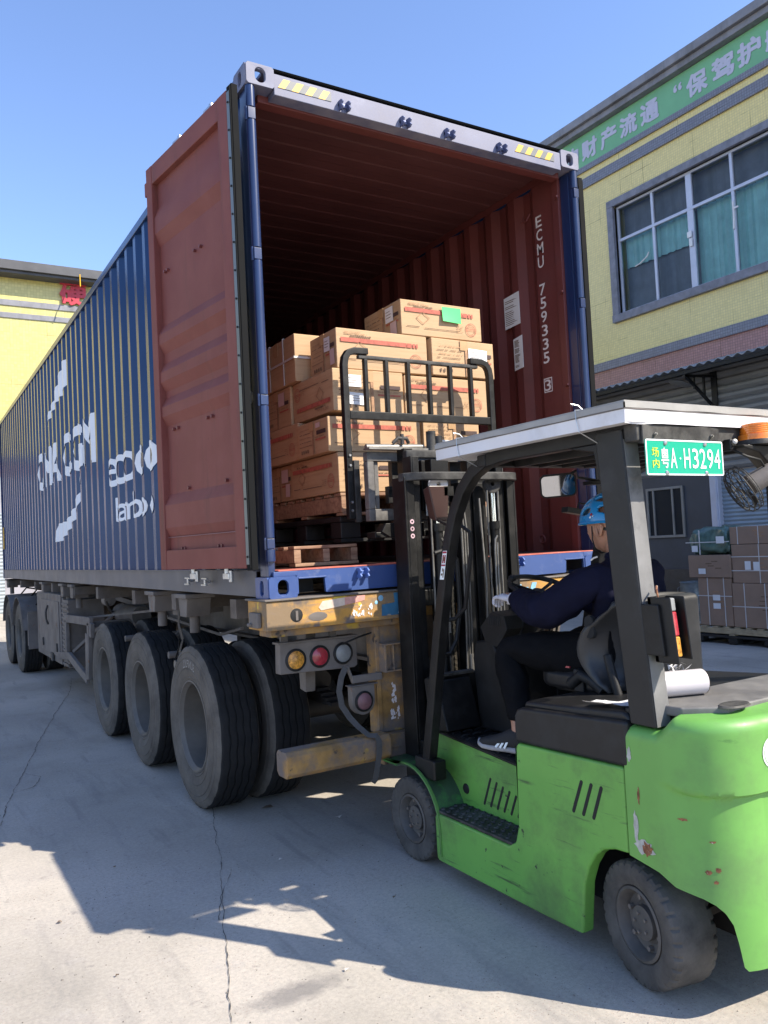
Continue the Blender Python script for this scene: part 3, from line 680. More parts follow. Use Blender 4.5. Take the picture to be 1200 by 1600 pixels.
# printed matter ------------------------------------------------------------
def cut_map(v, f, ystart, zb, xout, sgn, lift, breaks):
    """lay flat lettering on the corrugated wall: cut at every fold, then follow the sheet"""
    bm = bmesh.new(); vs = [bm.verts.new((ystart-u, q, 0)) for u, q in v]
    for fc in f:
        try: bm.faces.new([vs[i] for i in fc])
        except ValueError: pass
    lo = min(p.co.x for p in bm.verts); hi = max(p.co.x for p in bm.verts)
    for b in breaks:
        if lo < b < hi: bmesh.ops.bisect_plane(bm, geom=bm.verts[:]+bm.edges[:]+bm.faces[:], plane_co=(b, 0, 0), plane_no=(1, 0, 0))
    bm.verts.ensure_lookup_table(); bm.verts.index_update()
    m = MB(); m.add([(xout+sgn*(cdep(p.co.x)-lift), p.co.x, zb+p.co.y) for p in bm.verts], [tuple(q.index for q in fc.verts) for fc in bm.faces]); bm.free()
    return m
def decal(name, v, f, ys_, zb, mt, xout=.012, sgn=1, lift=.003, parent=None, heavy=0):
    out = MB()
    for i_, (vv, ff) in enumerate(fat(v, f, heavy, 6) if heavy else [(v, f)]):
        c_ = cut_map(vv, ff, ys_, zb, xout, sgn, lift+.0005*i_, YB); out.add(c_.v, c_.f)
    return obj(name, out, mt, parent or ct, flat=True)
for wd_, y_, w_ in (('CMA', 7.96, 1.68), ('CGM', 6.00, 1.72)): v, f = textbox(wd_, w_, .46); decal('line_lettering', v, f, y_, 2.64, m_white, heavy=.026)
for wd_, y_, w_, h_ in (('eco', 3.68, .84, .25), ('container', 2.70, 2.50, .335)): v, f = textbox(wd_, w_, h_); decal('line_lettering', v, f, y_, 2.31, m_white, heavy=.006)
for wd_, y_, w_ in (('bamboo', 3.50, 1.32), ('floor', 2.07, .95)): v, f = textbox(wd_, w_, .215); decal('line_lettering', v, f, y_, 1.985, m_white, heavy=.005)
# the two swooshes above and below the name
def swoosh(pts): return [(6.9-y, z) for y, z in pts], [tuple(range(len(pts)))]
decal('swoosh', *swoosh([(7.12, 3.40), (6.9, 3.55), (6.6, 3.62), (6.2, 3.82), (5.85, 3.96), (5.62, 3.96), (5.62, 3.70), (5.9, 3.60), (6.3, 3.58), (6.7, 3.50)]), 6.9, 0, m_white)
decal('swoosh', *swoosh([(6.9-.2-0, 1.90), (6.55, 2.11), (5.9, 2.12), (5.45, 2.24), (5.1, 2.42), (4.95, 2.58), (5.05, 2.38), (5.35, 2.14), (5.8, 2.00), (6.3, 1.90)]), 6.9, 0, m_white)
m = MB(); m.box(-.002, .010, 12.24, 12.33, 1.93, 2.33); obj('yellow_label', m, m_yel, ct, flat=True)
# container number stacked down the inside of the right wall
CXI = CW-.012
for i, ch in enumerate('ECMU 759335 3'):
    if ch == ' ': continue
    v, f = textbox(ch, .062 if ch != 'M' else .066, .082, .012); zt = 3.995-i*.1000
    m = cut_map(v, f, .400, zt-.086, CXI, -1, -.005, []); obj('number_character', m, m_whitelet, ct, flat=True)
m = MB(); a, b, z0, z1, t = .325, .410, 2.698, 2.802, .007; X_ = CXI-.036-.0045
for q in ((a, b, z0, z0+t), (a, b, z1-t, z1), (a, a+t, z0+t, z1-t), (b-t, b, z0+t, z1-t)): m.box(X_-.001, X_, *q)
obj('check_digit_box', m, m_whitelet, ct, flat=True)
def placard(y0, y1, z0, z1, rows):
    m = MB(); m.prism([(y1, z0), (y0, z0+.01), (y0, z1+.015), (y1, z1)], 'x', CXI-.044, CXI-.041); p_ = obj('placard', m, m_paper, ct, flat=True)
    m = MB(); rnd = random.Random(int(y0*100)); z = z1-.02
    while z > z0+.02:
        if rnd.random() < .85: m.add([(CXI-.0455, y1-.012, z), (CXI-.0455, y1-.012-(y1-y0-.03)*rnd.uniform(.35, 1), z+.001), (CXI-.0455, y1-.012-(y1-y0-.03)*.7, z+.006), (CXI-.0455, y1-.012, z+.005)], [(0, 1, 2, 3)])
        z -= rows
    obj('print', m, m_pk, p_, flat=True)
placard(.625, .80, 3.26, 3.50, .014); placard(.615, .715, 2.925, 3.165, .009)

# doors ---------------------------------------------------------------------
def door(sx, xo, hx, hy, ex, ey, visible):
    """door panel swung back along the side wall; (hx, hy) hinge edge, (ex, ey) free edge on plan.  Inner face looks away from the wall"""
    H = Vector((hx, hy, 0)); E_ = Vector((ex, ey, 0)); d = (E_-H).normalized(); Ln = (E_-H).length
    nrm = Vector((-d.y, d.x, 0)) if sx > 0 else Vector((d.y, -d.x, 0))      # towards the outside of the container: inner face of the door
    D0, D1 = 1.572, 4.145
    def T(s_, q, z): p = H+d*s_+nrm*q; return (p.x, p.y, z)
    dr = empty('door', (hx, hy, D0), ct); dr['label'] = 'oxide red inner face of the left door swung back along the side' if sx > 0 else 'right door swung back, seen edge on'
    def tb(m, s0, s1, q0, q1, z0, z1):
        v = [T(s_, q, z) for z in (z0, z1) for q in (q0, q1) for s_ in (s0, s1)]
        m.add(v, [(0, 2, 3, 1), (4, 5, 7, 6), (0, 1, 5, 4), (2, 6, 7, 3), (0, 4, 6, 2), (1, 3, 7, 5)])
    m = MB(); fw = .085
    tb(m, .062, .07+.10, 0, .052, D0, D1); tb(m, Ln-fw, Ln, 0, .052, D0, D1)
    tb(m, .17, Ln-fw, 0, .05, D0, D0+.12); tb(m, .17, Ln-fw, 0, .05, D1-.12, D1)
    obj('door_frame', m, m_red, dr, bevel=.004)
    # corrugated panel: horizontal folds, depth below the frame face
    zs = [(D0+.10, .030), (D0+.20, .030), (D0+.26, .004), (D0+.40, .004), (D0+.47, .038), (D0+.98, .038)]
    for zc in (3.02, 2.78, 2.56)[::-1]: zs += [(zc-.09, .038), (zc-.03, .008), (zc+.03, .008), (zc+.09, .038)]
    zs += [(3.62, .038), (3.70, .008), (3.80, .008), (3.88, .036), (4.05, .036)]
    ns = len(zs); m = MB()
    for sg in ((.165, Ln-fw+.005),):
        m.add([T(s_, .050-dq, z) for s_ in sg for z, dq in zs], [(i, i+1, ns+i+1, ns+i) for i in range(ns-1)])
    obj('door_panel', m, m_red, dr, fixn=False, ang=20)
    m = MB(); tb(m, .165, Ln-fw, .001, .006, D0+.1, D1-.1); obj('outer_sheet', m, m_navy, dr)
    # gasket strip with rivets
    m = MB(); tb(m, .004, .060, .012, .050, D0-.012, D1+.014); tb(m, .008, .016, .05, .060, D0, D1); tb(m, Ln+.001, Ln+.012, .02, .04, D0, D1)
    obj('door_gasket', m, m_gasket, dr, bevel=.003)
    m = MB(); tb(m, .016, .054, .050, .055, D0+.02, D1-.02); obj('gasket_strip', m, M('grey_gasket_strip', (.14, .16, .16), .4, metal=.3, var=.1), dr)
    rv = None
    for k in range(17):
        z = D0+.06+k*.152
        if rv is None: m = MB(); m.cyl(T(.036, .055, z), T(.036, .061, z), .006, n=8); rv = obj('rivet', m, m_blkpl, dr); z_0 = z
        else: piece(rv, dr, wloc(rv)+Vector((0, 0, z-z_0)))
    # bolt heads of the lock gear
    bp = []
    for z, ss in ((1.60, (.38, .42)), (1.70, (.38, .42, .86, .90)), (1.94, (.30,)), (2.06, (.30, .78)), (1.97, (.78,)), (2.44, (.44, .50, .90, .96)), (3.44, (.50, .58, .96, 1.0))):
        for s_ in ss: bp.append((s_, z))
    b0 = None
    for s_, z in bp:
        if b0 is None: m = MB(); m.cyl(T(s_, .010, z), T(s_, .030, z), .010, n=8); b0 = obj('bolt_head', m, m_red_in, dr); base = Vector(T(s_, .012, z))
        else: piece(b0, dr, wloc(b0)+Vector(T(s_, .012, z))-base)
    # weld line low on the panel
    m = MB(); tb(m, .17, Ln-fw, .026, .0315, D0+.198, D0+.202); obj('weld_bead', m, m_pinklens, dr)
    for s_ in (.42, .85):
        m = MB(); m.cyl(T(s_, -.022, D0-.03), T(s_, -.022, D1+.05), .017, n=12); rod = obj('lock_rod', m, m_galv, dr)
        for z in (D0-.045, D1+.06):
            m = MB(); tb(m, s_-.045, s_+.03, -.040, -.006, z-.018, z+.018); tb(m, s_-.06, s_-.03, -.032, -.012, z-.034, z+.034); obj('cam', m, m_galv, rod, bevel=.004)
    # stop lug on the free edge
    m = MB(); tb(m, Ln-.02, Ln+.035, .012, .05, 3.98, 4.07); obj('stop_lug', m, m_red, dr, bevel=.006)
    return dr
door(1, 0, -.034, .012, -.185, 1.170, True)
door(-1, CW, CW+.024, .040, CW+.085, 1.198, True)
for y in (.90, 1.24):
    m = MB(); m.cyl((-.002, y, 1.487), (-.045, y, 1.487), .007, n=8); m.box(-.052, -.034, y-.05, y+.045, 1.502, 1.512); m.box(-.052, -.034, y-.03, y+.055, 1.462, 1.472); m.box(-.048, -.038, y-.012, y+.012, 1.465, 1.51)
    obj('rod_holder', m, m_galv, ct, bevel=.003)
# ================================================================== SEMI-TRAILER
tr = empty('semi_trailer', (1.22, 4, 0))
tag(tr, 'dusty container semi trailer with worn yellow rear bumper carrying the navy container', 'trailer')
def tyre_mesh(R_, wd, rim, zig=True):
    """tyre about the x axis, outer face at x = 0, width wd"""
    m = MB(); n = 88; b = .022
    q_ = rim+(R_-rim)*.45
    side = [(rim, .030), (rim+.018, .012), (rim+.034, .006), (rim+.038, .009), (rim+.046, .004), (q_-.022, -.003), (q_-.018, .000), (q_-.014, -.003), (q_, -.004), (R_-.088, -.002), (R_-.084, .002), (R_-.080, -.001), (R_-.052, .003), (R_-.048, .007), (R_-.044, .004), (R_-.03, .010), (R_-.008, .022)]
    gx = [.075, .122, .168, .215]; tread = []
    for x in gx:
        x = x*wd/.29; tread += [(R_, x-.0065, 1), (R_-.011, x-.004, 1), (R_-.011, x+.004, 1), (R_, x+.0065, 1)]
    prof = [(r, x, 0) for r, x in side] + [(R_-.001, .034, 0)] + tread + [(R_-.001, wd-.034, 0)] + [(r, wd-x, 0) for r, x in side[::-1]]
    rings = []
    for r, x, z_ in prof:
        rg = []
        for i in range(n):
            a = 2*PI*i/n; xx = x+(.0035*(1 if i % 4 < 2 else -1) if z_ and zig else 0)
            rr = r-(.006 if (not z_ and r > R_-.012 and i % 4 == 0) else 0)
            rg.append((xx, rr*math.cos(a), rr*math.sin(a)))
        rings.append(rg)
    k = len(prof); m.loft(rings, False)
    return m, n, k
def shifted(m, x, y, z, flip=False):
    o = MB(); o.mi = 0; o.v = [((-p[0] if flip else p[0])+x, p[1]+y, p[2]+z) for p in m.v]; o.f = [tuple(reversed(f)) for f in m.f] if flip else list(m.f); o.m = list(m.m); return o
TR, TW = .53, .285
tm, tn, tk = tyre_mesh(TR, TW, .285)
side_rings = 8
# per-ring material: tread faces darker than the dusty sidewall
mi = []
for kk in range(tk-1): mi += [0 if 16 <= kk < tk-17 else 1]*tn
tm.m = mi
def rim_out(m):   # deep dished outer wheel
    m.lathe([(.298, .022), (.300, .010), (.290, .008), (.282, .022), (.272, .035), (.268, .17), (.262, .205), (.235, .212), (.150, .208), (.120, .200), (.118, .165), (.075, .160), (.0, .158)], (0, 0, 0), 'x', 48)
def rim_in(m):
    m.lathe([(.298, .022), (.300, .010), (.290, .008), (.280, .025), (.268, .06), (.20, .075), (.0, .075)], (0, 0, 0), 'x', 40)
def make_wheel(parent, x, y, z, outer=True, flip=False, name='wheel'):
    w_ = empty(name, (x, y, z), parent)
    obj('tyre', shifted(tm, x, y, z, flip), [m_tread, m_side], w_, at=(x, y, z), ang=28, fixn=True)
    r = MB(); (rim_out if outer else rim_in)(r); obj('rim', shifted(r, x, y, z, flip), m_rimgrey, w_, at=(x, y, z), ang=30, fixn=False)
    if outer:
        b = MB()
        for k in range(10):
            a = 2*PI*k/10; b.cyl((.190, .20*math.cos(a), .20*math.sin(a)), (.212, .20*math.cos(a), .20*math.sin(a)), .014, n=6)
        obj('wheel_nuts', shifted(b, x, y, z, flip), m_chgrey, w_, at=(x, y, z), kind='stuff')
    return w_
w_out = make_wheel(tr, -.030, 1.34, TR); w_in = make_wheel(tr, .325, 1.34, TR, outer=False)
f_out = make_wheel(tr, CW+.030, 1.34, TR, flip=True); f_in = make_wheel(tr, CW-.325, 1.34, TR, outer=False, flip=True)
def shift_copy(o, parent, dx, dy, dz=0, rot=0):
    c = copy_tree(o, parent); c.location = o.location+Vector((dx, dy, dz)); c.rotation_euler = (rot, 0, 0); W[c.name] = wloc(o)+Vector((dx, dy, dz)); return c
for i, dy in enumerate((1.34, 2.68)):
    for o_ in (w_out, w_in, f_out, f_in): shift_copy(o_, tr, 0, dy, 0, .9+i*1.7)
# brand lettering moulded on two sidewalls
def tyre_text(s, y, r0, h, a0, parent, flipdir=1):
    v, f = textbox(s, h*len(s)*.62, h, .004); m = MB()
    m.add([(-.0185 if True else 0, y-(r0+q)*math.cos(a0-u/r0), TR+(r0+q)*math.sin(a0-u/r0)) for u, q in [(-uu, qq) for uu, qq in v]], f)
    m.v = [(p[0]-.018, p[1], p[2]) for p in m.v]; obj('moulded_lettering', m, M('pale_moulded_rubber', (.30, .285, .26), .8, var=.2, vs=30), parent, flat=True)
tyre_text('SUNFULL', 1.34, .385, .052, 1.25, w_out)
# frame
m = MB()
for x0 in (.70, 1.60):
    for a, b, zb in ((.12, 8.2, .98), (8.2, 12.1, 1.16)):
        m.box(x0, x0+.14, a, b, 1.345, 1.375); m.box(x0, x0+.14, a, b, zb, zb+.02); m.box(x0+.06, x0+.075, a, b, zb+.02, 1.345)
obj('main_beams', m, m_chassis, tr)
cr = None
for y in (.55, 1.75, 2.9, 4.35, 5.6, 7.1, 8.6, 10.2, 11.9):
    m = MB(); m.box(.02, 2.42, y, y+.10, 1.27, 1.385); obj('cross_member', m, m_chassis, tr, bevel=.004)
for y, lab in ((1.42, 1), (2.22, 0), (5.6, 0), (6.22, 0), (7.75, 0), (11.9, 0)):
    for x0, x1 in ((-.01, .20), (2.24, 2.45)):
        m = MB(); m.box(x0, x1, y, y+.26, 1.362, 1.392); m.prism([(y+.03, 1.36), (y+.06, 1.235), (y+.20, 1.235), (y+.23, 1.36)], 'x', x0+.02, x1-.02)
        m.cyl((x0+.1, y+.13, 1.12), (x0+.1, y+.13, 1.24), .035, n=12)
        obj('twist_lock', m, m_chgrey, tr, bevel=.004)
# axles, springs, chambers
for i, y in enumerate((1.34, 2.68, 4.02)):
    m = MB(); m.cyl((.30, y, TR), (2.14, y, TR), .075, n=16); m.cyl((.16, y, TR), (.34, y, TR), .13, n=20); m.cyl((2.10, y, TR), (2.28, y, TR), .13, n=20)
    for x in (.78, 1.66):
        for q in range(4): m.box(x-.05, x+.05, y-.55+q*.07, y+.55-q*.07, TR+.10+q*.022, TR+.12+q*.022)
        m.cyl((x, y-.30, TR+.22), (x, y-.02, TR+.30), .085, n=16)
    m.box(.72, .86, y+.60, y+.72, .62, 1.0); m.box(1.58, 1.72, y+.60, y+.72, .62, 1.0)
    obj('axle', m, m_chdark, tr)
for y, z in ((2.05, .925), (3.38, .95)):
    m = MB(); m.cyl((.04, y, z), (.62, y, z), .026, n=12); m.cyl((.038, y, z), (.045, y, z), .018, n=12); obj('mudguard_tube', m, m_chgrey, tr)
# rear bolster beam
m = MB(); m.prism([(-.035, 1.24), (-.035, 1.388), (-.030, 1.393), (.22, 1.393), (.22, 1.24)], 'x', -.035, 2.475)
bol = obj('rear_bolster', m, m_yrust, tr, bevel=.006, label='worn yellow rear cross beam with stickers and overpaint')
m = MB(); m.box(-.045, 2.485, -.045, .24, 1.3935, 1.404); obj('bolster_plate', m, m_chgrey, tr, bevel=.003)
m = MB(); m.box(.0, 2.44, .0, .16, 1.203, 1.2385); obj('bolster_flange', m, m_yrust2, tr, bevel=.004)
m = MB(); m.lathe([(.0, -.0375), (.034, -.037), (.036, -.036), (.036, -.034)], (.135, 0, 1.312), 'y', 24); obj('bolster_hole', m, m_dark, bol)
m = MB(); m.box(.128, .142, -.041, -.037, 1.285, 1.335); obj('hole_web', m, m_chgrey, bol)
m = MB(); m.box(-.062, -.036, .03, .15, 1.255, 1.335); m.box(-.085, -.06, .10, .125, 1.262, 1.28); obj('side_marker_lamp', m, m_chgrey, bol, bevel=.006)
m = MB(); m.prism([(.28, 1.325), (.265, 1.342), (.29, 1.374), (.425, 1.384), (.425, 1.342)], 'y', -.0375, -.0362); obj('reflective_sticker', m, M('dusty_white_reflector', (.62, .50, .40), .5, var=.1, vs=30), bol, flat=True)
m = MB(); m.prism([(.4255, 1.342), (.4255, 1.384), (.555, 1.388), (.55, 1.360), (.49, 1.350)], 'y', -.0375, -.0362); obj('reflective_sticker', m, M('dusty_pink_reflector', (.60, .30, .25), .5, var=.15, vs=30), bol, flat=True)
for (x, z, r) in ((.655, 1.362, .017), (.625, 1.340, .011)):
    m = MB(); m.lathe([(0, 0), (r*.7, -.0004), (r, .001)], (x, -.037, z), 'y', 9); obj('paint_spot', m, m_lblue, bol)
m = MB(); m.prism([(.655, 1.262), (.66, 1.325), (.745, 1.332), (.74, 1.386), (.83, 1.388), (.83, 1.262)], 'y', -.0375, -.0362); obj('blue_overpaint', m, m_bluepatch, bol, flat=True)
m = MB(); m.prism([(.765, 1.27), (.79, 1.386), (.806, 1.386), (.783, 1.27)], 'y', -.0385, -.0376); obj('painted_stroke', m, m_whitelet, bol, flat=True)
m = MB()
for a, b in (((1.66, 1.37), (1.685, 1.27)), ((1.685, 1.27), (1.715, 1.35)), ((1.715, 1.35), (1.745, 1.27)), ((1.745, 1.27), (1.79, 1.375))):
    d = .020; m.prism([(a[0]-d, a[1]), (a[0]+d, a[1]), (b[0]+d, b[1]), (b[0]-d, b[1])], 'y', -.0375-.0001*a[0], -.0362)
obj('painted_stroke', m, m_lblue, bol, flat=True)
rnd = random.Random(4)
m = MB()
for k in range(26):
    x = rnd.uniform(.47, .60); z = rnd.uniform(1.268, 1.328); s_ = rnd.uniform(.003, .012)
    m.prism([(x, z), (x+s_, z+rnd.uniform(-.01, .01)), (x+s_*.8, z+s_*1.6), (x-s_*.3, z+s_)], 'y', -.0372-.00001*k, -.0362)
obj('peeled_sticker', m, m_whitelet, bol, flat=True)
m = MB(); m.lathe([(0, -.0374), (.025, -.0372), (.03, -.036)], (.26, 0, 1.295), 'y', 14); o_ = obj('paint_patch', m, m_chgrey, bol); o_.scale = (1.9, 1, .8)
# tail light panel
def lamp_disc(x, z, y, r, mt, parent, ring=.012):
    m = MB(); m.lathe([(r+ring, .012), (r+ring, -.006), (r+.004, -.012), (r, -.012), (r-.002, -.004)], (x, y, z), 'y', 28); o = obj('lamp_bezel', m, m_blkpl, parent)
    m = MB()
    pr = [(0.0001, -.020)]
    for k in range(1, 7): rr = r*k/6; pr += [(rr-.004, -.020+.012*(k/6)**2), (rr, -.0185+.012*(k/6)**2)]
    m.lathe(pr, (x, y, z), 'y', 28); obj('lens', m, mt, o)
lp = empty('tail_light_panel', (.33, .13, 1.07), tr)
m = MB(); m.prism([(.095, .985), (.10, 1.148), (.575, 1.145), (.575, .985), (.555, .972)], 'y', .125, .19); obj('lamp_housing', m, m_chgrey, lp, bevel=.005)
m = MB(); m.box(.09, .58, .12, .20, 1.146, 1.156); m.box(.12, .16, .15, .17, 1.15, 1.24); m.box(.42, .46, .15, .17, 1.15, 1.24); obj('lamp_bracket', m, m_chgrey, lp)
for x, z, mt in ((.190, 1.055, m_amber2), (.336, 1.058, m_redlens), (.483, 1.060, m_clear)): lamp_disc(x, z, .125, .050, mt, lp)
sl_ = empty('lower_lamp', (.53, .02, .82), tr)
pts = [(.462+.145*k/1, .885) for k in (0, 1)]+[(.607, .80)]+[(.5345+.0725*math.cos(a), .80+.075*math.sin(a)) for a in [-PI*k/12 for k in range(1, 12)]]+[(.462, .80)]
m = MB(); m.prism(pts, 'y', .0, .05); obj('lamp_housing', m, m_chgrey, sl_, bevel=.004)
m = MB(); m.box(.45, .63, -.004, .055, .886, .892); m.box(.47, .66, .0, .02, .905, .945); m.bar((.455, .03, 1.0), (.49, .03, .90), .03, .01); obj('lamp_bracket', m, m_chgrey, sl_, bevel=.002)
lamp_disc(.5345, .80, .0, .047, m_pinklens, sl_, .010)
# uprights, pads and the under-run bar
for x0, x1 in ((.635, .815), (1.625, 1.805)):
    m = MB(); m.prism([(.02, .60), (.02, 1.22), (.12, 1.236), (.12, .60)], 'x', x0, x0+.03); m.box(x0+.03, x1, .03, .12, .60, 1.236); m.box(x1-.012, x1, .0, .03, .60, 1.236)
    up_ = obj('bumper_upright', m, m_yrust2, tr, bevel=.004)
    m = MB(); m.box(x0+.02, x1-.005, -.05, .03, 1.095, 1.105); m.box(x0+.02, x0+.034, -.05, .03, .955, 1.095); m.box(x0+.034, x1-.005, -.02, .03, .955, 1.095); m.box(x0+.075, x0+.083, -.05, -.02, .955, 1.095); m.box(x0+.02, x1-.005, -.05, .03, .946, .956)
    obj('guide_pocket', m, m_yrust2, tr, bevel=.003)
m = MB()
for k in range(34):
    z = rnd.uniform(.66, .86); x = .745+rnd.uniform(-.014, .018)*(1.6 if z < .74 else .8); s_ = rnd.uniform(.004, .013)
    m.prism([(x, z), (x+s_, z+.002), (x+s_*.7, z+s_*2), (x-s_*.3, z+s_)], 'y', .0285-.00002*k, .0295)
obj('peeled_sticker', m, m_whitelet, tr, flat=True)
m = MB(); oc = lambda y0, y1, z0, z1, c: [(y0+c, z0), (y1-c, z0), (y1, z0+c), (y1, z1-c), (y1-c, z1), (y0+c, z1), (y0, z1-c), (y0, z0+c)]
m.prism(oc(-.11, .03, .488, .622, .022), 'x', .012, .632); obj('underrun_bar', m, m_yrust2, tr, bevel=.004, label='chipped yellow and grey under-run bar')
m = MB(); m.prism(oc(-.11, .03, .488, .622, .022), 'x', 1.808, 2.43); obj('underrun_bar', m, m_yrust2, tr, bevel=.004)
m = MB(); m.box(.634, 1.806, -.02, .10, .435, .598); m.box(.632, .82, -.026, -.02, .52, .598); obj('bumper_base', m, m_yrust2, tr, bevel=.006)
# straps, hoses
def ribbon(path, wd, mt, parent, name, up=(1, 0, 0), th=.003):
    m = MB(); m.tube(path, 0, sect=[(wd/2, th/2), (-wd/2, th/2), (-wd/2, -th/2), (wd/2, -th/2)], up=up); return obj(name, m, mt, parent)
m_webb = M('grey_webbing_strap', (.08, .075, .07), .8, var=.15, vs=20)
strap = [(.43, -.0, 1.0), (.395, -.01, .95), (.373, -.02, .88), (.385, -.02, .80), (.425, -.03, .73), (.46, -.06, .68), (.50, -.10, .635), (.535, -.118, .63), (.545, -.128, .60), (.542, -.130, .54), (.525, -.128, .46), (.512, -.124, .40), (.500, -.118, .385)]
ribbon(strap, .034, m_webb, tr, 'hanging_strap')
ribbon([(.10, 1.95, 1.26), (.09, 1.93, 1.15), (.10, 1.88, 1.05), (.07, 1.86, .97), (.08, 1.86, .90)], .05, m_chdark, tr, 'rubber_strap', up=(0, 1, 0))
m = MB(); m.cyl((.03, 1.86, .875), (.13, 1.86, .875), .032, n=14); obj('air_coupling', m, m_bare, tr)
m = MB(); m.tube([(.08, 1.9, 1.05), (.10, 1.98, .98), (.09, 2.04, .9), (.12, 2.06, .8)], .006); obj('cable', m, m_blkpl, tr)
m = MB(); m.tube([(.45, .06, 1.12), (.55, .05, 1.15), (.64, .06, 1.165)], .006, 6); obj('cable', m, m_blkpl, tr)
m = MB()
m.tube([(.30, 1.2, 1.15), (.5, 2.2, 1.02), (.35, 3.1, 1.12), (.6, 4.2, 1.2)], .012, 6); m.tube([(.10, 4.4, 1.25), (.3, 5.2, 1.12), (.5, 5.8, 1.0)], .012, 6)
m.bar((.35, 3.3, 1.18), (.2, 6.1, .98), .02, .02); m.bar((.35, 5.5, 1.26), (.9, 4.6, 1.0), .05, .05)
m.cyl((.25, 4.9, 1.22), (.25, 5.05, 1.22), .06, n=14); m.box(.25, .62, 2.45, 2.62, 1.18, 1.28)
m.cyl((.55, 5.1, .95), (1.8, 5.1, .95), .13, n=20); m.cyl((.50, 4.6, 1.05), (.50, 5.5, 1.05), .10, n=20)
obj('brake_pipes_and_tanks', m, m_chgrey, tr)
m = MB()
m.prism([(.21, 1.24), (.34, 1.24), (.32, .86), (.25, .85)], 'x', .30, .36); obj('rear_gusset', m, m_chassis, tr)
m = MB(); m.prism([(.05, 1.24), (.22, 1.24), (.24, .86), (.17, .85)], 'x', 2.06, 2.12); obj('rear_gusset', m, m_chassis, tr)
m = MB(); m.box(.86, 1.58, .30, .32, .92, 1.36); obj('end_plate', m, m_chassis, tr)
m = MB(); m.box(.83, 1.61, .07, .085, .63, .98); obj('added_sun_blocker', m, m_chgrey, tr, bevel=.003)  # added hidden plate that stops sun streaks beneath the trailer
# toolbox, ribbed landing gear casing, side guard frame
tb_ = empty('tool_box', (.3, 7.4, .83), tr); tb_['label'] = 'large dusty tan tool box with a door'
m = MB(); m.box(.0, .56, 6.44, 8.34, .415, 1.255); obj('box_body', m, m_chgrey, tb_, bevel=.01)
m = MB(); m.box(-.012, -.0, 6.52, 7.92, .50, 1.17); obj('box_door', m, m_chgrey, tb_, bevel=.004)
for a_ in (6.62, 7.70): m = MB(); m.box(-.03, -.012, a_, a_+.06, .56, .66); obj('hinge', m, m_blkworn, tb_)
m = MB(); m.tube([(-.02, 7.28, 1.10), (-.05, 7.24, 1.02), (-.045, 7.25, .93), (-.02, 7.28, .86)], .012, 6); obj('handle', m, m_blkworn, tb_)
m = MB(); m.box(-.03, -.012, 6.95, 7.08, .42, .52); obj('latch', m, m_blkworn, tb_)
m = MB(); m.box(.02, .52, 6.36, 6.43, .40, 1.22)
for k in range(14): m.box(-.0, .02, 6.0, 6.36, .44+k*.054, .462+k*.054)
m.box(.02, .42, 6.02, 6.36, .42, 1.20); obj('landing_gear_casing', m, m_chgrey, tr)
sg = empty('side_guard', (.02, 5.3, .7), tr)
for nm, a, b in (('guard_rail', (4.62, 1.035), (6.10, .995)), ('guard_rail', (4.88, .425), (5.90, .575)), ('guard_post', (4.72, 1.02), (4.80, .44)), ('guard_post', (6.02, .98), (6.02, .60)), ('guard_rail', (5.90, .575), (6.6, .52)), ('guard_post', (4.60, 1.02), (4.62, .88)), ('guard_post', (4.82, .90), (4.86, .43))):
    m = MB(); m.bar((.0, *a), (.0, *b), .04, .085, (0, 0, 1) if nm == 'guard_rail' else (0, 1, 0)); obj(nm, m, m_chgrey, sg, bevel=.004)
m = MB(); m.bar((.05, 5.9, .62), (.5, 5.3, 1.15), .05, .03); obj('guard_stay', m, m_chgrey, sg)
m = MB(); m.bar((.02, 4.72, 1.0), (.7, 4.72, 1.0), .05, .05); obj('guard_stay', m, m_chgrey, sg)

# ================================================================== TRACTOR UNIT (rear end, under the front of the container)
tk_ = empty('truck_tractor', (1.2, 11, 0))
tag(tk_, 'grey dusty truck tractor with tandem wheels and mudguards under the front of the container', 'truck')
for y in (9.60, 10.95):
    xo = -.10
    a = copy_tree(w_out, tk_); a.location = Vector((xo, y, TR))-wloc(tk_); a.rotation_euler = (1.1, 0, 0)
    a = copy_tree(w_in, tk_); a.location = Vector((xo+.35, y, TR))-wloc(tk_)
    a = copy_tree(f_out, tk_); a.location = Vector((2.47, y, TR))-wloc(tk_)
    m = MB(); m.cyl((.3, y, TR), (2.1, y, TR), .12, n=16); obj('axle', m, m_chdark, tk_)
def fender(y0, y1, yc, side_):
    m = MB(); x0, x1 = (-.12, .58) if side_ else (1.84, 2.52); path = []
    for k in range(13):
        a = math.radians(15+150*k/12); path.append((yc-.66*math.cos(a)*1.0, TR+.62*math.sin(a)))
    inner = [(p[0], p[1]-.015) for p in path]
    m.prism(path+inner[::-1], 'x', x0, x1); obj('mudguard', m, m_chgrey, tk_)
for yc in (9.60, 10.95):
    fender(0, 0, yc, 1); fender(0, 0, yc, 0)
m = MB(); m.box(-.05, .55, 8.92, 8.95, .40, .95); m.box(-.05, .1, 8.95, 9.02, .45, .9); obj('mud_flap', m, m_chgrey, tk_)
m = MB(); m.box(.75, .85, 8.9, 12.6, .85, 1.05); m.box(1.6, 1.7, 8.9, 12.6, .85, 1.05); m.box(.6, 1.9, 9.9, 10.9, 1.06, 1.14); m.box(.3, 2.1, 8.9, 9.0, .8, 1.0); obj('frame_rails', m, m_chdark, tk_)
m = MB()
for y in (9.2, 10.3, 11.6): m.tube([(.1, y, 1.02), (.3, y+.2, 1.22), (.7, y+.3, 1.14), (1.2, y, 1.2)], .014, 6)
obj('air_hoses', m, m_blkpl, tk_)
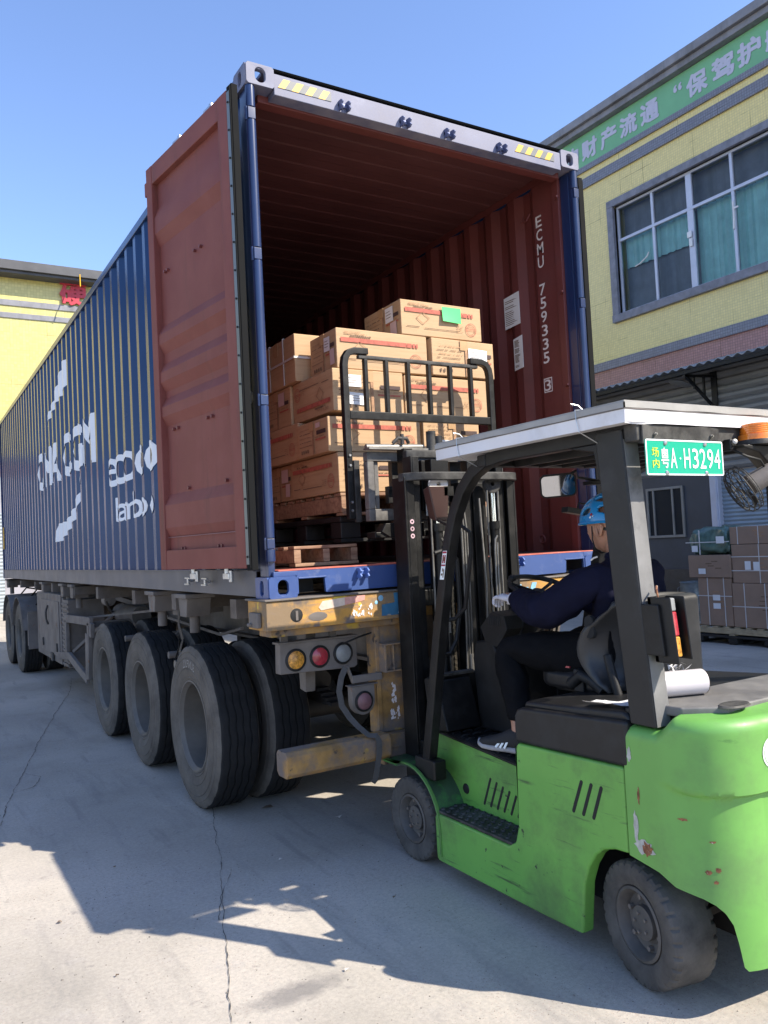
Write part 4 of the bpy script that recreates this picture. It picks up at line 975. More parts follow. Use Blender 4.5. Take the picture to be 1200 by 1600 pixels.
# ================================================================== PALLETS AND CARTONS IN THE CONTAINER
def pallet(name, x0, x1, y0, y1, z0, h, mt, label, cat, nb=7, solid=False, dirx=True, group=None):
    """boards are separate pieces; boards run along x over stringers that run along y"""
    p = empty(name, ((x0+x1)/2, (y0+y1)/2, z0)); tag(p, label, cat, group)
    t = .022
    if solid:
        m = MB(); m.box(x0, x1, y0, y1, z0+h-.035, z0+h); obj('deck', m, mt, p, bevel=.006)
        m = MB(); m.box(x0, x1, y0, y0+.10, z0, z0+.02); m.box(x0, x1, y1-.10, y1, z0, z0+.02); m.box(x0, x1, (y0+y1)/2-.05, (y0+y1)/2+.05, z0, z0+.02); obj('runner', m, mt, p)
        for i in range(3):
            for j in range(3):
                cx = x0+.075+(x1-x0-.15)*i/2; cy = y0+.075+(y1-y0-.15)*j/2
                m = MB(); m.box(cx-.07, cx+.07, cy-.07, cy+.07, z0+.022, z0+h-.036); obj('foot', m, mt, p, bevel=.006)
        return p
    rnd = random.Random(int(x0*50+z0*77)); bw = (y1-y0)/nb
    for zz in (z0+h-t, z0):
        n = nb if zz > z0 else 3
        for i in range(n):
            wd = .085; yc = y0+wd/2+(y1-y0-wd)*i/(n-1)
            m = MB(); m.box(x0+rnd.uniform(-.006, .006), x1+rnd.uniform(-.006, .006), yc-wd/2, yc+wd/2, zz+rnd.uniform(0, .002), zz+t-.002); obj('board', m, mt, p, bevel=.002, seg=1)
    for xc in (x0+.022, (x0+x1)/2, x1-.022):
        m = MB(); m.box(xc-.022, xc+.022, y0+.002, y1-.002, z0+t, z0+h-t-.001); obj('stringer', m, mt, p, bevel=.002, seg=1)
    return p
LX0, LX1, LY0, LY1 = .70, 1.90, .44, 1.50
FZ = G+.150
pallet('wooden_pallet', LX0-.02, LX1-.06, LY0-.02, LY1, 1.852, .142, m_wood, 'reddish wooden pallet directly under the stack of cartons on the forks', 'pallet', nb=8)
pallet('plastic_pallet', LX0-.02, LX1, LY0+.01, LY1+.1, 1.690, .158, m_blackpal, 'black plastic pallet sandwiched under the loaded wooden pallet', 'pallet', solid=True)
pallet('wooden_pallet', .30, LX0+.02, LY0-.12, LY1, FZ+.006, .122, m_wood, 'low wooden pallet lying on the container floor by the left post', 'pallet', nb=8)
def print_face(T, w_, h, style, rnd, P, flip=False):
    """flat print on one carton face; T(u, v) gives the 3D point, (u, v) in metres from the lower left"""
    def quad(mi, u0, u1, v0, v1, sk=0):
        if flip: u0, u1, v0, v1 = w_-u1, w_-u0, h-v1, h-v0
        P.mi = mi; P.add([T(u0, v0), T(u1, v0+sk), T(u1, v1+sk), T(u0, v1)], [(0, 1, 2, 3)])
    def ring(mi, cu, cv, r, t):
        if flip: cu, cv = w_-cu, h-cv
        P.mi = mi; n = 26
        v = [T(cu+rr*math.cos(2*PI*i/n), cv+rr*math.sin(2*PI*i/n)) for rr in (r, r-t) for i in range(n)]
        P.add(v, [(i, (i+1) % n, n+(i+1) % n, n+i) for i in range(n)])
    def words(mi, u0, u1, v, hh, dens=.85):
        u = u0
        while u < u1:
            l = rnd.uniform(.004, .012)
            if rnd.random() < dens: quad(mi, u, min(u+l, u1), v, v+hh*rnd.uniform(.7, 1))
            u += l+.003
    if style == 'long':
        z = h*.66
        quad(0, .03, w_*.76, z, z+.028); quad(0, w_*.765, w_*.82, z, z+.028); quad(0, w_*.83, w_*.86, z, z+.028); quad(0, w_*.87, w_*.89, z, z+.028)
        words(2, .06, .22, h*.86, .008); words(1, .10, .25, h*.80, .012, .95); words(2, .06, .18, h*.90, .005)
        u0 = .12
        P.mi = 2
        for a, b, c, d in ((u0, h*.5, u0+.045, h*.68), (u0+.045, h*.68, u0+.10, h*.52), (u0, h*.5, u0+.05, h*.34), (u0+.05, h*.34, u0+.10, h*.52)):
            dx, dy = c-a, d-b; l = math.hypot(dx, dy); nx, ny = -dy/l*.0025, dx/l*.0025
            q = [(a-nx, b-ny), (c-nx, d-ny), (c+nx, d+ny), (a+nx, b+ny)]
            if flip: q = [(w_-x, h-y) for x, y in q]
            P.add([T(*k) for k in q], [(0, 1, 2, 3)])
        quad(1, .04, .14, h*.24, h*.24+.004); quad(1, .18, .46, h*.22, h*.22+.004)
        ring(0, w_*.86, h*.32, .045, .004); ring(0, w_*.86, h*.32, .033, .002); quad(0, w_*.86-.04, w_*.86+.04, h*.32-.006, h*.32-.003); quad(0, w_*.86-.04, w_*.86+.04, h*.32+.003, h*.32+.006); words(0, w_*.86-.028, w_*.86+.03, h*.32+.014, .004)
        for k in range(4): words(2, w_*.68, w_*.76, h*.28-k*.012+.02, .005)
    else:
        quad(3, w_*.66, w_*.95, h*.56, h*.56+.026)
        quad(0, w_*.62, w_*.95, h*.40, h*.40+.010); words(2, w_*.6, w_*.92, h*.48, .008)
        for k in range(5): words(1 if k % 2 else 2, .04, w_*.48, h*.78-k*.026, .006, .7)
        quad(1, .03, w_*.52, h*.30, h*.30+.0025)
        for k in range(4): quad(1, .06+k*.03, .072+k*.03, h*.10, h*.10+.022)
        quad(2, w_*.52, w_*.56, 0.004, h-.004)
m_kband = M('faded_black_band_print', (.075, .045, .04), .75, var=.2, vs=40)
CARD = [m_pr, m_pk, m_pf, m_kband]
crt = 0
def carton(x0, x1, y0, y1, z0, z1, rear, left, label, rz=0.0, labels=(), flip=(False, False), seed=None, plain=False, group='printed cartons stacked on the forklift load', mat=None, straps=False):
    """a carton; faces towards the camera are the rear (-y) and the left (-x)"""
    global crt; crt += 1; rnd = random.Random(seed or crt)
    g_ = .002; x0 += g_; x1 -= g_; y0 += g_; y1 -= g_; z0 += .001; z1 -= .003
    c = Vector(((x0+x1)/2, (y0+y1)/2, z0)); w_, d, h = x1-x0, y1-y0, z1-z0
    m = MB(); m.box(x0, x1, y0, y1, z0, z1)
    o = obj('carton', m, mat or m_card, bevel=.006, seg=2, at=c); tag(o, label, 'box', group)
    # a little sag and bulge, no two alike
    for v in o.data.vertices:
        k = math.sin((v.co.z)/h*PI)*.004; v.co.x += math.copysign(k, v.co.x)*rnd.uniform(.5, 1.2); v.co.y += math.copysign(k, v.co.y)*rnd.uniform(.4, 1)
        if v.co.z > h*.6: v.co.z += rnd.uniform(-.0025, .0015)
    e = .0062
    TR_ = lambda u, v: (x0+u, y0-e, z0+v); TL = lambda u, v: (x0-e, y1-u, z0+v)
    if not plain:
        P = MB(); print_face(TR_, w_, h, rear, rnd, P, flip[0]); print_face(TL, d, h, left, rnd, P, flip[1]); obj('print', P, CARD, o, flat=True)
    # tape over the end and the top seam
    m = MB(); hz = h-.008
    if left == 'end': m.box(x0-.0068, x0-.005, (y0+y1)/2-.03, (y0+y1)/2+.03, z0+h*.72, z1-.004)
    else: m.box((x0+x1)/2-.03, (x0+x1)/2+.03, y0-.0068, y0-.005, z0+h*.72, z1-.004)
    m.box(x0+.01, x1-.01, (y0+y1)/2-.03, (y0+y1)/2+.03, z1-.001, z1+.0005)
    obj('tape', m, m_cardg, o)
    for f_, u, v, a, b, mt in labels:
        T = TR_ if f_ == 'R' else TL; t_ = rnd.uniform(-.05, .05); e2 = .0012
        pts = []
        for du, dv in ((0, 0), (a, 0), (a, b), (0, b)):
            uu = u+du*math.cos(t_)-dv*math.sin(t_); vv = v+du*math.sin(t_)+dv*math.cos(t_); p = list(T(uu, vv)); p[1 if f_ == 'R' else 0] -= e2; pts.append(tuple(p))
        m = MB(); m.add(pts, [(0, 1, 2, 3)]); lb_ = obj('label', m, mt, o, flat=True)
        if mt is m_paper:
            m = MB()
            for k in range(3):
                q = []
                for du, dv in ((.1, .3+k*.2), (rnd.uniform(.5, .9), .3+k*.2), (rnd.uniform(.5, .9), .34+k*.2), (.1, .34+k*.2)):
                    p = Vector(pts[0])+(Vector(pts[1])-Vector(pts[0]))*du+(Vector(pts[3])-Vector(pts[0]))*dv; p[1 if f_ == 'R' else 0] -= .0006; q.append(p)
                m.add(q, [(0, 1, 2, 3)])
            obj('label_print', m, m_pk, lb_, flat=True)
    if straps:
        m = MB(); r = .0085
        for u in straps:
            m.box(x0-r, x0-r+.003, y0+(y1-y0)*u-.007, y0+(y1-y0)*u+.007, z0, z1+.004); m.box(x0-r, x1, y0+(y1-y0)*u-.007, y0+(y1-y0)*u+.007, z1+.002, z1+.004)
        m.box(x0-r-.001, x0-r+.002, y0-r, y1+r, z0+h*.5-.007, z0+h*.5+.007); m.box(x0-r, x1+r, y0-r, y0-r+.003, z0+h*.5-.007, z0+h*.5+.007)
        obj('strap', m, m_strap, o)
    o.rotation_euler = (0, 0, rz); return o
LP_ = m_paper; pink = M('pink_carton_label', (.62, .46, .44), .7, var=.05)
T0, T1, T2, T3, T4, T5 = 1.995, 2.248, 2.500, 2.770, 3.030, 3.268
# tier 1
carton(.665, 1.11, .42, 1.10, T0, T1, 'end', 'long', 'bottom tier carton at the near left corner, stripe on its long side', .006)
carton(.675, 1.36, 1.11, 1.55, T0, T1, 'long', 'end', 'bottom tier carton behind the corner one, white label beside a black band', 0, [('L', .27, .13, .11, .09, pink), ('L', .33, .03, .07, .09, pink)])
carton(1.115, 1.80, .43, .87, T0, T1, 'long', 'end', 'bottom tier carton seen through the carriage frame', .0, [('R', .08, .02, .14, .10, LP_)])
carton(1.38, 1.84, .88, 1.54, T0, T1, 'end', 'long', 'bottom tier carton at the far right, hidden behind the mast')
# tier 2
carton(.615, 1.30, .43, .87, T1, T2-.03, 'long', 'end', 'second tier carton with red stripe crossed by the backrest shadow', -.004, [('L', .28, .165, .06, .03, pink)])
carton(.625, 1.07, .885, 1.55, T1, T2, 'end', 'long', 'second tier carton behind the striped one, on the left side', .004)
carton(1.315, 1.78, .425, 1.08, T1, T2-.02, 'end', 'long', 'second tier carton on the right with a white slip at its foot', .0, [('R', .10, .04, .16, .05, LP_)])
carton(1.1, 1.78, 1.10, 1.54, T1, T2, 'long', 'end', 'second tier carton at the back right of the load')
# tier 3
carton(.655, 1.175, .42, 1.00, T2, T3, 'end', 'long', 'third tier carton with blue and white labels behind the left backrest bars', .003,
       [('R', .10, .155, .10, .075, LP_), ('R', .11, .045, .12, .075, LP_)], flip=(False, True))
carton(.64, 1.30, 1.01, 1.47, T2, T3, 'long', 'end', 'third tier carton behind the left corner with pink label over a black band', 0, [('L', .27, .15, .10, .09, pink)])
carton(1.185, 1.865, .425, .87, T2, T3-.01, 'long', 'end', 'third tier carton with red stripe behind the right backrest bars')
carton(1.32, 1.86, .88, 1.45, T2, T3, 'end', 'long', 'third tier carton at the back right of the load')
# tier 4
carton(.70, 1.385, .43, .80, T3, T4, 'long', 'end', 'fourth tier carton on the left, long red stripe and two labels on its end', .0, [('L', .21, .13, .08, .09, LP_), ('L', .29, .03, .06, .10, pink)])
carton(1.405, 1.935, .415, 1.06, T3, T4-.004, 'end', 'long', 'fourth tier carton on the right with white label, overhanging the load', .01, [('R', .30, .115, .16, .085, LP_)])
carton(.62, 1.28, .86, 1.44, T3, T4+.062, 'end', 'end', 'plain carton bound with white straps behind the fourth tier', -.01, plain=True, straps=(.30, .72))
carton(1.29, 1.80, 1.08, 1.5, T3, T4, 'long', 'end', 'fourth tier carton at the back right of the load')
# top
o_ = carton(1.195, 1.852, .43, .92, T4, T5, 'long', 'end', 'topmost carton with the bright green note stuck on its red stripe', -.012, [('L', .30, .11, .10, .10, LP_), ('L', .36, .01, .08, .09, pink)])
m = MB(); m.grid(6, 4, lambda u, v: (1.515+.155*u, .4165-.010*(1-v)**2*(1-u)-.001, 3.135+.105*v+.006*(1-u)*(1-v))); obj('green_note', m, m_gnote, o_, fixn=False)

# ================================================================== PALLET OF CARTONS BY THE BUILDING
YX = 8.4
grp = 'cartons on the pallet beside the factory wall'
pallet('plastic_pallet', YX, YX+1.1, 2.75, 4.02, 0.002, .125, m_blackpal, 'black plastic pallet on the yard floor under the pale wooden pallet', 'pallet', solid=True)
pb = pallet('wooden_pallet', YX, YX+1.1, 2.72, 4.06, .128, .125, m_woodpale, 'pale wooden pallet under the cartons beside the factory wall', 'pallet', nb=8)
def ycarton(y0, y1, z0, z1, label, labels=(), straps=None, hz=(.5,), dx=0, dd=.62):
    x0 = YX+.03+dx; m = MB(); m.box(x0, x0+dd, y0+.002, y1-.002, z0+.001, z1-.002)
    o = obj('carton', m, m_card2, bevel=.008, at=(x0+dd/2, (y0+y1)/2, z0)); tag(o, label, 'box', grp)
    m = MB()
    for u in (straps or ()): y = y0+(y1-y0)*u; m.box(x0-.006, x0-.003, y-.006, y+.006, z0, z1+.003); m.box(x0-.006, x0+dd, y-.006, y+.006, z1+.0005, z1+.003)
    for u in hz: z = z0+(z1-z0)*u; m.box(x0-.008, x0-.0055, y0-.004, y1+.004, z-.006, z+.006)
    if m.v: obj('strap', m, m_strap, o)
    for (yy, zz, a, b) in labels:
        m = MB(); m.box(x0-.012, x0-.010, yy, yy+a, zz, zz+b); obj('label', m, m_paper, o, flat=True)
    m = MB(); rnd = random.Random(int(y0*100+z0*10))
    for k in range(4): yy = y0+(y1-y0)*rnd.uniform(.3, .6); m.box(x0-.0025, x0-.0015, yy-.10, yy+.0, z0+(z1-z0)*(.4+.1*k), z0+(z1-z0)*(.4+.1*k)+.012)
    obj('print', m, m_pk if rnd.random() < .4 else m_pf, o, flat=True)
    return o
ycarton(3.36, 3.92, .255, .945, 'tall strapped carton at the lower left of the yard pallet', [(3.55, .62, .12, .08), (3.55, .50, .12, .08)], (.22, .7), (.62,))
ycarton(3.34, 4.05, .947, 1.275, 'carton with a white label under the green wrapped parcel', [(3.75, 1.00, .12, .08)], None, (), -.02)
ycarton(2.60, 3.35, .255, .872, 'big strapped carton at the lower right of the yard pallet', [], (.32, .74), (.47,), -.01)
ycarton(2.66, 3.33, .874, 1.415, 'middle right carton with two upright white labels', [(3.03, 1.06, .09, .12), (2.90, 1.05, .09, .12)], (.36,), (.32, .68))
ycarton(2.70, 3.34, 1.417, 1.665, 'top right carton of the yard pallet', [], (.3, .8), (), .0)
m = MB()
def bag(u, v):
    a = 2*PI*u; b = PI*(v-.5); sx_, sy_, sz_ = .33, .37, .19
    e1 = lambda t, p: math.copysign(abs(t)**p, t)
    nz = .015*math.sin(a*9+v*13)+.012*math.sin(a*17-v*21)
    return (YX+.36+(sx_+nz)*e1(math.cos(b), .35)*e1(math.cos(a), .4), 3.69+(sy_+nz)*e1(math.cos(b), .35)*e1(math.sin(a), .4), 1.465+.02*math.cos(a*2)*math.cos(b)+(sz_+nz*.6)*e1(math.sin(b), .55)+(.035*math.cos(a+2.2) if v > .5 else 0))
m.grid(60, 24, bag); bg_ = obj('wrapped_parcel', m, m_film, None, fixn=True, ang=60); tag(bg_, 'green plastic wrapped parcel on top of the left cartons of the yard pallet', 'parcel')
m = MB(); m.box(YX+.0, YX+.008, 3.82, 3.834, 1.28, 1.64); m.box(YX-.01, YX+.0, 3.33, 4.06, 1.455, 1.468); obj('strap', m, m_strap, bg_)
for y, z, a, b in ((3.85, 1.325, .10, .09), (3.40, 1.44, .13, .10)):
    m = MB(); m.box(YX-.018, YX-.014, y, y+a, z, z+b); obj('label', m, m_paper, bg_, flat=True)
# bin beside the wall
m = MB(); c_ = (10.75, 5.86, 0)
m.lathe([(0, .012), (.17, .012), (.175, .0), (.18, .02), (.185, .18), (.192, .19), (.188, .20), (.195, .40), (.203, .41), (.198, .42), (.205, .68), (.215, .70), (.205, .712), (.19, .70), (.17, .06), (0, .05)], c_, 'z', 32)
bn_ = obj('rubbish_bin', m, m_bin, None, fixn=False); tag(bn_, 'battered galvanised bin beside the carton pallet at the wall', 'bin')
for v in bn_.data.vertices: v.co.x += .008*math.sin(v.co.z*23+v.co.y*15); v.co.y += .008*math.sin(v.co.z*17)
m = MB(); m.tube([(10.72, 6.09, .62), (10.70, 6.14, .58), (10.70, 6.14, .50), (10.72, 6.08, .47)], .008, 6); obj('handle', m, m_bin, bn_)
m = MB()
m.box(10.2, 10.95, 6.25, 6.95, .0, .10); sp_ = obj('floor_pallet', m, m_blackpal, None, bevel=.01); tag(sp_, 'small dark pallet lying flat beside the bin', 'pallet')
m = MB(); m.box(10.3, 10.4, 6.3, 6.9, .10, .13); m.box(10.6, 10.7, 6.3, 6.9, .10, .13); obj('board', m, m_blackpal, sp_)
# ================================================================== FORKLIFT
XC = 1.17
fk = empty('forklift', (XC, -1.05, 0))
tag(fk, 'bright green electric forklift with black mast lifting a pallet of cartons into the container', 'forklift')
def mx(x): return 2*XC-x
def both(fn):
    for s_ in (0, 1): fn(s_)
def mir(m):
    o = MB(); o.v = [(mx(p[0]), p[1], p[2]) for p in m.v]; o.f = [tuple(reversed(f)) for f in m.f]; o.m = list(m.m); return o
def part(name, m, mt, parent=None, **k): return obj(name, m, mt, parent or fk, **k)
# --- body
arch = [(-1.550, .098), (-1.562, .20), (-1.575, .30), (-1.605, .375), (-1.645, .432), (-1.69, .465), (-1.745, .482), (-1.812, .486)]
sidep = [(-.565, .083), (-1.33, .090)] + arch + [(-1.812, .800), (-1.215, .780), (-1.204, .760), (-1.190, .42), (-1.165, .345), (-1.12, .318), (-.565, .318), (-.548, .30), (-.548, .10)]
for s_ in (0, 1):
    m = MB(); m.prism(sidep, 'x', .600, .665)
    part('side_panel', mir(m) if s_ else m, m_green, bevel=.012, seg=3)
    # recessed side of the step well and the flare back to the outer skin
    m = MB(); m.prism([(-.335, .25), (-.335, .655), (-.42, .665), (-1.21, .598), (-1.21, .30), (-.56, .30), (-.56, .12), (-.42, .15)], 'x', .765, .80)
    part('step_well_panel', mir(m) if s_ else m, m_green, bevel=.008)
    m = MB(); m.add([(.602, -1.196, .33), (.602, -1.20, .778), (.766, -1.03, .62), (.766, -1.00, .32)], [(0, 1, 2, 3)]); m.add([(.604, -1.22, .33), (.604, -1.22, .778), (.77, -1.22, .778), (.77, -1.05, .62)], [(0, 1, 2, 3)])
    part('flare', mir(m) if s_ else m, m_green)
    # step plate with raised ring studs
    m = MB(); m.prism([(.606, -.552), (.606, -1.135), (.64, -1.15), (.795, -1.03), (.80, -.60), (.765, -.535)], 'z', .320, .334)
    st = part('step_plate', mir(m) if s_ else m, m_blkworn, bevel=.003)
    m = MB()
    for i in range(4):
        for j in range(11):
            x = .632+i*.040; y = -.58-j*.050-(i % 2)*.02
            if y > -1.12+(x-.6)*.45: m.lathe([(.005, .0), (.007, .005), (.011, .005), (.014, .0)], (x, y, .334), 'z', 10)
    part('tread_studs', mir(m) if s_ else m, m_blkworn, st)
m = MB(); m.prism([(-.36, .30), (-.36, .63), (-1.22, .575), (-1.22, .76), (-1.80, .79), (-1.80, .50), (-1.55, .42), (-1.52, .12), (-.55, .11), (-.50, .3)], 'x', .86, mx(.86)); part('chassis_core', m, m_chdark)
m = MB(); m.box(.64, mx(.64), -1.80, -1.22, .50, .785); part('battery_case', m, m_chdark)
m = MB(); m.prism([(-.38, .655), (-.385, .668), (-1.22, .606), (-1.22, .594)], 'x', .755, mx(.755)); fl_ = part('floor_plate', m, m_blk, bevel=.004)
m = MB()
for i in range(12):
    y = -.42-i*.062
    for j in range(11 if i % 2 else 10):
        x = .79+j*.075+(i % 2)*-.015; z = .668-( -.385-y)*.0743
        m.tube([(x, y, z), (x+.02, y, z+.006), (x+.045, y, z+.006), (x+.06, y, z)], .006, 6)
for i in range(6): m.bar((.765+.012*i*.9, -.39, .667), (.765+.012*i*.9, -1.2, .607), .005, .006)
part('mat_ribs', m, m_blkpl, fl_)
# ventilation slots: flat dark inlays painted as the shade of recesses
def slot(p0, p1, wd, mt, name='vent_slot', x=.600, par=None):
    m = MB(); n = 6; d = Vector((0, p1[0]-p0[0], p1[1]-p0[1])).normalized(); q = Vector((0, -d.z, d.y)); pts = []
    for c, s0 in ((Vector((0, *p1)), -1), (Vector((0, *p0)), 1)):
        for k in range(n+1):
            a = PI*k/n; v = c+q*(-s0*math.cos(a))*wd*-1+d*(math.sin(a))*wd*(-s0); pts.append((v.y, v.z))
    m.prism(pts, 'x', x-.0015, x+.01)
    return part(name, m, mt, flat=True)
for i in range(3): slot((-1.540-i*.054, .575), (-1.592-i*.052, .698), .0075, m_dark)
for i in range(6): slot((-.746-i*.0505, .375), (-.803-i*.0465, .505-i*.010), .0065, m_dark, x=.765)
m = MB(); m.lathe([(.0, -.0045), (.022, -.0045), (.026, -.001), (.026, .01)], (.765, -.600, .413), 'x', 24); part('plug_cap', m, m_blkpl)
# mudguards over the front wheels
for s_ in (0, 1):
    m = MB(); wy, wz = -.31, .222; P = []
    P.append((-.06, wz+.265)); 
    for k in range(0, 13): a = math.radians(68+112*k/12); P.append((wy+.285*math.cos(a), wz+.285*math.sin(a)))
    P.append((wy-.285, .115))
    inn = [(p[0]*1.0+(0 if i == 0 else .0), p[1]-.012) for i, p in enumerate(P[:6])]+[(wy+(p[0]-wy)*.957, wz+(p[1]-wz)*.957) for p in P[6:]]
    m.prism(P+inn[::-1], 'x', .598, .80); part('mudguard', mir(m) if s_ else m, m_grnfend, bevel=.003)
    m = MB(); lip = [(wy+(p[0]-wy)*1.02, wz+(p[1]-wz)*1.02) for p in P]
    m.prism(P+lip[::-1], 'x', .592, .612); part('mudguard_lip', mir(m) if s_ else m, m_green, bevel=.003)
# --- wheels
def solid_tyre(x0, wd, R_, rim, lugs, bw=.0):
    m = MB(); n = 144
    prof = [(rim, .028), (rim+.012, .010), (rim+.03, .004), (R_-.05, .0), (R_-.028, .001), (R_-.012, .004), (R_-.003, .012), (R_, .030), (R_, wd-.030), (R_-.003, wd-.012), (R_-.012, wd-.004), (R_-.028, wd-.001), (R_-.05, wd), (rim+.03, wd-.004), (rim, wd-.02)]
    rings = []
    for j, (r, x) in enumerate(prof):
        rg = []
        for i in range(n):
            a = 2*PI*i/n; cut = lugs and i % 5 == 0 and 4 <= j <= 11 and j not in (7, 8)
            rr = r-(.011 if cut else 0); rg.append((x, rr*math.cos(a), rr*math.sin(a)))
        rings.append(rg)
    m.loft(rings, False); return m
def fl_wheel(x, y, R_, wd, rim, rot=0, lugs=True):
    """outer face at x, facing -x"""
    w_ = empty('wheel', (x, y, R_), fk)
    t = obj('tyre', shifted(solid_tyre(0, wd, R_, rim, lugs), x, y, R_), m_fltyre, w_, at=(x, y, R_), ang=28)
    r = MB(); r.lathe([(rim+.004, .024), (rim+.006, .010), (rim-.004, .006), (rim-.012, .016), (rim-.022, .05), (.075, .058), (.062, .050), (.060, .030), (.045, .026), (.0, .026)], (0, 0, 0), 'x', 44)
    ro = obj('rim', shifted(r, x, y, R_), m_rimdk, w_, at=(x, y, R_), fixn=False)
    b = MB()
    for k in range(6):
        a = 2*PI*k/6+.3; b.cyl((.036, .088*math.cos(a), .088*math.sin(a)), (.058, .088*math.cos(a), .088*math.sin(a)), .010, n=6)
    for k in range(5):
        a = 2*PI*k/5; b.cyl((.018, .036*math.cos(a), .036*math.sin(a)), (.03, .036*math.cos(a), .036*math.sin(a)), .006, n=6)
    obj('wheel_nuts', shifted(b, x, y, R_), m_chgrey, ro, at=(x, y, R_), kind='stuff')
    w_.rotation_euler = (rot, 0, 0); return w_
fl_wheel(.618, -.292, .214, .17, .118)
w_ = fl_wheel(.622, -1.822, .222, .19, .125); w_.rotation_euler = (0, 0, math.radians(-12)); w_.location.x += .004; w_.location.y += .022
for x, y, R_ in ((.618, -.310, .222), (.622, -1.822, .226)):
    w_ = fl_wheel(x, y, R_, .17, .125, 1.1); w_.location.x = mx(x)-wloc(fk).x; w_.rotation_euler = (0, 0, PI)
m = MB(); m.cyl((.78, -.31, .222), (mx(.78), -.31, .222), .07, n=14); part('front_axle', m, m_chdark)
m = MB(); m.cyl((.78, -1.822, .226), (mx(.78), -1.822, .226), .05, n=14); m.box(.84, mx(.84), -1.90, -1.74, .22, .34); m.bar((.80, -1.95, .27), (mx(.80), -1.95, .27), .03, .03)
part('steering_axle', m, m_chdark)
# --- counterweight: skirt that follows the plan outline, arch cut over the rear wheel
oc = [(.600, -1.818), (.600, -1.95)]
for k in range(1, 13):
    a = PI/2*k/12; oc.append((.86-.26*math.cos(a)**.9, -1.95-.27*math.sin(a)**.9))
oc += [(1.0, -2.24), (1.17, -2.25)]
full = oc+[(mx(x), y) for x, y in oc[::-1][1:]]
bots = [(0, .486), (.8, .469), (2.5, .431), (5.25, .411), (6.4, .395), (7.3, .372), (8.0, .335), (8.5, .26), (8.75, .20), (9.2, .185), (99, .185)]
def lerp(tab, s):
    for (a, va), (b, vb) in zip(tab, tab[1:]):
        if s <= b: return va+(vb-va)*max(0, (s-a))/(b-a)
    return tab[-1][1]
def sm(t): t = max(0, min(1, t)); return t*t*(3-2*t)
NU = 150; nn = len(full)-1
def outl(u):
    s = u*nn; mirr = s > nn/2; q = nn-s if mirr else s
    if q <= 1: x, y = .600, -1.818-.132*q
    elif q <= 13: a = PI/2*(q-1)/12; x, y = .86-.26*math.cos(a)**.9, -1.95-.27*math.sin(a)**.9
    else: t = (q-13)/2; x, y = .86+.31*t, -2.22-.03*math.sin(t*PI/2)
    return (mx(x) if mirr else x), y, q
m = MB(); NV = 60
def cw(u, v):
    x, y, s = outl(u); zb = lerp(bots, s)
    # the top of the casting dips beside the pillar foot and rises to the hood behind
    zt = .955+.055*sm((s-1.2)/2.2)
    if v < .86: z = zb+(zt-.045-zb)*(v/.86); ins = 0
    else: a = (v-.86)/.14*PI/2; z = zt-.045+.045*math.sin(a); ins = .045*(1-math.cos(a))
    # waist crease and a shallow scoop under it
    cr = sm((s-.8)/4); k = (z-(.79-.03*cr))
    ins += .024*cr*sm(-k/.016)*sm((z-.22)/.5)
    cx, cy = XC, -1.5; dx, dy = x-cx, y-cy
    if abs(y+1.818) < 1e-6 or y > -1.95: nx, ny = (-1 if x < XC else 1), 0
    else:
        l = math.hypot(x-(.86 if x < .86 else mx(.86) if x > mx(.86) else x), y+1.95) or 1
        nx, ny = ((x-(.86 if x < .86 else mx(.86) if x > mx(.86) else x))/l, (y+1.95)/l)
    return (x-nx*ins, y-ny*ins, z)
m.grid(NU, NV, cw)
# top skin from the rim inwards
m.grid(NU, 6, lambda u, v: ((lambda p: (p[0]+(XC-p[0])*v*.75, p[1]+(-1.90-p[1])*v*.9, p[2]+.018*sm(v*2)))(cw(u, 1))))
# lower lip folded inwards
m.grid(NU, 1, lambda u, v: ((lambda p: (p[0]+(XC-p[0])*v*.12, p[1]+(-1.8-p[1])*v*.12, p[2]))(cw(u, 0))))
bm_ = part('counterweight', m, m_greencw, ang=50, label='heavy green counterweight with rounded corners and scraped edges')
m = MB(); m.box(.66, mx(.66), -2.05, -1.95, .45, .93); m.box(.98, mx(.98), -2.16, -1.7, .14, .45); m.box(.70, mx(.70), -1.97, -1.86, .45, .99); part('chassis_rear', m, m_chdark)
m = MB(); m.prism([(.66, -1.835), (.68, -2.02), (.80, -2.12), (mx(.80), -2.12), (mx(.68), -2.02), (mx(.66), -1.835)], 'z', 1.000, 1.036); part('top_cover', m, M('sun_bleached_grey_cover', (.13, .125, .12), .55, var=.15, dirt=((.25, .24, .22), .6, 6, .45, .7)), bevel=.008)
m = MB(); m.lathe([(0, .006), (.05, .006), (.056, .0)], (.845, -2.115, 1.034), 'z', 24); o_ = part('filler_cap', m, m_blkworn); o_.scale = (1.3, .75, 1)
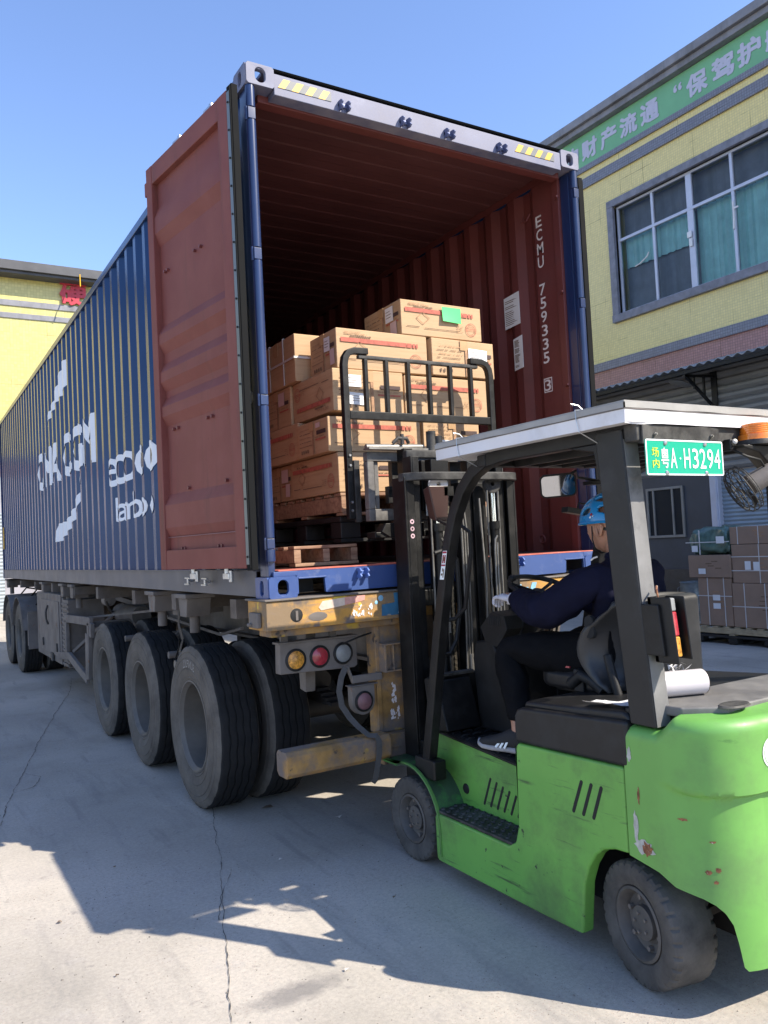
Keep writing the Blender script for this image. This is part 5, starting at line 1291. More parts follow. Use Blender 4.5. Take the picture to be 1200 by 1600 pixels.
# badge, scrapes
def cwy(x):
    if x < .86: return -1.95-.27*math.sin(math.acos(min(1, ((.86-x)/.26)**(1/.9))))**.9
    return -2.22-.03*math.sin((x-.86)/.31*PI/2)
def disc_on(cx, cz, r0, r1, lift, n=36):
    m = MB(); P = [(cx+r*math.cos(2*PI*k/n), cz+r*math.sin(2*PI*k/n)) for r in (r0, r1) for k in range(n)]
    m.add([(x, cwy(x)-lift, z) for x, z in P], [(k, (k+1) % n, n+(k+1) % n, n+k) for k in range(n)]); return m
bd = part('round_badge', disc_on(.888, .885, .0005, .054, .0022), m_platew, flat=True)
part('badge_ring', disc_on(.888, .885, .044, .047, .0032), m_greencw, bd, flat=True)
m = MB()
for x0, x1, z0, z1 in ((.868, .906, .905, .914), (.868, .906, .880, .889), (.868, .906, .855, .864), (.868, .876, .889, .905), (.898, .906, .864, .880)):
    m.add([(x0, cwy(x0)-.0032, z0), (x1, cwy(x1)-.0032, z0), (x1, cwy(x1)-.0032, z1), (x0, cwy(x0)-.0032, z1)], [(0, 1, 2, 3)])
part('badge_mark', m, m_greencw, bd, flat=True)
def scrape(name, cs, cz, ws, hz, mt, seed, lift=.0014):
    """irregular flake of bare metal or primer on the counterweight skin"""
    rnd = random.Random(seed); m = MB(); n = 18; pts = []
    for k in range(n):
        a = 2*PI*k/n; r = rnd.uniform(.55, 1.0); pts.append((cs+ws*r*math.cos(a), cz+hz*r*math.sin(a)))
    c3 = []
    for s, z in pts+[(cs, cz)]:
        x, y, ss = outl(s/nn); l = math.hypot(x-.86, y+1.95) or 1; nx, ny = (-1, 0) if y > -1.95 else ((x-.86)/l, (y+1.95)/l)
        cr = sm((s-.8)/4); k_ = z-(.79-.03*cr); ins = .024*cr*sm(-k_/.016)*sm((z-.22)/.5)
        c3.append((x+nx*(lift-ins), y+ny*(lift-ins), z))
    m.add(c3, [(i, (i+1) % n, n) for i in range(n)]); return part(name, m, mt, bm_, flat=True)
m_prim = M('pale_primer', (.42, .42, .38), .6, var=.2, vs=40); m_rusty = M('rusty_bare_patch', (.25, .10, .045), .8, var=.4, vs=60, layers=(((.45, .40, .34), 90, .6, .66),))
scrape('primer_patch', .20, .855, .09, .035, m_prim, 3)
scrape('rust_patch', .45, .71, .05, .038, m_rusty, 5); scrape('primer_patch', .30, .60, .10, .07, m_prim, 6)
scrape('primer_patch', .52, .535, .45, .035, m_prim, 7, .0012); scrape('rust_patch', .66, .53, .22, .032, m_rusty, 8, .002)
scrape('rust_patch', 5.9, .50, .5, .010, m_rusty, 9); scrape('rust_patch', 6.6, .47, .35, .007, m_rusty, 10)
scrape('rust_patch', 3.5, .665, .6, .006, m_rusty, 11); scrape('rust_patch', 6.5, .60, .5, .005, m_rusty, 13)
scrape('rust_patch', 6.9, .51, .35, .012, m_rusty, 12)
# --- battery hood: soft black moulding in two tiers
def hood(u, v):
    return None
m = MB()
m.prism([(-1.203, .782), (-1.205, .90), (-1.225, .928), (-1.26, .938), (-1.84, .972), (-1.84, .802)], 'x', .597, mx(.597)); part('battery_hood', m, m_seat, bevel=.035, seg=5, ang=30)
m = MB(); m.prism([(-1.235, .925), (-1.25, .962), (-1.80, 1.000), (-1.83, .990), (-1.84, .95)], 'x', .625, mx(.625)); part('hood_cushion', m, m_seat, bevel=.025, seg=4, ang=30)
m = MB(); m.box(.64, mx(.64), -1.86, -1.80, .98, 1.012); part('hood_rear_strip', m, m_blkpl, bevel=.006)
# --- overhead guard
gd = empty('overhead_guard', (XC, -1.2, 2.0), fk)
sect = [(.034, .040), (-.034, .040), (-.034, -.040), (.034, -.040)]
for s_ in (0, 1):
    m = MB(); m.loft([[(.615, y0, z), (.700, y0, z), (.700, y1, z), (.615, y1, z)] for y0, y1, z in ((-1.845, -1.962, .962), (-1.80, -1.925, 1.45), (-1.755, -1.888, 2.04))])
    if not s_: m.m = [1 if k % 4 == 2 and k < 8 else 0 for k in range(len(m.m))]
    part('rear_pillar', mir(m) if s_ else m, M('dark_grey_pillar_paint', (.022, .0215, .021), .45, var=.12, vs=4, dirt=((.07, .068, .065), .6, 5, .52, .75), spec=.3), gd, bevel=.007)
    m = MB(); m.loft([[(.622, y1-.0005, z), (.693, y1-.0005, z), (.693, y1-.0025, z), (.622, y1-.0025, z)] for y1, z in ((-1.962, .966), (-1.925, 1.45), (-1.890, 2.0))]); part('pale_rear_face', mir(m) if s_ else m, M('mottled_pale_grey_paint', (.17, .168, .165), .6, var=.2, vs=7, dirt=((.06, .06, .06), .6, 9, .55, .7)), gd)  # paler blotched sheet laid over the pillar's rear face
    m = MB(); path = [(.652, -.440, .50), (.652, -.50, .75), (.652, -.60, 1.18), (.652, -.695, 1.52), (.652, -.745, 1.68), (.652, -.800, 1.80), (.652, -.87, 1.90), (.652, -.96, 1.975), (.652, -1.06, 2.015), (.652, -1.20, 2.030), (.652, -1.90, 2.030)]
    m.tube(path, 0, sect=[(.030, .027), (-.030, .027), (-.030, -.027), (.030, -.027)], up=(0, .6, .8)); part('front_pillar', mir(m) if s_ else m, m_blk, gd, bevel=.006)
    m = MB(); m.box(.618, .695, -.54, -.36, .46, .56); part('pillar_foot', mir(m) if s_ else m, m_blk, gd, bevel=.01)
    m = MB(); m.prism([(-1.60, 2.0), (-1.74, 1.97), (-1.76, 1.86), (-1.88, 1.86), (-1.88, 2.0)], 'x', .62, .69); part('corner_gusset', mir(m) if s_ else m, m_blk, gd, bevel=.005)
m = MB(); m.box(.62, mx(.62), -1.955, -1.895, 1.985, 2.052); part('rear_beam', m, m_blkworn, gd, bevel=.006)
m = MB(); m.box(.62, mx(.62), -1.08, -1.02, 1.99, 2.045); part('front_beam', m, m_blk, gd, bevel=.006)
for k in range(6):
    x = .80+k*.148; m = MB(); m.box(x-.012, x+.012, -1.89, -1.08, 1.985, 2.035); part('guard_bar', m, m_blk, gd, bevel=.003)
# roof sheet: white fascia under a weathered grey top, corner dented
rf = empty('roof_sheet', (XC, -1.4, 2.09), fk)
RX0, RX1, RY0, RY1 = .548, mx(.548), -1.972, -.80
m = MB(); m.box(RX0+.004, RX1-.004, RY0+.004, RY1-.004, 2.052, 2.056); part('sheet_underside', m, m_sheet, rf)
def fas(p0, p1, seed):
    rnd = random.Random(seed); n = 26; m = MB()
    a = Vector(p0); b = Vector(p1); d = b-a; nr = Vector((-d.y, d.x, 0)).normalized()
    def F(u, v):
        w_ = .0025*math.sin(u*17+seed)+.0018*math.sin(u*41)
        den = .010*math.exp(-((u-.06)/.05)**2) if seed == 2 else 0
        p = a+d*u+nr*(w_*(1-v)+den*(1-v)); return (p.x, p.y, 2.048+.050*v-den*.4)
    m.grid(n, 3, F); part('fascia', m, m_sheet, rf, fixn=False)
    m = MB()
    m.grid(n, 2, lambda u, v: ((lambda p: (p.x, p.y, 2.1005+.021*v+.001*math.sin(u*23)))(a+d*u+nr*(-.004+.0015*math.sin(u*30))))); part('top_edge', m, m_sheettop, rf, fixn=False)
fas((RX0, RY0, 0), (RX1, RY0, 0), 2); fas((RX0, RY1, 0), (RX0, RY0, 0), 1); fas((RX1, RY0, 0), (RX1, RY1, 0), 3); fas((RX1, RY1, 0), (RX0, RY1, 0), 4)
m = MB(); m.box(RX0+.001, RX1-.001, RY0+.001, RY1-.001, 2.1215, 2.128); part('sheet_top', m, m_sheettop, rf)
m = MB(); m.box(RX0-.002, RX1+.002, RY0-.002, RY0+.02, 2.096, 2.101); m.box(RX0-.002, RX0+.02, RY0+.02, RY1, 2.096, 2.101); part('seam', m, m_chgrey, rf)
# tie wires round the roof
for y in (-.98, -1.74):
    m = MB(); m.tube([(RX0+.03, y, 2.132), (RX0-.004, y+.006, 2.13), (RX0-.006, y, 2.09), (RX0-.003, y-.008, 2.045), (.62, y-.03, 2.0), (.66, y-.04, 1.98)], .0022, 6)
    m.tube([(RX0+.03, y, 2.132), (RX0+.02, y+.012, 2.150), (RX0-.01, y+.02, 2.156), (RX0-.02, y+.0, 2.146)], .0022, 6); part('tie_wire', m, m_galv, rf)
# licence plate with its bracket
m = MB(); m.prism([(.640, 2.045), (.640, 1.975), (1.080, 1.975), (1.065, 2.045)], 'y', -1.966, -1.957); part('plate_bracket', m, m_blkworn, gd, bevel=.002)
PYY = -1.985
pl_ = empty('licence_plate', (.84, PYY, 1.92), fk); pl_['label'] = 'green licence plate with white and yellow characters'
def PT(u, v, d=0): # plate plane, slightly drooping to the right
    return (.627+u, PYY-d, 1.859+v-.004*u)
def rr_loop(w_, h, r, ins=0): return [(w_/2+x, h/2+y) for x, y in rrect(w_-2*ins, h-2*ins, max(.002, r-ins), 4)]
PW, PH = .427, .130
m = MB(); L = rr_loop(PW, PH, .008); m.loft([[PT(*p) for p in L], [PT(*p, -.004) for p in L]]); part('plate_blank', m, m_plate, pl_, bevel=0)
m = MB(); L2 = rr_loop(PW, PH, .008, .0055); m.ringplate([(p[0], p[1]) for p in L], [(p[0], p[1]) for p in L2], lambda u, v, q: PT(u, v, q), .0005, .0015); part('plate_border', m, m_platew, pl_, flat=True)
def ptext(s, u, v, w_, h, mt, b=.0, d=.0016):
    vv, ff = textbox(s, w_, h, b); m = MB(); m.add([PT(u+p[0], v+p[1], d) for p in vv], ff); part('plate_character', m, mt, pl_, flat=True)
ptext('场', .030, .066, .036, .034, m_platey); ptext('内', .032, .026, .034, .032, m_platey); ptext('场', .0308, .0665, .036, .034, m_platey, 0, .0018); ptext('内', .0328, .0265, .034, .032, m_platey, 0, .0018)
ptext('粤', .078, .026, .040, .074, m_platew, .0); ptext('粤', .0788, .0268, .040, .074, m_platew, .0, .0018)
for ch, u in (('A', .128), ('H', .202), ('3', .249), ('2', .291), ('9', .334), ('4', .375)): ptext(ch, u, .026, .034, .074, m_platew, .004)
m = MB(); m.lathe([(0, -.0016), (.0035, -.0016), (.0035, 0)], PT(.182, .062), 'y', 12); part('plate_character', m, m_platew, pl_)
for u, v in ((.105, .118), (.325, .118), (.105, .008), (.325, .008)):
    m = MB(); m.lathe([(0, -.007), (.006, -.006), (.009, -.003), (.0095, 0)], PT(u, v), 'y', 14); part('plate_bolt', m, m_galv, pl_)
for x in (.70, 1.015):
    m = MB(); m.cyl((x, -1.966, 2.01), (x, -1.974, 2.01), .007, n=6); m.cyl((x, -1.974, 2.01), (x, -1.980, 2.01), .004, n=8); part('bracket_bolt', m, m_bare, gd)
# beacon on its shelf, caged work lamp below
bc = empty('warning_beacon', (1.255, -2.0, 1.985), fk)
m = MB(); m.lathe([(0, .073), (.05, .073), (.058, .070), (.063, .03), (.064, .028), (.070, .0285), (.071, .010), (.072, .008)], (1.252, -2.0, 1.988), 'z', 36); part('amber_dome', m, m_amber, bc)
m = MB(); m.lathe([(0, .060), (.018, .058), (.018, .0), ], (1.252, -2.0, 1.988), 'z', 12); part('dome_lamp', m, m_bare, bc)
for k in range(5):
    z = 1.988+.034+k*.008; r = .0634-(z-2.018)*.12; m = MB(); m.lathe([(r-.001, -.002), (r+.001, 0), (r-.001, .002)], (1.252, -2.0, z), 'z', 36); part('dome_rib', m, m_amber, bc)
m = MB(); m.lathe([(.072, .008), (.076, -.002), (.076, -.012), (.0, -.012)], (1.252, -2.0, 1.988), 'z', 32); part('beacon_base', m, m_blkworn, bc)
m = MB(); m.prism([(1.12, 1.974), (1.42, 1.974), (1.42, 1.84), (1.33, 1.86), (1.22, 1.945), (1.13, 1.962)], 'y', -2.03, -1.96); m.box(1.10, 1.14, -1.99, -1.955, 1.955, 2.0); m.box(1.36, 1.44, -2.02, -1.95, 1.50, 1.90); part('beacon_bracket', m, m_blk, bc, bevel=.006)
m = MB(); m.lathe([(.0, .016), (.010, .014), (.012, 0)], (1.118, -1.99, 1.985), (-.5, -1, .3), 12); part('bracket_knob', m, m_bare, bc)
fa = empty('caged_fan', (1.235, -2.0, 1.80), fk)
FA = Vector((1.19, -1.97, 1.806)); ax = Vector((-.66, .56, -.50)).normalized(); ua = ax.orthogonal().normalized(); ub = ax.cross(ua)
cage = MB()
for rr_, dd_ in ((.095, 0), (.092, .018), (.080, .032), (.060, .040), (.040, .044), (.02, .045), (.092, -.02), (.075, -.032)):
    cage.tube([FA+ax*dd_+(ua*math.cos(2*PI*k/28)+ub*math.sin(2*PI*k/28))*rr_ for k in range(28)], .0022, 5, closed=True)
for k in range(10):
    a = 2*PI*k/10; e = ua*math.cos(a)+ub*math.sin(a); cage.tube([FA+e*.02+ax*.045, FA+e*.06+ax*.040, FA+e*.092+ax*.018, FA+e*.095, FA+e*.092-ax*.02, FA+e*.05-ax*.036], .002, 5)
part('wire_cage', cage, m_blkworn, fa)
m = MB(); m.cyl(FA-ax*.03, FA-ax*.13, .042, .036, 20); m.cyl(FA-ax*.13, FA-ax*.142, .036, .02, 20); part('fan_motor', m, m_chgrey, fa)
m = MB()
for k in range(3):
    a = 2*PI*k/3; e = ua*math.cos(a)+ub*math.sin(a); t_ = ub*math.cos(a)-ua*math.sin(a); m.add([FA+e*.015, FA+e*.08-t_*.03+ax*.008, FA+e*.085+t_*.02-ax*.008, FA+e*.02+t_*.02], [(0, 1, 2, 3)])
part('fan_blades', m, m_blkworn, fa)
m = MB(); m.tube([FA-ax*.12, (1.34, -2.02, 1.86), (1.39, -2.0, 1.80)], .010, 8); part('fan_arm', m, m_blk, fa)
m = MB(); m.tube([(1.13, -1.985, 1.955), (1.15, -2.02, 1.93), (1.21, -2.035, 1.915), (1.25, -2.03, 1.88), (1.36, -2.02, 1.86)], .005, 6); part('cable', m, m_blkpl, fa)
# tail lamp cluster strapped to the left pillar
tl = empty('tail_lamp', (.66, -2.0, 1.31), fk)
def tilt(m, dy): # the housing leans with the pillar
    m.v = [(p[0], p[1]-(p[2]-1.2)*-.10*dy, p[2]) for p in m.v]; return m
m = MB(); m.box(.632, .640, -2.065, -1.965, 1.195, 1.425); m.box(.632, .712, -1.985, -1.965, 1.195, 1.425); m.box(.704, .712, -2.065, -1.985, 1.205, 1.425)
m.box(.618, .634, -2.02, -1.90, 1.22, 1.40)
part('lamp_guard', tilt(m, 1), m_blk, tl, bevel=.004)
for z0, z1, mt in ((1.215, 1.285, m_amber2), (1.287, 1.372, m_redlens), (1.374, 1.42, m_clear)):
    m = MB(); m.box(.648, .690, -2.040, -1.99, z0, z1); part('lens', tilt(m, 1), mt, tl, bevel=.005)
m = MB(); m.tube([(.66, -1.97, 1.42), (.66, -1.965, 1.45), (.68, -1.95, 1.46)], .004, 6); part('lamp_wire', m, m_rusty, tl)
# --- mast
ms = empty('mast', (XC, -.12, 1.1), fk)
MC = 1.148
def mirm(m):
    o = MB(); o.v = [(2*MC-p[0], p[1], p[2]) for p in m.v]; o.f = [tuple(reversed(f)) for f in m.f]; o.m = list(m.m); return o
def chan(x0, x1, y0, y1, z0, z1, open_, t=.014):
    m = MB(); w0, w1 = (x0, x0+t) if open_ > 0 else (x1-t, x1)
    m.box(w0, w1, y0, y1, z0, z1); m.box(x0 if open_ < 0 else x0+t+.0005, x1 if open_ > 0 else x1-t-.0005, y0, y0+t, z0, z1); m.box(x0 if open_ < 0 else x0+t+.0005, x1 if open_ > 0 else x1-t-.0005, y1-t, y1, z0, z1); return m
for s_ in (0, 1):
    m = chan(.752, .815, -.19, -.06, .12, 2.03, 1); part('outer_rail', mirm(m) if s_ else m, m_blk, ms, bevel=.003)
    m = chan(.818, .872, -.165, -.075, .20, 2.15, 1, .011); part('inner_rail', mirm(m) if s_ else m, m_blk, ms, bevel=.003)
    m = MB(); m.cyl((.948, -.215, .28), (.948, -.215, 1.755), .025, n=18); m.cyl((.948, -.215, 1.72), (.948, -.215, 1.765), .034, n=18); cy = part('lift_cylinder', mirm(m) if s_ else m, m_blk, ms)
    m = MB(); m.cyl((.948, -.215, 1.765), (.948, -.215, 1.93), .016, n=14); part('piston_rod', mirm(m) if s_ else m, m_chrome, cy)
    m = MB(); m.lathe([(.012, -.016), (.05, -.016), (.055, -.012), (.040, -.004), (.040, .004), (.055, .012), (.05, .016), (.012, .016)], (.972 if not s_ else 2*MC-.94, -.20, 1.985), (.35 if not s_ else .2, 1, 0), 24); part('chain_pulley', m, m_sheet if not s_ else m_blkworn, ms)
    m = MB()
    for x in (.905, .985): m.tube([(x, -.21, .35), (x, -.21, 1.95)], .006, 6)
    m.tube([(.975, -.24, 1.15), (.975, -.245, 1.60), (.965, -.24, 1.66), (.948, -.24, 1.68)], .006, 6); m.tube([(.962, -.25, 1.2), (.962, -.25, 1.58), (.955, -.245, 1.64)], .005, 6)
    part('hydraulic_pipe', mirm(m) if s_ else m, m_bare, ms)
    m = MB(); z = .75
    for k in range(78):
        zz = .75+k*.0155; o2 = .0075 if k % 2 else .003
        m.box(1.075-.008, 1.075+.008, -.135-o2, -.135+o2, zz, zz+.0145)
    part('leaf_chain', mirm(m) if s_ else m, m_chain, ms)
def curved(x0, x1, y, z0, z1, d, bow):
    m = MB(); n = 16; A = []; B = []
    for k in range(n+1):
        t = k/n; x = x0+(x1-x0)*t; yy = y-bow*(1-(2*t-1)**8); A.append((x, yy)); B.append((x, yy-d))
    m.prism(A+B[::-1], 'z', z0, z1); return m
part('mast_cross_bar', curved(.750, 2*MC-.730, -.13, 2.006, 2.052, .050, .09), m_blkworn, ms, bevel=.006)
part('mast_cross_bar', curved(.826, 2*MC-.826, -.07, 2.145, 2.190, .04, .02), m_blkworn, ms, bevel=.006)
for z in (.30, .72, 1.30):
    m = MB(); m.box(.83, 2*MC-.83, -.10, -.085, z, z+.09); part('cross_tie', m, m_blk, ms, bevel=.004)
m = MB(); m.box(1.13, 1.21, -.175, -.10, .22, 2.0); part('centre_channel', m, m_blk, ms, bevel=.004)
for x0 in (1.245, .985):
    m = MB(); m.box(x0, x0+.125, -.12, -.055, .30, 2.14); m.box(x0+.02, x0+.105, -.135, -.1202, .34, 2.0); part('inner_column', m, m_blk, ms, bevel=.004)
for s_ in (0, 1):
    m = MB(); m.tube([(.80, -.20, .50), (.80, -.42, .46)], .026, 12); m.box(.77, .83, -.24, -.18, .42, .58); part('tilt_cylinder', mir(m) if s_ else m, m_blk, ms, bevel=.004)
m = MB()
for dx in (0, .018, .036):
    m.tube([(1.06+dx, -.25, 1.94), (1.07+dx, -.27, 1.70), (1.075+dx, -.26, 1.2), (1.07+dx, -.25, .85)], .0055, 6)
m.tube([(1.10, -.26, 1.02), (1.10, -.26, .80)], .010, 8); m.tube([(1.22, -.25, 1.9), (1.225, -.27, 1.4), (1.22, -.25, .9)], .006, 6)
m.box(1.085, 1.125, -.28, -.24, .86, .90)
part('hydraulic_hose', m, m_bare, ms)
m = MB(); m.tube([(.84, -.32, 1.60), (.92, -.33, 1.62), (.98, -.33, 1.56), (.985, -.33, 1.30), (.95, -.33, 1.12), (.90, -.33, 1.05), (.82, -.33, 1.05)], .012, 8); part('hose_loop', m, m_blkpl, ms)
for z in (1.78, 1.74, 1.70):
    m = MB(); m.lathe([(.006, 0), (.0135, 0)], (.790, -.1915, z), 'y', 16); part('round_sticker', m, M('pale_pink_sticker', (.55, .38, .42), .5), ms, flat=True)
# --- carriage, load backrest, forks
cg = empty('carriage', (XC, .15, 2.0), fk)
m = MB()
m.box(.690, 1.70, .10, .15, 2.150, 2.205); m.box(.690, 1.70, .10, .15, 1.800, 1.870); m.box(.690, .735, .10, .15, 1.8705, 2.1495); m.box(1.655, 1.70, .10, .15, 1.8705, 2.1495)
m.box(.745, .775, .12, .16, 1.8705, 2.1495)
m_frame = M('dusty_grey_carriage_steel', (.085, .08, .075), .55, var=.2, vs=6, dirt=((.22, .205, .185), .8, 7, .42, .66), bump=.2)
part('side_shift_frame', m, m_frame, cg, bevel=.005)
m = MB(); m.cyl((.68, .09, 2.232), (1.08, .09, 2.240), .016, n=12); m.box(.68, 1.66, .05, .12, 2.215, 2.226); part('shift_cylinder', m, m_bare, cg)
m = MB(); m.tube([(.86, .08, 2.255), (.89, .07, 2.285), (.95, .07, 2.285), (.97, .08, 2.26)], .012, 8); m.cyl((.92, .07, 2.25), (.92, .07, 2.31), .012, n=8); part('hose_bracket', m, m_blkworn, cg)
m = MB(); m.cyl((1.12, .06, 2.20), (1.12, .06, 2.33), .030, n=12); m.cyl((1.16, .04, 2.2), (1.16, .04, 2.30), .024, n=12); part('valve_block', m, m_blkworn, cg)
m = MB(); m.box(.895, .955, .02, .10, 1.80, 2.22); m.box(mx(.955), mx(.895), .02, .10, 1.80, 2.22); m.box(1.02, 1.12, .03, .10, 1.85, 2.15); m.box(.80, 1.55, .06, .10, 1.90, 2.0); part('carriage_uprights', m, m_blk, cg, bevel=.004)
m = MB(); m.prism([(.76, 1.735), (.79, 1.785), (1.06, 1.785), (1.06, 1.70), (.82, 1.70)], 'y', .09, .17); m.box(.72, 1.62, .10, .20, 1.70, 1.735); part('lower_hooks', m, m_blk, cg, bevel=.005)
for s_ in (0, 1):
    m = MB(); m.prism([(.17, 2.16), (.215, 2.16), (.215, 1.765), (.26, 1.745), (1.30, 1.738), (1.30, 1.728), (.24, 1.718), (.19, 1.725), (.17, 1.76)], 'x', .90, 1.01); part('fork', mir(m) if s_ else m, m_blkworn, cg, bevel=.003)
br_ = empty('load_backrest', (1.2, .27, 2.4), fk)
BX0, BX1, BY = .650, 1.755, .255
for s_, bx in ((1, BX0), (-1, BX1)):
    m = MB(); pts = [(bx, BY, 1.82), (bx, BY, 2.4), (bx, BY, 2.745), (bx+s_*.008, BY, 2.79), (bx+s_*.030, BY, 2.822), (bx+s_*.07, BY, 2.836), (bx+s_*.165, BY, 2.838)]
    m.tube(pts, 0, sect=[(.021, .020), (-.021, .020), (-.021, -.020), (.021, -.020)], up=(0, 1, 0)); part('backrest_post', m, m_blk, br_, bevel=.004)
m = MB(); m.box(BX0+.10, BX1-.10, BY-.012, BY+.020, 2.792, 2.815); part('top_bar', m, m_blkworn, br_, bevel=.004)
m = MB(); m.box(BX0+.021, BX1-.021, BY-.018, BY+.018, 2.420, 2.470); part('lower_bar', m, m_blk, br_, bevel=.004)
bb = None
for x in (.797, .945, 1.105, 1.265, 1.43, 1.595):
    if bb is None: m = MB(); m.box(x-.012, x+.012, BY-.016, BY+.016, 2.4705, 2.7915); bb = part('backrest_bar', m, m_blk, br_, bevel=.003); xb = x
    else: piece(bb, br_, wloc(bb)+Vector((x-xb, 0, 0)))
for z in (2.20, 2.14, 1.92, 1.87):
    m = MB(); m.cyl((BX0+.0, BY-.020, z), (BX0+.0, BY-.030, z), .008, n=6); part('backrest_bolt', m, m_galv, br_)
m = MB(); m.box(BX0+.022, BX0+.06, BY-.03, BY-.005, 1.80, 2.17); part('backrest_lug', m, m_blkworn, br_, bevel=.004)
# --- cab interior
m = MB(); m.prism([(-.34, .66), (-.30, .93), (-.36, .955), (-.42, .93), (-.50, .68)], 'x', .74, .96); part('left_cowl', m, m_blk, bevel=.008)
m = MB(); m.prism([(-.46, .66), (-.43, 1.03), (-.46, 1.12), (-.60, 1.14), (-.70, .98), (-.76, .665)], 'x', .975, 1.40); part('dashboard', m, m_blkpl, bevel=.015, seg=3)
m = MB(); m.box(1.40, 1.62, -.55, -.40, .66, 1.00); m.box(.72, 1.62, -.40, -.36, .66, .95); part('front_panel', m, m_blk, bevel=.01)
m = MB(); m.box(.76, .99, -.42, -.385, .948, .966); part('front_handrail', m, m_blkworn, bevel=.004)
SWC = Vector((1.165, -.785, 1.400)); sn = Vector((0, -.34, .94)).normalized(); s1 = Vector((1, 0, 0)); s2 = sn.cross(s1)
sw = empty('steering_wheel', SWC, fk)
m = MB(); m.tube([SWC+(s1*math.cos(2*PI*k/40)+s2*math.sin(2*PI*k/40))*.158 for k in range(40)], .0130, 10, closed=True); part('wheel_ring', m, m_blkpl, sw)
m = MB()
for a in (.4, 2.6, 4.7): e = s1*math.cos(a)+s2*math.sin(a); m.tube([SWC-sn*.03, SWC+e*.08-sn*.015, SWC+e*.154], .009, 8)
m.cyl(SWC-sn*.05, SWC-sn*.015, .04, .032, 18); part('wheel_spokes', m, m_blkpl, sw)
kn = SWC+(s1*math.cos(2.80)+s2*math.sin(2.80))*.157
m = MB(); m.cyl(kn, kn+sn*.03, .008, n=10); m.lathe([(0, .058), (.014, .055), (.021, .045), (.020, .034), (.010, .026)], kn, sn, 16); part('spinner_knob', m, m_blkpl, sw)
m = MB(); m.loft([[(x, y, z) for x, y, z in ((1.06, -.50, 1.05), (1.24, -.50, 1.05), (1.24, -.66, 1.02), (1.06, -.66, 1.02))], [(1.07, -.58, 1.24), (1.23, -.58, 1.24), (1.23, -.74, 1.20), (1.07, -.74, 1.20)], [(1.11, -.66, 1.34), (1.19, -.66, 1.34), (1.19, -.74, 1.32), (1.11, -.74, 1.32)]]); part('steering_column', m, m_blkpl, bevel=.012)
m = MB(); m.prism([(-.56, 1.12), (-.52, 1.20), (-.62, 1.285), (-.72, 1.265), (-.74, 1.20), (-.66, 1.10)], 'x', .97, 1.10)
for k in range(7): m.box(.968-.002, .972, -.60-k*.014, -.606-k*.014, 1.215, 1.262)
part('instrument_pod', m, m_blkpl, bevel=.010)
for x in (1.33, 1.38, 1.43):
    m = MB(); m.tube([(x, -.56, 1.0), (x, -.62, 1.2), (x, -.66, 1.27)], .007, 8); m.lathe([(0, .03), (.014, .026), (.016, .012), (.008, 0)], (x, -.66, 1.265), 'z', 12); part('control_lever', m, m_blkpl)
for x in (1.00, 1.30):
    m = MB(); m.obox((x, -.80, .70), (.08, .12, .012), Euler((-.7, 0, 0)).to_matrix()); m.bar((x, -.76, .73), (x, -.70, .90), .015, .015); part('pedal', m, m_blkworn)
# grab handle and warning sticker on the left front pillar
m = MB(); m.tube([(.66, -.66, 1.60), (.72, -.64, 1.71), (.78, -.66, 1.735), (.80, -.70, 1.70), (.80, -.70, 1.60), (.80, -.63, 1.32), (.78, -.57, 1.265), (.72, -.53, 1.25), (.66, -.55, 1.25)], .011, 8); part('grab_handle', m, m_blkpl)
d = Vector((0, -.30, 1)).normalized()
def pst(u, v, l): return (.6165-l, -.700-.018+u-(v)*.28, 1.475+v)
m = MB(); m.add([pst(0, 0, .003), pst(.035, 0, .003), pst(.035, .14, .003), pst(0, .14, .003)], [(0, 1, 2, 3)]); ws = part('warning_sticker', m, m_platew, flat=True)
m = MB()
for (a, b, c, e) in ((.002, .033, .128, .137), (.005, .015, .08, .12), (.020, .030, .08, .12), (.002, .033, .066, .074)): m.add([pst(a, c, .004), pst(b, c, .004), pst(b, e, .004), pst(a, e, .004)], [(0, 1, 2, 3)])
part('sticker_print', m, m_redlens, ws, flat=True)
m = MB()
for (a, b, c, e) in ((.006, .012, .01, .05), (.016, .028, .02, .03), (.014, .022, .04, .055), (.012, .026, .09, .11)): m.add([pst(a, c, .0045), pst(b, c, .0045), pst(b, e, .0045), pst(a, e, .0045)], [(0, 1, 2, 3)])
part('sticker_print', m, m_pk, ws, flat=True)
# head lamp turned sideways on the left front pillar
hl = empty('head_lamp', (.77, -.52, 1.86), fk)
m = MB(); m.loft([[(.700, -.50, 1.955), (.835, -.50, 1.955), (.815, -.50, 1.765), (.740, -.50, 1.765)], [(.715, -.42, 1.94), (.82, -.42, 1.94), (.80, -.42, 1.785), (.745, -.42, 1.785)]]); part('lamp_housing', m, M('brown_black_plastic', (.045, .022, .02), .3, var=.1), hl, bevel=.010)
m = MB(); m.box(.74, .80, -.415, -.408, 1.80, 1.92); part('lens', m, m_clear, hl, bevel=.004)
m = MB(); m.tube([(.66, -.76, 1.72), (.70, -.66, 1.74), (.74, -.52, 1.77)], .009, 8); m.box(.80, .86, -.50, -.46, 1.90, 1.95); part('lamp_bracket', m, m_blk, hl)
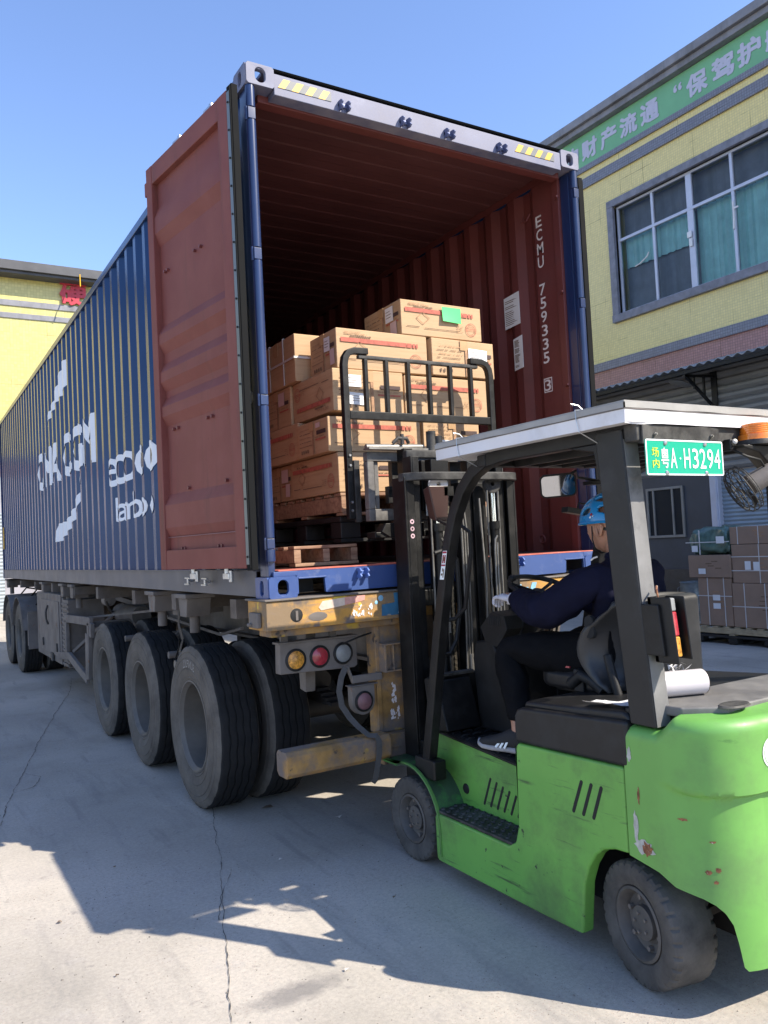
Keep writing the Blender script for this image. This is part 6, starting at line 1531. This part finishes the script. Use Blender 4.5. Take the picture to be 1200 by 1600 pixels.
# mirror and horn-shaped lamp on the right
mi_ = empty('rear_view_mirror', (1.32, -.80, 1.92), fk)
R_m = Euler((math.radians(13), math.radians(-2), math.radians(-40))).to_matrix()
def MT(u, v, q): p = R_m @ Vector((u, q, v)); return (1.32+p.x, -.80+p.y, 1.923+p.z)
L = rrect(.190, .125, .030, 5)
m = MB(); m.loft([[MT(u*1.0, v*1.0, 0) for u, v in L], [MT(u*1.0, v*1.0, .012) for u, v in L], [MT(u*.8, v*.7, .035) for u, v in L]]); part('mirror_housing', m, m_blkpl, mi_, bevel=.003)
L = rrect(.172, .107, .022, 5); m = MB(); m.add([MT(u, v, -.0015) for u, v in L], [tuple(range(len(L)))]); mg = part('mirror_glass', m, m_mirror, mi_, flat=True)
m = MB(); m.tube([MT(0, .02, .03), MT(.10, .06, .06), (1.50, -.76, 1.97), (1.68, -.76, 1.95)], .008, 8); m.box(1.58, 1.70, -.78, -.72, 1.93, 1.95); part('mirror_arm', m, m_blk, mi_)
m = MB(); m.bar((1.43, -.72, 1.80), (1.60, -.72, 1.775), .05, .03); m.tube([(1.52, -.72, 1.79), (1.56, -.70, 1.835), (1.60, -.70, 1.83), (1.68, -.69, 1.80)], .006, 6); part('right_indicator', m, m_blk, mi_, bevel=.004)
# --- seat
st_ = empty('driver_seat', (1.165, -1.35, 1.0), fk)
def shell(u, v, off):
    """moulded back shell: u across, v up; wings wrap forward at the sides"""
    a = (u-.5)*2; wv = abs(a)**2.4
    hw = .245*(1-.10*max(0, v-.6)); x = 1.165+a*hw
    wing = .19*math.sin(PI*min(1, v*1.02)**.85)*(1 if v < .9 else .7)
    y = -1.475+.03*(1-v)-.02*v+wing*wv+off*(1-wv*.3)*-1
    z = .985+.405*v-(.022*wv*(v > .7)); x += off*-.6*math.copysign(wv, a)*-1
    return (x, y, z)
m = MB(); nu_, nv_ = 22, 12
m.grid(nu_, nv_, lambda u, v: shell(u, v, 0)); m.grid(nu_, nv_, lambda u, v: shell(u, v, .045))
for v_ in (0, 1): m.grid(nu_, 1, lambda u, t, v_=v_: shell(u, v_, .045*t))
for u_ in (0, 1): m.grid(1, nv_, lambda t, v, u_=u_: shell(u_, v, .045*t))
o_ = part('back_shell', m, m_shell, st_, ang=50); 
bmx = bmesh.new(); bmx.from_mesh(o_.data); bmesh.ops.remove_doubles(bmx, verts=bmx.verts, dist=.0006); bmesh.ops.recalc_face_normals(bmx, faces=bmx.faces); bmx.to_mesh(o_.data); bmx.free()
m = MB(); m.prism(rr_loop(.055, .10, .024), 'x', .905, .93); m.v = [(p[0]+.006, p[1]-1.395, p[2]+1.205) for p in m.v]; part('shell_opening', m, m_dark, st_, bevel=.004)
m = MB(); L = rrect(.45, .46, .09, 5)
m.loft([[(1.165+a*.94, -1.20+b*.94, .955) for a, b in L], [(1.165+a, -1.20+b, .975) for a, b in L], [(1.165+a, -1.20+b, 1.02) for a, b in L], [(1.165+a*.9, -1.20+b*.9, 1.048) for a, b in L]]); part('seat_cushion', m, m_seat, st_, bevel=.008)
m = MB(); m.box(1.02, 1.32, -1.42, -1.02, .93, .958); m.tube([(.93, -1.22, .99), (.92, -1.30, 1.04), (.925, -1.36, 1.02), (.93, -1.42, .98)], .028, 10); m.box(.925, .965, -1.30, -1.24, .96, 1.06); m.tube([(.93, -1.5, .97), (.935, -1.46, 1.08), (.94, -1.44, 1.14)], .02, 8); part('seat_base', m, m_blkpl, st_, bevel=.006)
m = MB(); m.box(.938, .960, -1.205, -1.18, 1.058, 1.066); part('buckle_button', m, m_redlens, st_)
m = MB(); m.prism([(1.00, 1.00), (1.0, 1.38), (1.37, 1.38), (1.37, 1.0)], 'y', -1.60, -1.535); part('seat_back_box', m, m_shell, st_, bevel=.03, seg=4)
m = MB(); m.lathe([(.0, .004), (.010, .003), (.012, 0)], (1.385, -1.538, 1.36), (0, -1, .2), 12); part('back_rivet', m, m_galv, st_)
# loose things lying on the truck
m = MB(); A, B = Vector((.715, -1.845, 1.085)), Vector((.935, -1.920, 1.084)); m.cyl(A, B, .047, n=28); ro_ = obj('stretch_film_roll', m, m_roll, None, bevel=.004); tag(ro_, 'white roll of stretch film lying on the forklift cover behind the pillar', 'film roll')
dd = (B-A).normalized(); m = MB(); m.lathe([(.047, 0), (.036, .002), (.034, -.01)], B, dd, 28); obj('core_end', m, m_woodpale, ro_)
rnd = random.Random(5); m = MB(); c_ = B+Vector((-.03, .06, .03))
for k in range(26):
    p = c_+Vector((rnd.uniform(-.05, .03), rnd.uniform(-.02, .05), rnd.uniform(-.02, .03))); m.add([p, p+Vector((rnd.uniform(-.03, .03), rnd.uniform(-.02, .02), rnd.uniform(-.02, .02))), p+Vector((rnd.uniform(-.02, .02), .01, rnd.uniform(-.03, .02)))], [(0, 1, 2)])
obj('loose_film', m, m_strap, ro_, flat=True)
for k, (x, y, r) in enumerate(((.655, -1.66, .3), (.69, -1.75, -.4))):
    m = MB(); m.grid(4, 3, lambda u, v: (x+(u-.5)*.12*math.cos(r)-(v-.5)*.09*math.sin(r), y+(u-.5)*.12*math.sin(r)+(v-.5)*.09*math.cos(r), 1.004+.016*u*u*(1 if k else 0)+.018*(1-u)**3))
    pp = obj('crumpled_paper', m, m_paper, None, fixn=False); tag(pp, ('crumpled white paper on the battery hood in front of the other sheet' if k == 0 else 'crumpled white paper on the hood nearest the rear pillar'), 'paper')
# ================================================================== DRIVER
def skin_mesh(V, E_, Rr, root=0, sub=2, smooth=True):
    me = bpy.data.meshes.new('tmp'); me.from_pydata([Vector(v) for v in V], E_, []); o = bpy.data.objects.new('tmp', me); C.objects.link(o)
    md = o.modifiers.new('s', 'SKIN'); md.use_smooth_shade = True; md.branch_smoothing = .6
    for i, r in enumerate(Rr):
        sv = me.skin_vertices[0].data[i]; sv.radius = (r, r) if not isinstance(r, tuple) else r; sv.use_root = (i == root)
    ss = o.modifiers.new('u', 'SUBSURF'); ss.levels = sub; ss.render_levels = sub
    dg = bpy.context.evaluated_depsgraph_get(); r_ = bpy.data.meshes.new_from_object(o.evaluated_get(dg))
    v = [tuple(p.co) for p in r_.vertices]; f = [tuple(p.vertices) for p in r_.polygons]
    bpy.data.objects.remove(o); bpy.data.meshes.remove(me); bpy.data.meshes.remove(r_)
    m = MB(); m.add(v, f); return m
PX = 1.17
HIP = Vector((PX, -1.34, 1.135)); CH_ = Vector((PX, -1.35, 1.40)); NK = Vector((PX, -1.345, 1.535))
HC = Vector((PX-.005, -1.280, 1.700))                              # head centre
SL, SR = Vector((.995, -1.345, 1.475)), Vector((1.345, -1.345, 1.475))
EL = Vector((.905, -1.115, 1.325)); WL = Vector((.965, -.810, 1.352)); HL = Vector((.985, -.730, 1.370))
ER = Vector((1.44, -1.10, 1.26)); WR = Vector((1.345, -.86, 1.32)); HR = Vector((1.32, -.79, 1.33))
HPL, KL, AL = Vector((1.075, -1.30, 1.105)), Vector((.900, -.815, 1.120)), Vector((.850, -.935, .745))
HPR, KR, AR = Vector((1.265, -1.30, 1.105)), Vector((1.345, -.86, 1.12)), Vector((1.33, -.76, .76))
FLt, FRt = Vector((.815, -.825, .668)), Vector((1.33, -.64, .70))
ps = empty('person', (PX, -1.3, 1.05)); tag(ps, 'forklift driver in blue vented helmet, navy sweatshirt and white gloves', 'person')
V = [HIP, (HIP+CH_)/2, CH_, NK-Vector((0, 0, .02)), NK+Vector((0, .012, .055)), HC+Vector((0, -.01, -.04)),
     SL, (SL+EL)/2, EL, (EL+WL)/2, WL, HL, SR, (SR+ER)/2, ER, (ER+WR)/2, WR, HR,
     HPL, (HPL+KL)/2, KL, (KL+AL)/2+Vector((0, -.012, 0)), AL, AL+Vector((-.01, .01, -.05)), HPR, (HPR+KR)/2, KR, (KR+AR)/2, AR, AR+Vector((0, .01, -.05))]
E1 = [(0, 1), (1, 2), (2, 3), (3, 4), (4, 5), (2, 6), (6, 7), (7, 8), (8, 9), (9, 10), (10, 11), (2, 12), (12, 13), (13, 14), (14, 15), (15, 16), (16, 17),
      (0, 18), (18, 19), (19, 20), (20, 21), (21, 22), (22, 23), (0, 24), (24, 25), (25, 26), (26, 27), (27, 28), (28, 29)]
R1 = [.13, .12, .125, .062, .055, .060, .055, .046, .040, .036, .026, .024, .055, .046, .040, .036, .026, .024, .085, .075, .055, .048, .036, .034, .085, .075, .055, .048, .036, .034]
body = skin_mesh(V, E1, R1, 0, 2)
# head: shaped ellipsoid facing +y, turned a little to the left
yaw = math.radians(6); pitch = math.radians(-6)
RH = Euler((pitch, 0, yaw)).to_matrix()
def head(u, v):
    a = 2*PI*u; b = PI*(v-.5); x = math.cos(b)*math.cos(a); y = math.cos(b)*math.sin(a); z = math.sin(b)
    X_, Y_, Z_ = x*.083, y*.106, z*.127
    if z < .1: k = min(1, (.1-z)/1.1); X_ *= 1-.30*k; Y_ = Y_*(1-.10*k)+.020*k*(1 if y > 0 else .2)      # jaw
    if y < -.1 and z < 0: Y_ *= 1-.25*min(1, -z)                                                            # nape
    if y > .55:
        w1 = math.exp(-(x/.20)**2)
        Y_ += .020*w1*math.exp(-((z+.18)/.13)**2)                       # nose
        Y_ -= .006*math.exp(-((abs(x)-.32)/.14)**2)*math.exp(-((z-.02)/.12)**2)  # eye sockets
        Y_ += .007*w1*math.exp(-((z+.48)/.06)**2)+.006*w1*math.exp(-((z+.58)/.05)**2)  # lips
        Y_ -= .005*w1*math.exp(-((z+.53)/.02)**2)
        Y_ += .008*math.exp(-(x/.3)**2)*math.exp(-((z+.80)/.12)**2)      # chin
        Y_ += .004*math.exp(-((z-.18)/.08)**2)                           # brow
    X_ += math.copysign(.006*math.exp(-((z+.22)/.18)**2)*math.exp(-((y-.55)/.3)**2), x)  # cheekbones
    p = RH @ Vector((X_, Y_, Z_)); return tuple(HC+p)
body.grid(48, 36, head)
for s_ in (-1, 1):   # ears
    def ear(u, v, s_=s_):
        a = 2*PI*u; b = 2*PI*v; r = .008+.003*math.sin(a)
        y = .020*math.cos(a)*(1 if math.sin(a) > 0 else .75)+r*math.cos(b)*math.cos(a); z = .031*math.sin(a)+r*math.cos(b)*math.sin(a); q = .008*math.sin(b)+.006
        p = RH @ Vector((s_*(.074+q+.006*math.cos(a)*-1), -.004+y, -.020+z)); return tuple(HC+p)
    body.grid(20, 8, ear)
    def conch(u, v, s_=s_):
        a = 2*PI*u; p = RH @ Vector((s_*(.074+.002*v), -.004+.018*v*math.cos(a), -.020+.028*v*math.sin(a))); return tuple(HC+p)
    body.grid(16, 3, conch)
# left hand on the spinner knob, right hand by the levers: palm plus five bent fingers each
def hand(Wt, pv, out, ps_, mb):
    """Wt wrist, pv direction of the palm, out thumb side, curling down"""
    pv = Vector(pv).normalized(); up = Vector((0, 0, 1)); dn = -(up-pv*up.dot(pv)).normalized(); sd = Vector(out).normalized()
    pal = Wt+pv*.085
    M0 = skin_mesh([Wt-pv*.01, Wt+pv*.03, Wt+pv*.06, pal], [(0, 1), (1, 2), (2, 3)], [(.026, .022), (.036, .020), (.042, .019), (.040, .016)], 0, 2); mb.add(M0.v, M0.f)
    for k, (o_, l) in enumerate(((.030, .070), (.010, .078), (-.010, .072), (-.029, .058))):
        b0 = Wt+pv*.055+sd*o_*.8; b1 = pal+sd*o_; b2 = b1+pv*l*.40+dn*l*.16; b3 = b2+dn*l*.42+pv*l*.08; b4 = b3+dn*l*.24-pv*l*.14
        F_ = skin_mesh([b0, b1, b2, b3, b4], [(0, 1), (1, 2), (2, 3), (3, 4)], [.010, .0105, .0098, .009, .0078], 0, 1); mb.add(F_.v, F_.f)
    t0 = Wt+pv*.022+sd*.024; t1 = t0+pv*.030+sd*.022+dn*.008; t2 = t1+pv*.026+sd*.004+dn*.020; t3 = t2+pv*.010-sd*.006+dn*.020
    F_ = skin_mesh([t0, t1, t2, t3], [(0, 1), (1, 2), (2, 3)], [.013, .0125, .011, .009], 0, 1); mb.add(F_.v, F_.f)
bd_ = obj('body', body, m_skin, ps, ang=60)
for wt, pv, out in ((WL+Vector((.002, .018, .006)), (.05, .95, .10), (1, 0, .05)), (WR+Vector((0, .01, 0)), (-.12, .95, .0), (-1, 0, .1))):
    g_ = MB(); hand(wt, pv, out, 1, g_)
    c0 = wt-Vector(pv).normalized()*.012
    g_.lathe([(.027, -.006), (.031, -.004), (.032, .006), (.029, .012)], c0, pv, 24)
    go = obj('glove', g_, m_glove, ps, ang=60)
    g_ = MB(); g_.lathe([(.0285, -.0085), (.0315, -.007), (.0315, -.003), (.028, -.002)], c0, pv, 24); obj('cuff_hem', g_, m_sweat, go)
# sweatshirt
k_ = 1.0
fold = lambda m_, amp, seed: None
def wrinkle(mb, amp, fs, seed):
    from mathutils import noise as mn
    me = bpy.data.meshes.new('t'); me.from_pydata(mb.v, [], mb.f); me.update(); n = [v.normal.copy() for v in me.vertices]; bpy.data.meshes.remove(me); out = []
    for p, q in zip(mb.v, n):
        P_ = Vector(p); a = mn.noise(Vector((P_.x*fs+seed, P_.y*fs*.6, P_.z*fs*.6))); b = 1-abs(mn.noise(Vector((P_.x*fs*1.7, P_.y*fs*1.1+seed, P_.z*fs*1.9))))*2
        out.append(tuple(P_+q*amp*(a+.6*b)))
    mb.v = out; return mb
SV = [HIP+Vector((-.005, .045, -.055)), (HIP+CH_)/2+Vector((0, -.005, 0)), CH_+Vector((0, -.01, -.01)), NK+Vector((0, 0, -.025)), NK+Vector((0, .008, .020)),
      SL+Vector((-.0, 0, 0)), (SL+EL)/2+Vector((0, 0, -.01)), EL+Vector((0, -.01, -.01)), (EL+WL)/2+Vector((0, 0, -.012)), WL+Vector((0, -.045, -.004)), WL+Vector((0, -.012, 0)),
      SR, (SR+ER)/2, ER, (ER+WR)/2, WR+Vector((0, -.045, 0)), WR+Vector((0, -.015, 0))]
SE = [(0, 1), (1, 2), (2, 3), (3, 4), (2, 5), (5, 6), (6, 7), (7, 8), (8, 9), (9, 10), (2, 11), (11, 12), (12, 13), (13, 14), (14, 15), (15, 16)]
SRr = [(.205, .175), (.180, .150), (.165, .135), (.085, .08), (.066, .066), .100, .090, .086, .078, .060, .040, .100, .086, .076, .062, .050, .038]
sm_ = skin_mesh(SV, SE, SRr, 0, 3); sweat = obj('sweatshirt', wrinkle(wrinkle(sm_, .012, 11, 3), .005, 30, 7), m_sweat, ps, ang=60)
m = MB(); m.lathe([(.058, -.012), (.070, -.004), (.070, .018), (.062, .030), (.056, .026)], NK+Vector((0, .010, .012)), (0, .25, 1), 28); obj('collar', m, m_sweat, sweat)
# reflective mark on the left shoulder and wavy print on the back
m = MB(); m.tube([(.958, -1.40, 1.560), (.950, -1.385, 1.555), (.945, -1.372, 1.545)], .004, 6); obj('shoulder_mark', m, m_strap, sweat)
# trousers
TV = [HIP+Vector((0, -.01, -.03)), HPL, (HPL+KL)/2, KL, (KL+AL)/2+Vector((0, -.02, 0)), AL+Vector((0, 0, .07)), AL+Vector((0, 0, .045)), HPR, (HPR+KR)/2, KR, (KR+AR)/2, AR+Vector((0, 0, .03))]
TE = [(0, 1), (1, 2), (2, 3), (3, 4), (4, 5), (5, 6), (0, 7), (7, 8), (8, 9), (9, 10), (10, 11)]
TRr = [(.17, .13), .112, .098, .080, .070, .058, .050, .112, .098, .080, .070, .055]
tm_ = skin_mesh(TV, TE, TRr, 0, 3); obj('trousers', wrinkle(wrinkle(tm_, .009, 12, 8), .004, 30, 2), m_trous, ps, ang=60)
# shoes: sole and upper lofted along the foot
def shoe(A_, T_, name):
    d_ = (T_-A_); d_.z = 0; d_.normalize(); s_ = Vector((-d_.y, d_.x, 0)); heel = A_-d_*.05; zf = .634 if A_.x < 1 else .66
    def ring(t, wd, zb, zt, n=16):
        c_ = heel+d_*(t*.285); return [(c_.x+s_.x*wd*math.cos(a), c_.y+s_.y*wd*math.cos(a), (zb+zt)/2+(zt-zb)/2*math.copysign(abs(math.sin(a))**.7, math.sin(a))) for a in [2*PI*i/n for i in range(n)]]
    so_ = MB(); so_.loft([ring(t, w_, zf+.004+up_, zf+.038+up_) for t, w_, up_ in ((-.02, .020, .006), (.02, .038, .001), (.15, .044, 0), (.40, .041, 0), (.65, .050, 0), (.85, .046, .003), (.97, .028, .010), (1.0, .012, .013))])
    up2 = MB(); up2.loft([ring(t, w_, zf+.022, zf+h_) for t, w_, h_ in ((.0, .028, .095), (.06, .036, .115), (.20, .040, .128), (.33, .041, .118), (.50, .042, .094), (.68, .046, .076), (.84, .042, .064), (.94, .026, .054), (.985, .010, .044))])
    sh = obj(name, up2, m_shoe, ps, ang=60); obj('sole', so_, m_sole, sh, ang=50)
    for k in range(3):
        t = .36+k*.085; c_ = heel+d_*(t*.285); m = MB(); wd = .0445+k*.001
        m.bar(tuple(c_-s_*wd*-1.0+Vector((0, 0, zf+.030-c_.z))-d_*-.006), tuple(c_+s_*wd*.72+Vector((0, 0, zf+.082-k*.011-c_.z))-d_*.018), .011, .004, (s_.x, s_.y, .3)); obj('side_stripe', m, m_platew, sh)
    m = MB(); m.tube([A_+Vector((0, 0, .0)), A_+Vector((0, 0, -.04))], .036, 14); obj('sock', m, m_shoe, sh)
shoe(AL+Vector((-.002, .0, -.02)), FLt, 'shoe'); shoe(AR, FRt, 'shoe')
# hair under the helmet, then the vented shell
def hairf(u, v):
    a = 2*PI*u; b = PI*(.02+.48*v); x = math.cos(b)*math.cos(a); y = math.cos(b)*math.sin(a); z = math.sin(b)
    lift = 1.035; low = -.42*max(0, -y)**.6*(1-v)-.10*(1-v)*(abs(x))
    p = RH @ Vector((x*.076*lift, y*.095*lift, (z+low)*.118*lift)); return tuple(HC+p)
m = MB(); m.grid(40, 12, hairf); obj('hair', m, m_hair, ps, fixn=True)
vents = []
for ph in (-62, -38, -12, 12, 38, 62):          # rows of long vents running front to back
    vents.append(ph)
def hel(u, v, off=0):
    a = 2*PI*u; b = PI/2*v; x = math.cos(b)*math.cos(a); y = math.cos(b)*math.sin(a); z = math.sin(b)
    el = 1+.05*(abs(math.sin(3.5*a)))*math.cos(b)**.5*.35
    p = RH @ Vector((x*(.112+off)*el, y*(.150+off)*el, z*(.128+off)+.004-.034*(1-v)*max(0, -y)**1.2-.012*(1-v)*(1-abs(y))))
    return HC+Vector((0, -.010, .022))+p
m = MB(); nu_, nv_ = 96, 40; vv = [tuple(hel(i/nu_, j/nv_)) for j in range(nv_+1) for i in range(nu_)]
keep = []
for j in range(nv_):
    for i in range(nu_):
        u, v = (i+.5)/nu_, (j+.5)/nv_; a = 2*PI*u; b = PI/2*v
        x = math.cos(b)*math.cos(a); y = math.cos(b)*math.sin(a); z = math.sin(b)
        lat = math.atan2(x, z); lon = y           # band angle across, position along
        hole = False
        for kk, c0 in enumerate((-1.12, -.67, -.22, .22, .67, 1.12)):
            for (y0, y1, hw) in ((.22, .78, .135), (-.42, .08, .13), (-.86, -.56, .12)) if kk in (1, 2, 3, 4) else ((.18, .62, .15), (-.55, -.10, .14)):
                t = (lon-(y0+y1)/2)/((y1-y0)/2)
                if abs(t) < 1 and abs(lat-c0) < hw*(1-abs(t)**2.2)**.5: hole = True
        if not hole or v < .10: keep.append((j*nu_+i, j*nu_+(i+1) % nu_, (j+1)*nu_+(i+1) % nu_, (j+1)*nu_+i))
m.add(vv, keep)
hm = obj('helmet', m, m_helmet, ps, ang=70)
md = hm.modifiers.new('thickness', 'SOLIDIFY'); md.thickness = .013; md.offset = -1
ms2 = hm.modifiers.new('soft', 'SUBSURF'); ms2.levels = 1; ms2.render_levels = 1
m = MB(); nn2 = 60; m.tube([hel(k/nn2, .0, .002)-Vector((0, 0, .002)) for k in range(nn2)], .006, 6, closed=True); obj('helmet_rim', m, m_helmet, hm)
m = MB(); m.tube([HC+RH@Vector((-.078, .035, .0)), HC+RH@Vector((-.074, .045, -.06)), HC+RH@Vector((-.05, .055, -.11)), HC+RH@Vector((0, .06, -.125)), HC+RH@Vector((.05, .055, -.11)), HC+RH@Vector((.078, .035, .0))], .0035, 6); obj('chin_strap', m, m_shoe, hm)
for uu, vv_, mt, r in ((.485, .17, m_redlens, .007), (.478, .11, m_tpt, .006), (.495, .13, m_tpt, .004)):
    p = hel(uu, vv_, .003); n_ = (p-HC).normalized(); m = MB(); m.lathe([(0, .0), (r, -.001)], p, n_, 12); obj('helmet_print', m, mt, hm)

# ================================================================== SMALL LITTER
rnd = random.Random(22); li = None
m_leaf = M('dry_leaf', (.16, .11, .07), .8, var=.3); m_lit = M('pale_litter', (.55, .50, .45), .8, var=.2)
def litter(x, y, s_, a, mt, label):
    m = MB(); n = 7; m.add([(x+s_*math.cos(a+2*PI*k/n)*(1 if k % 2 else .55), y+s_*.6*math.sin(a+2*PI*k/n)*(1 if k % 2 else .7), .005+.004*(k % 3)) for k in range(n)]+[(x, y, .012)], [(k, (k+1) % n, n) for k in range(n)])
    o = obj('leaf' if mt is m_leaf else 'litter_scrap', m, mt, None, flat=True); tag(o, label, 'leaf' if mt is m_leaf else 'scrap')
litter(-1.06, .10, .016, .3, m_leaf, 'dark curled leaf on the sunlit concrete at the far left')
litter(-.19, -1.06, .014, 1.1, m_lit, 'small pale scrap on the concrete just below the shadow of the forklift roof')
litter(.06, .15, .012, .5, m_lit, 'tiny pale scrap on the shaded concrete between the trailer tyre and forklift')
litter(.62, .55, .03, 2.0, m_lit, 'pale scrap on the ground behind the under-run bar')
litter(-.53, 3.2, .02, 1.7, m_lit, 'small white scrap lying left of the trailer wheels')
litter(.36, 1.02, .05, .2, m_leaf, 'brown dry leaf against the foot of the trailer tyre')

# grit and tiny stones: too many to count, one object
rg = random.Random(91); m = MB()
for k in range(2600):
    x = rg.uniform(-2.4, 2.2); y = rg.uniform(-3.0, 5.0) if k % 3 else rg.uniform(-2.2, .6); s_ = rg.uniform(.0012, .0042)*(1.8 if rg.random() < .05 else 1)
    a = rg.uniform(0, 6.28); m.add([(x+s_*math.cos(a+q*2.09), y+s_*math.sin(a+q*2.09), .0005) for q in range(3)]+[(x, y, s_*.9)], [(0, 1, 3), (1, 2, 3), (2, 0, 3)])
gr = obj('grit', m, M('mixed_grit', (.20, .18, .155), .9, var=.5, vs=200, world=True), None, flat=True, kind='stuff'); gr['label'] = 'loose grit scattered over the concrete yard'; gr['category'] = 'grit'
litter(-.95, -.55, .010, .9, m_leaf, 'tiny dark leaf on the sunlit concrete left of the crack')
litter(-.70, .62, .009, 2.2, m_leaf, 'tiny dark leaf in the shade to the left of the trailer tyre')
litter(.30, -.62, .011, 1.2, m_leaf, 'small dark leaf in the shade below the forklift step')
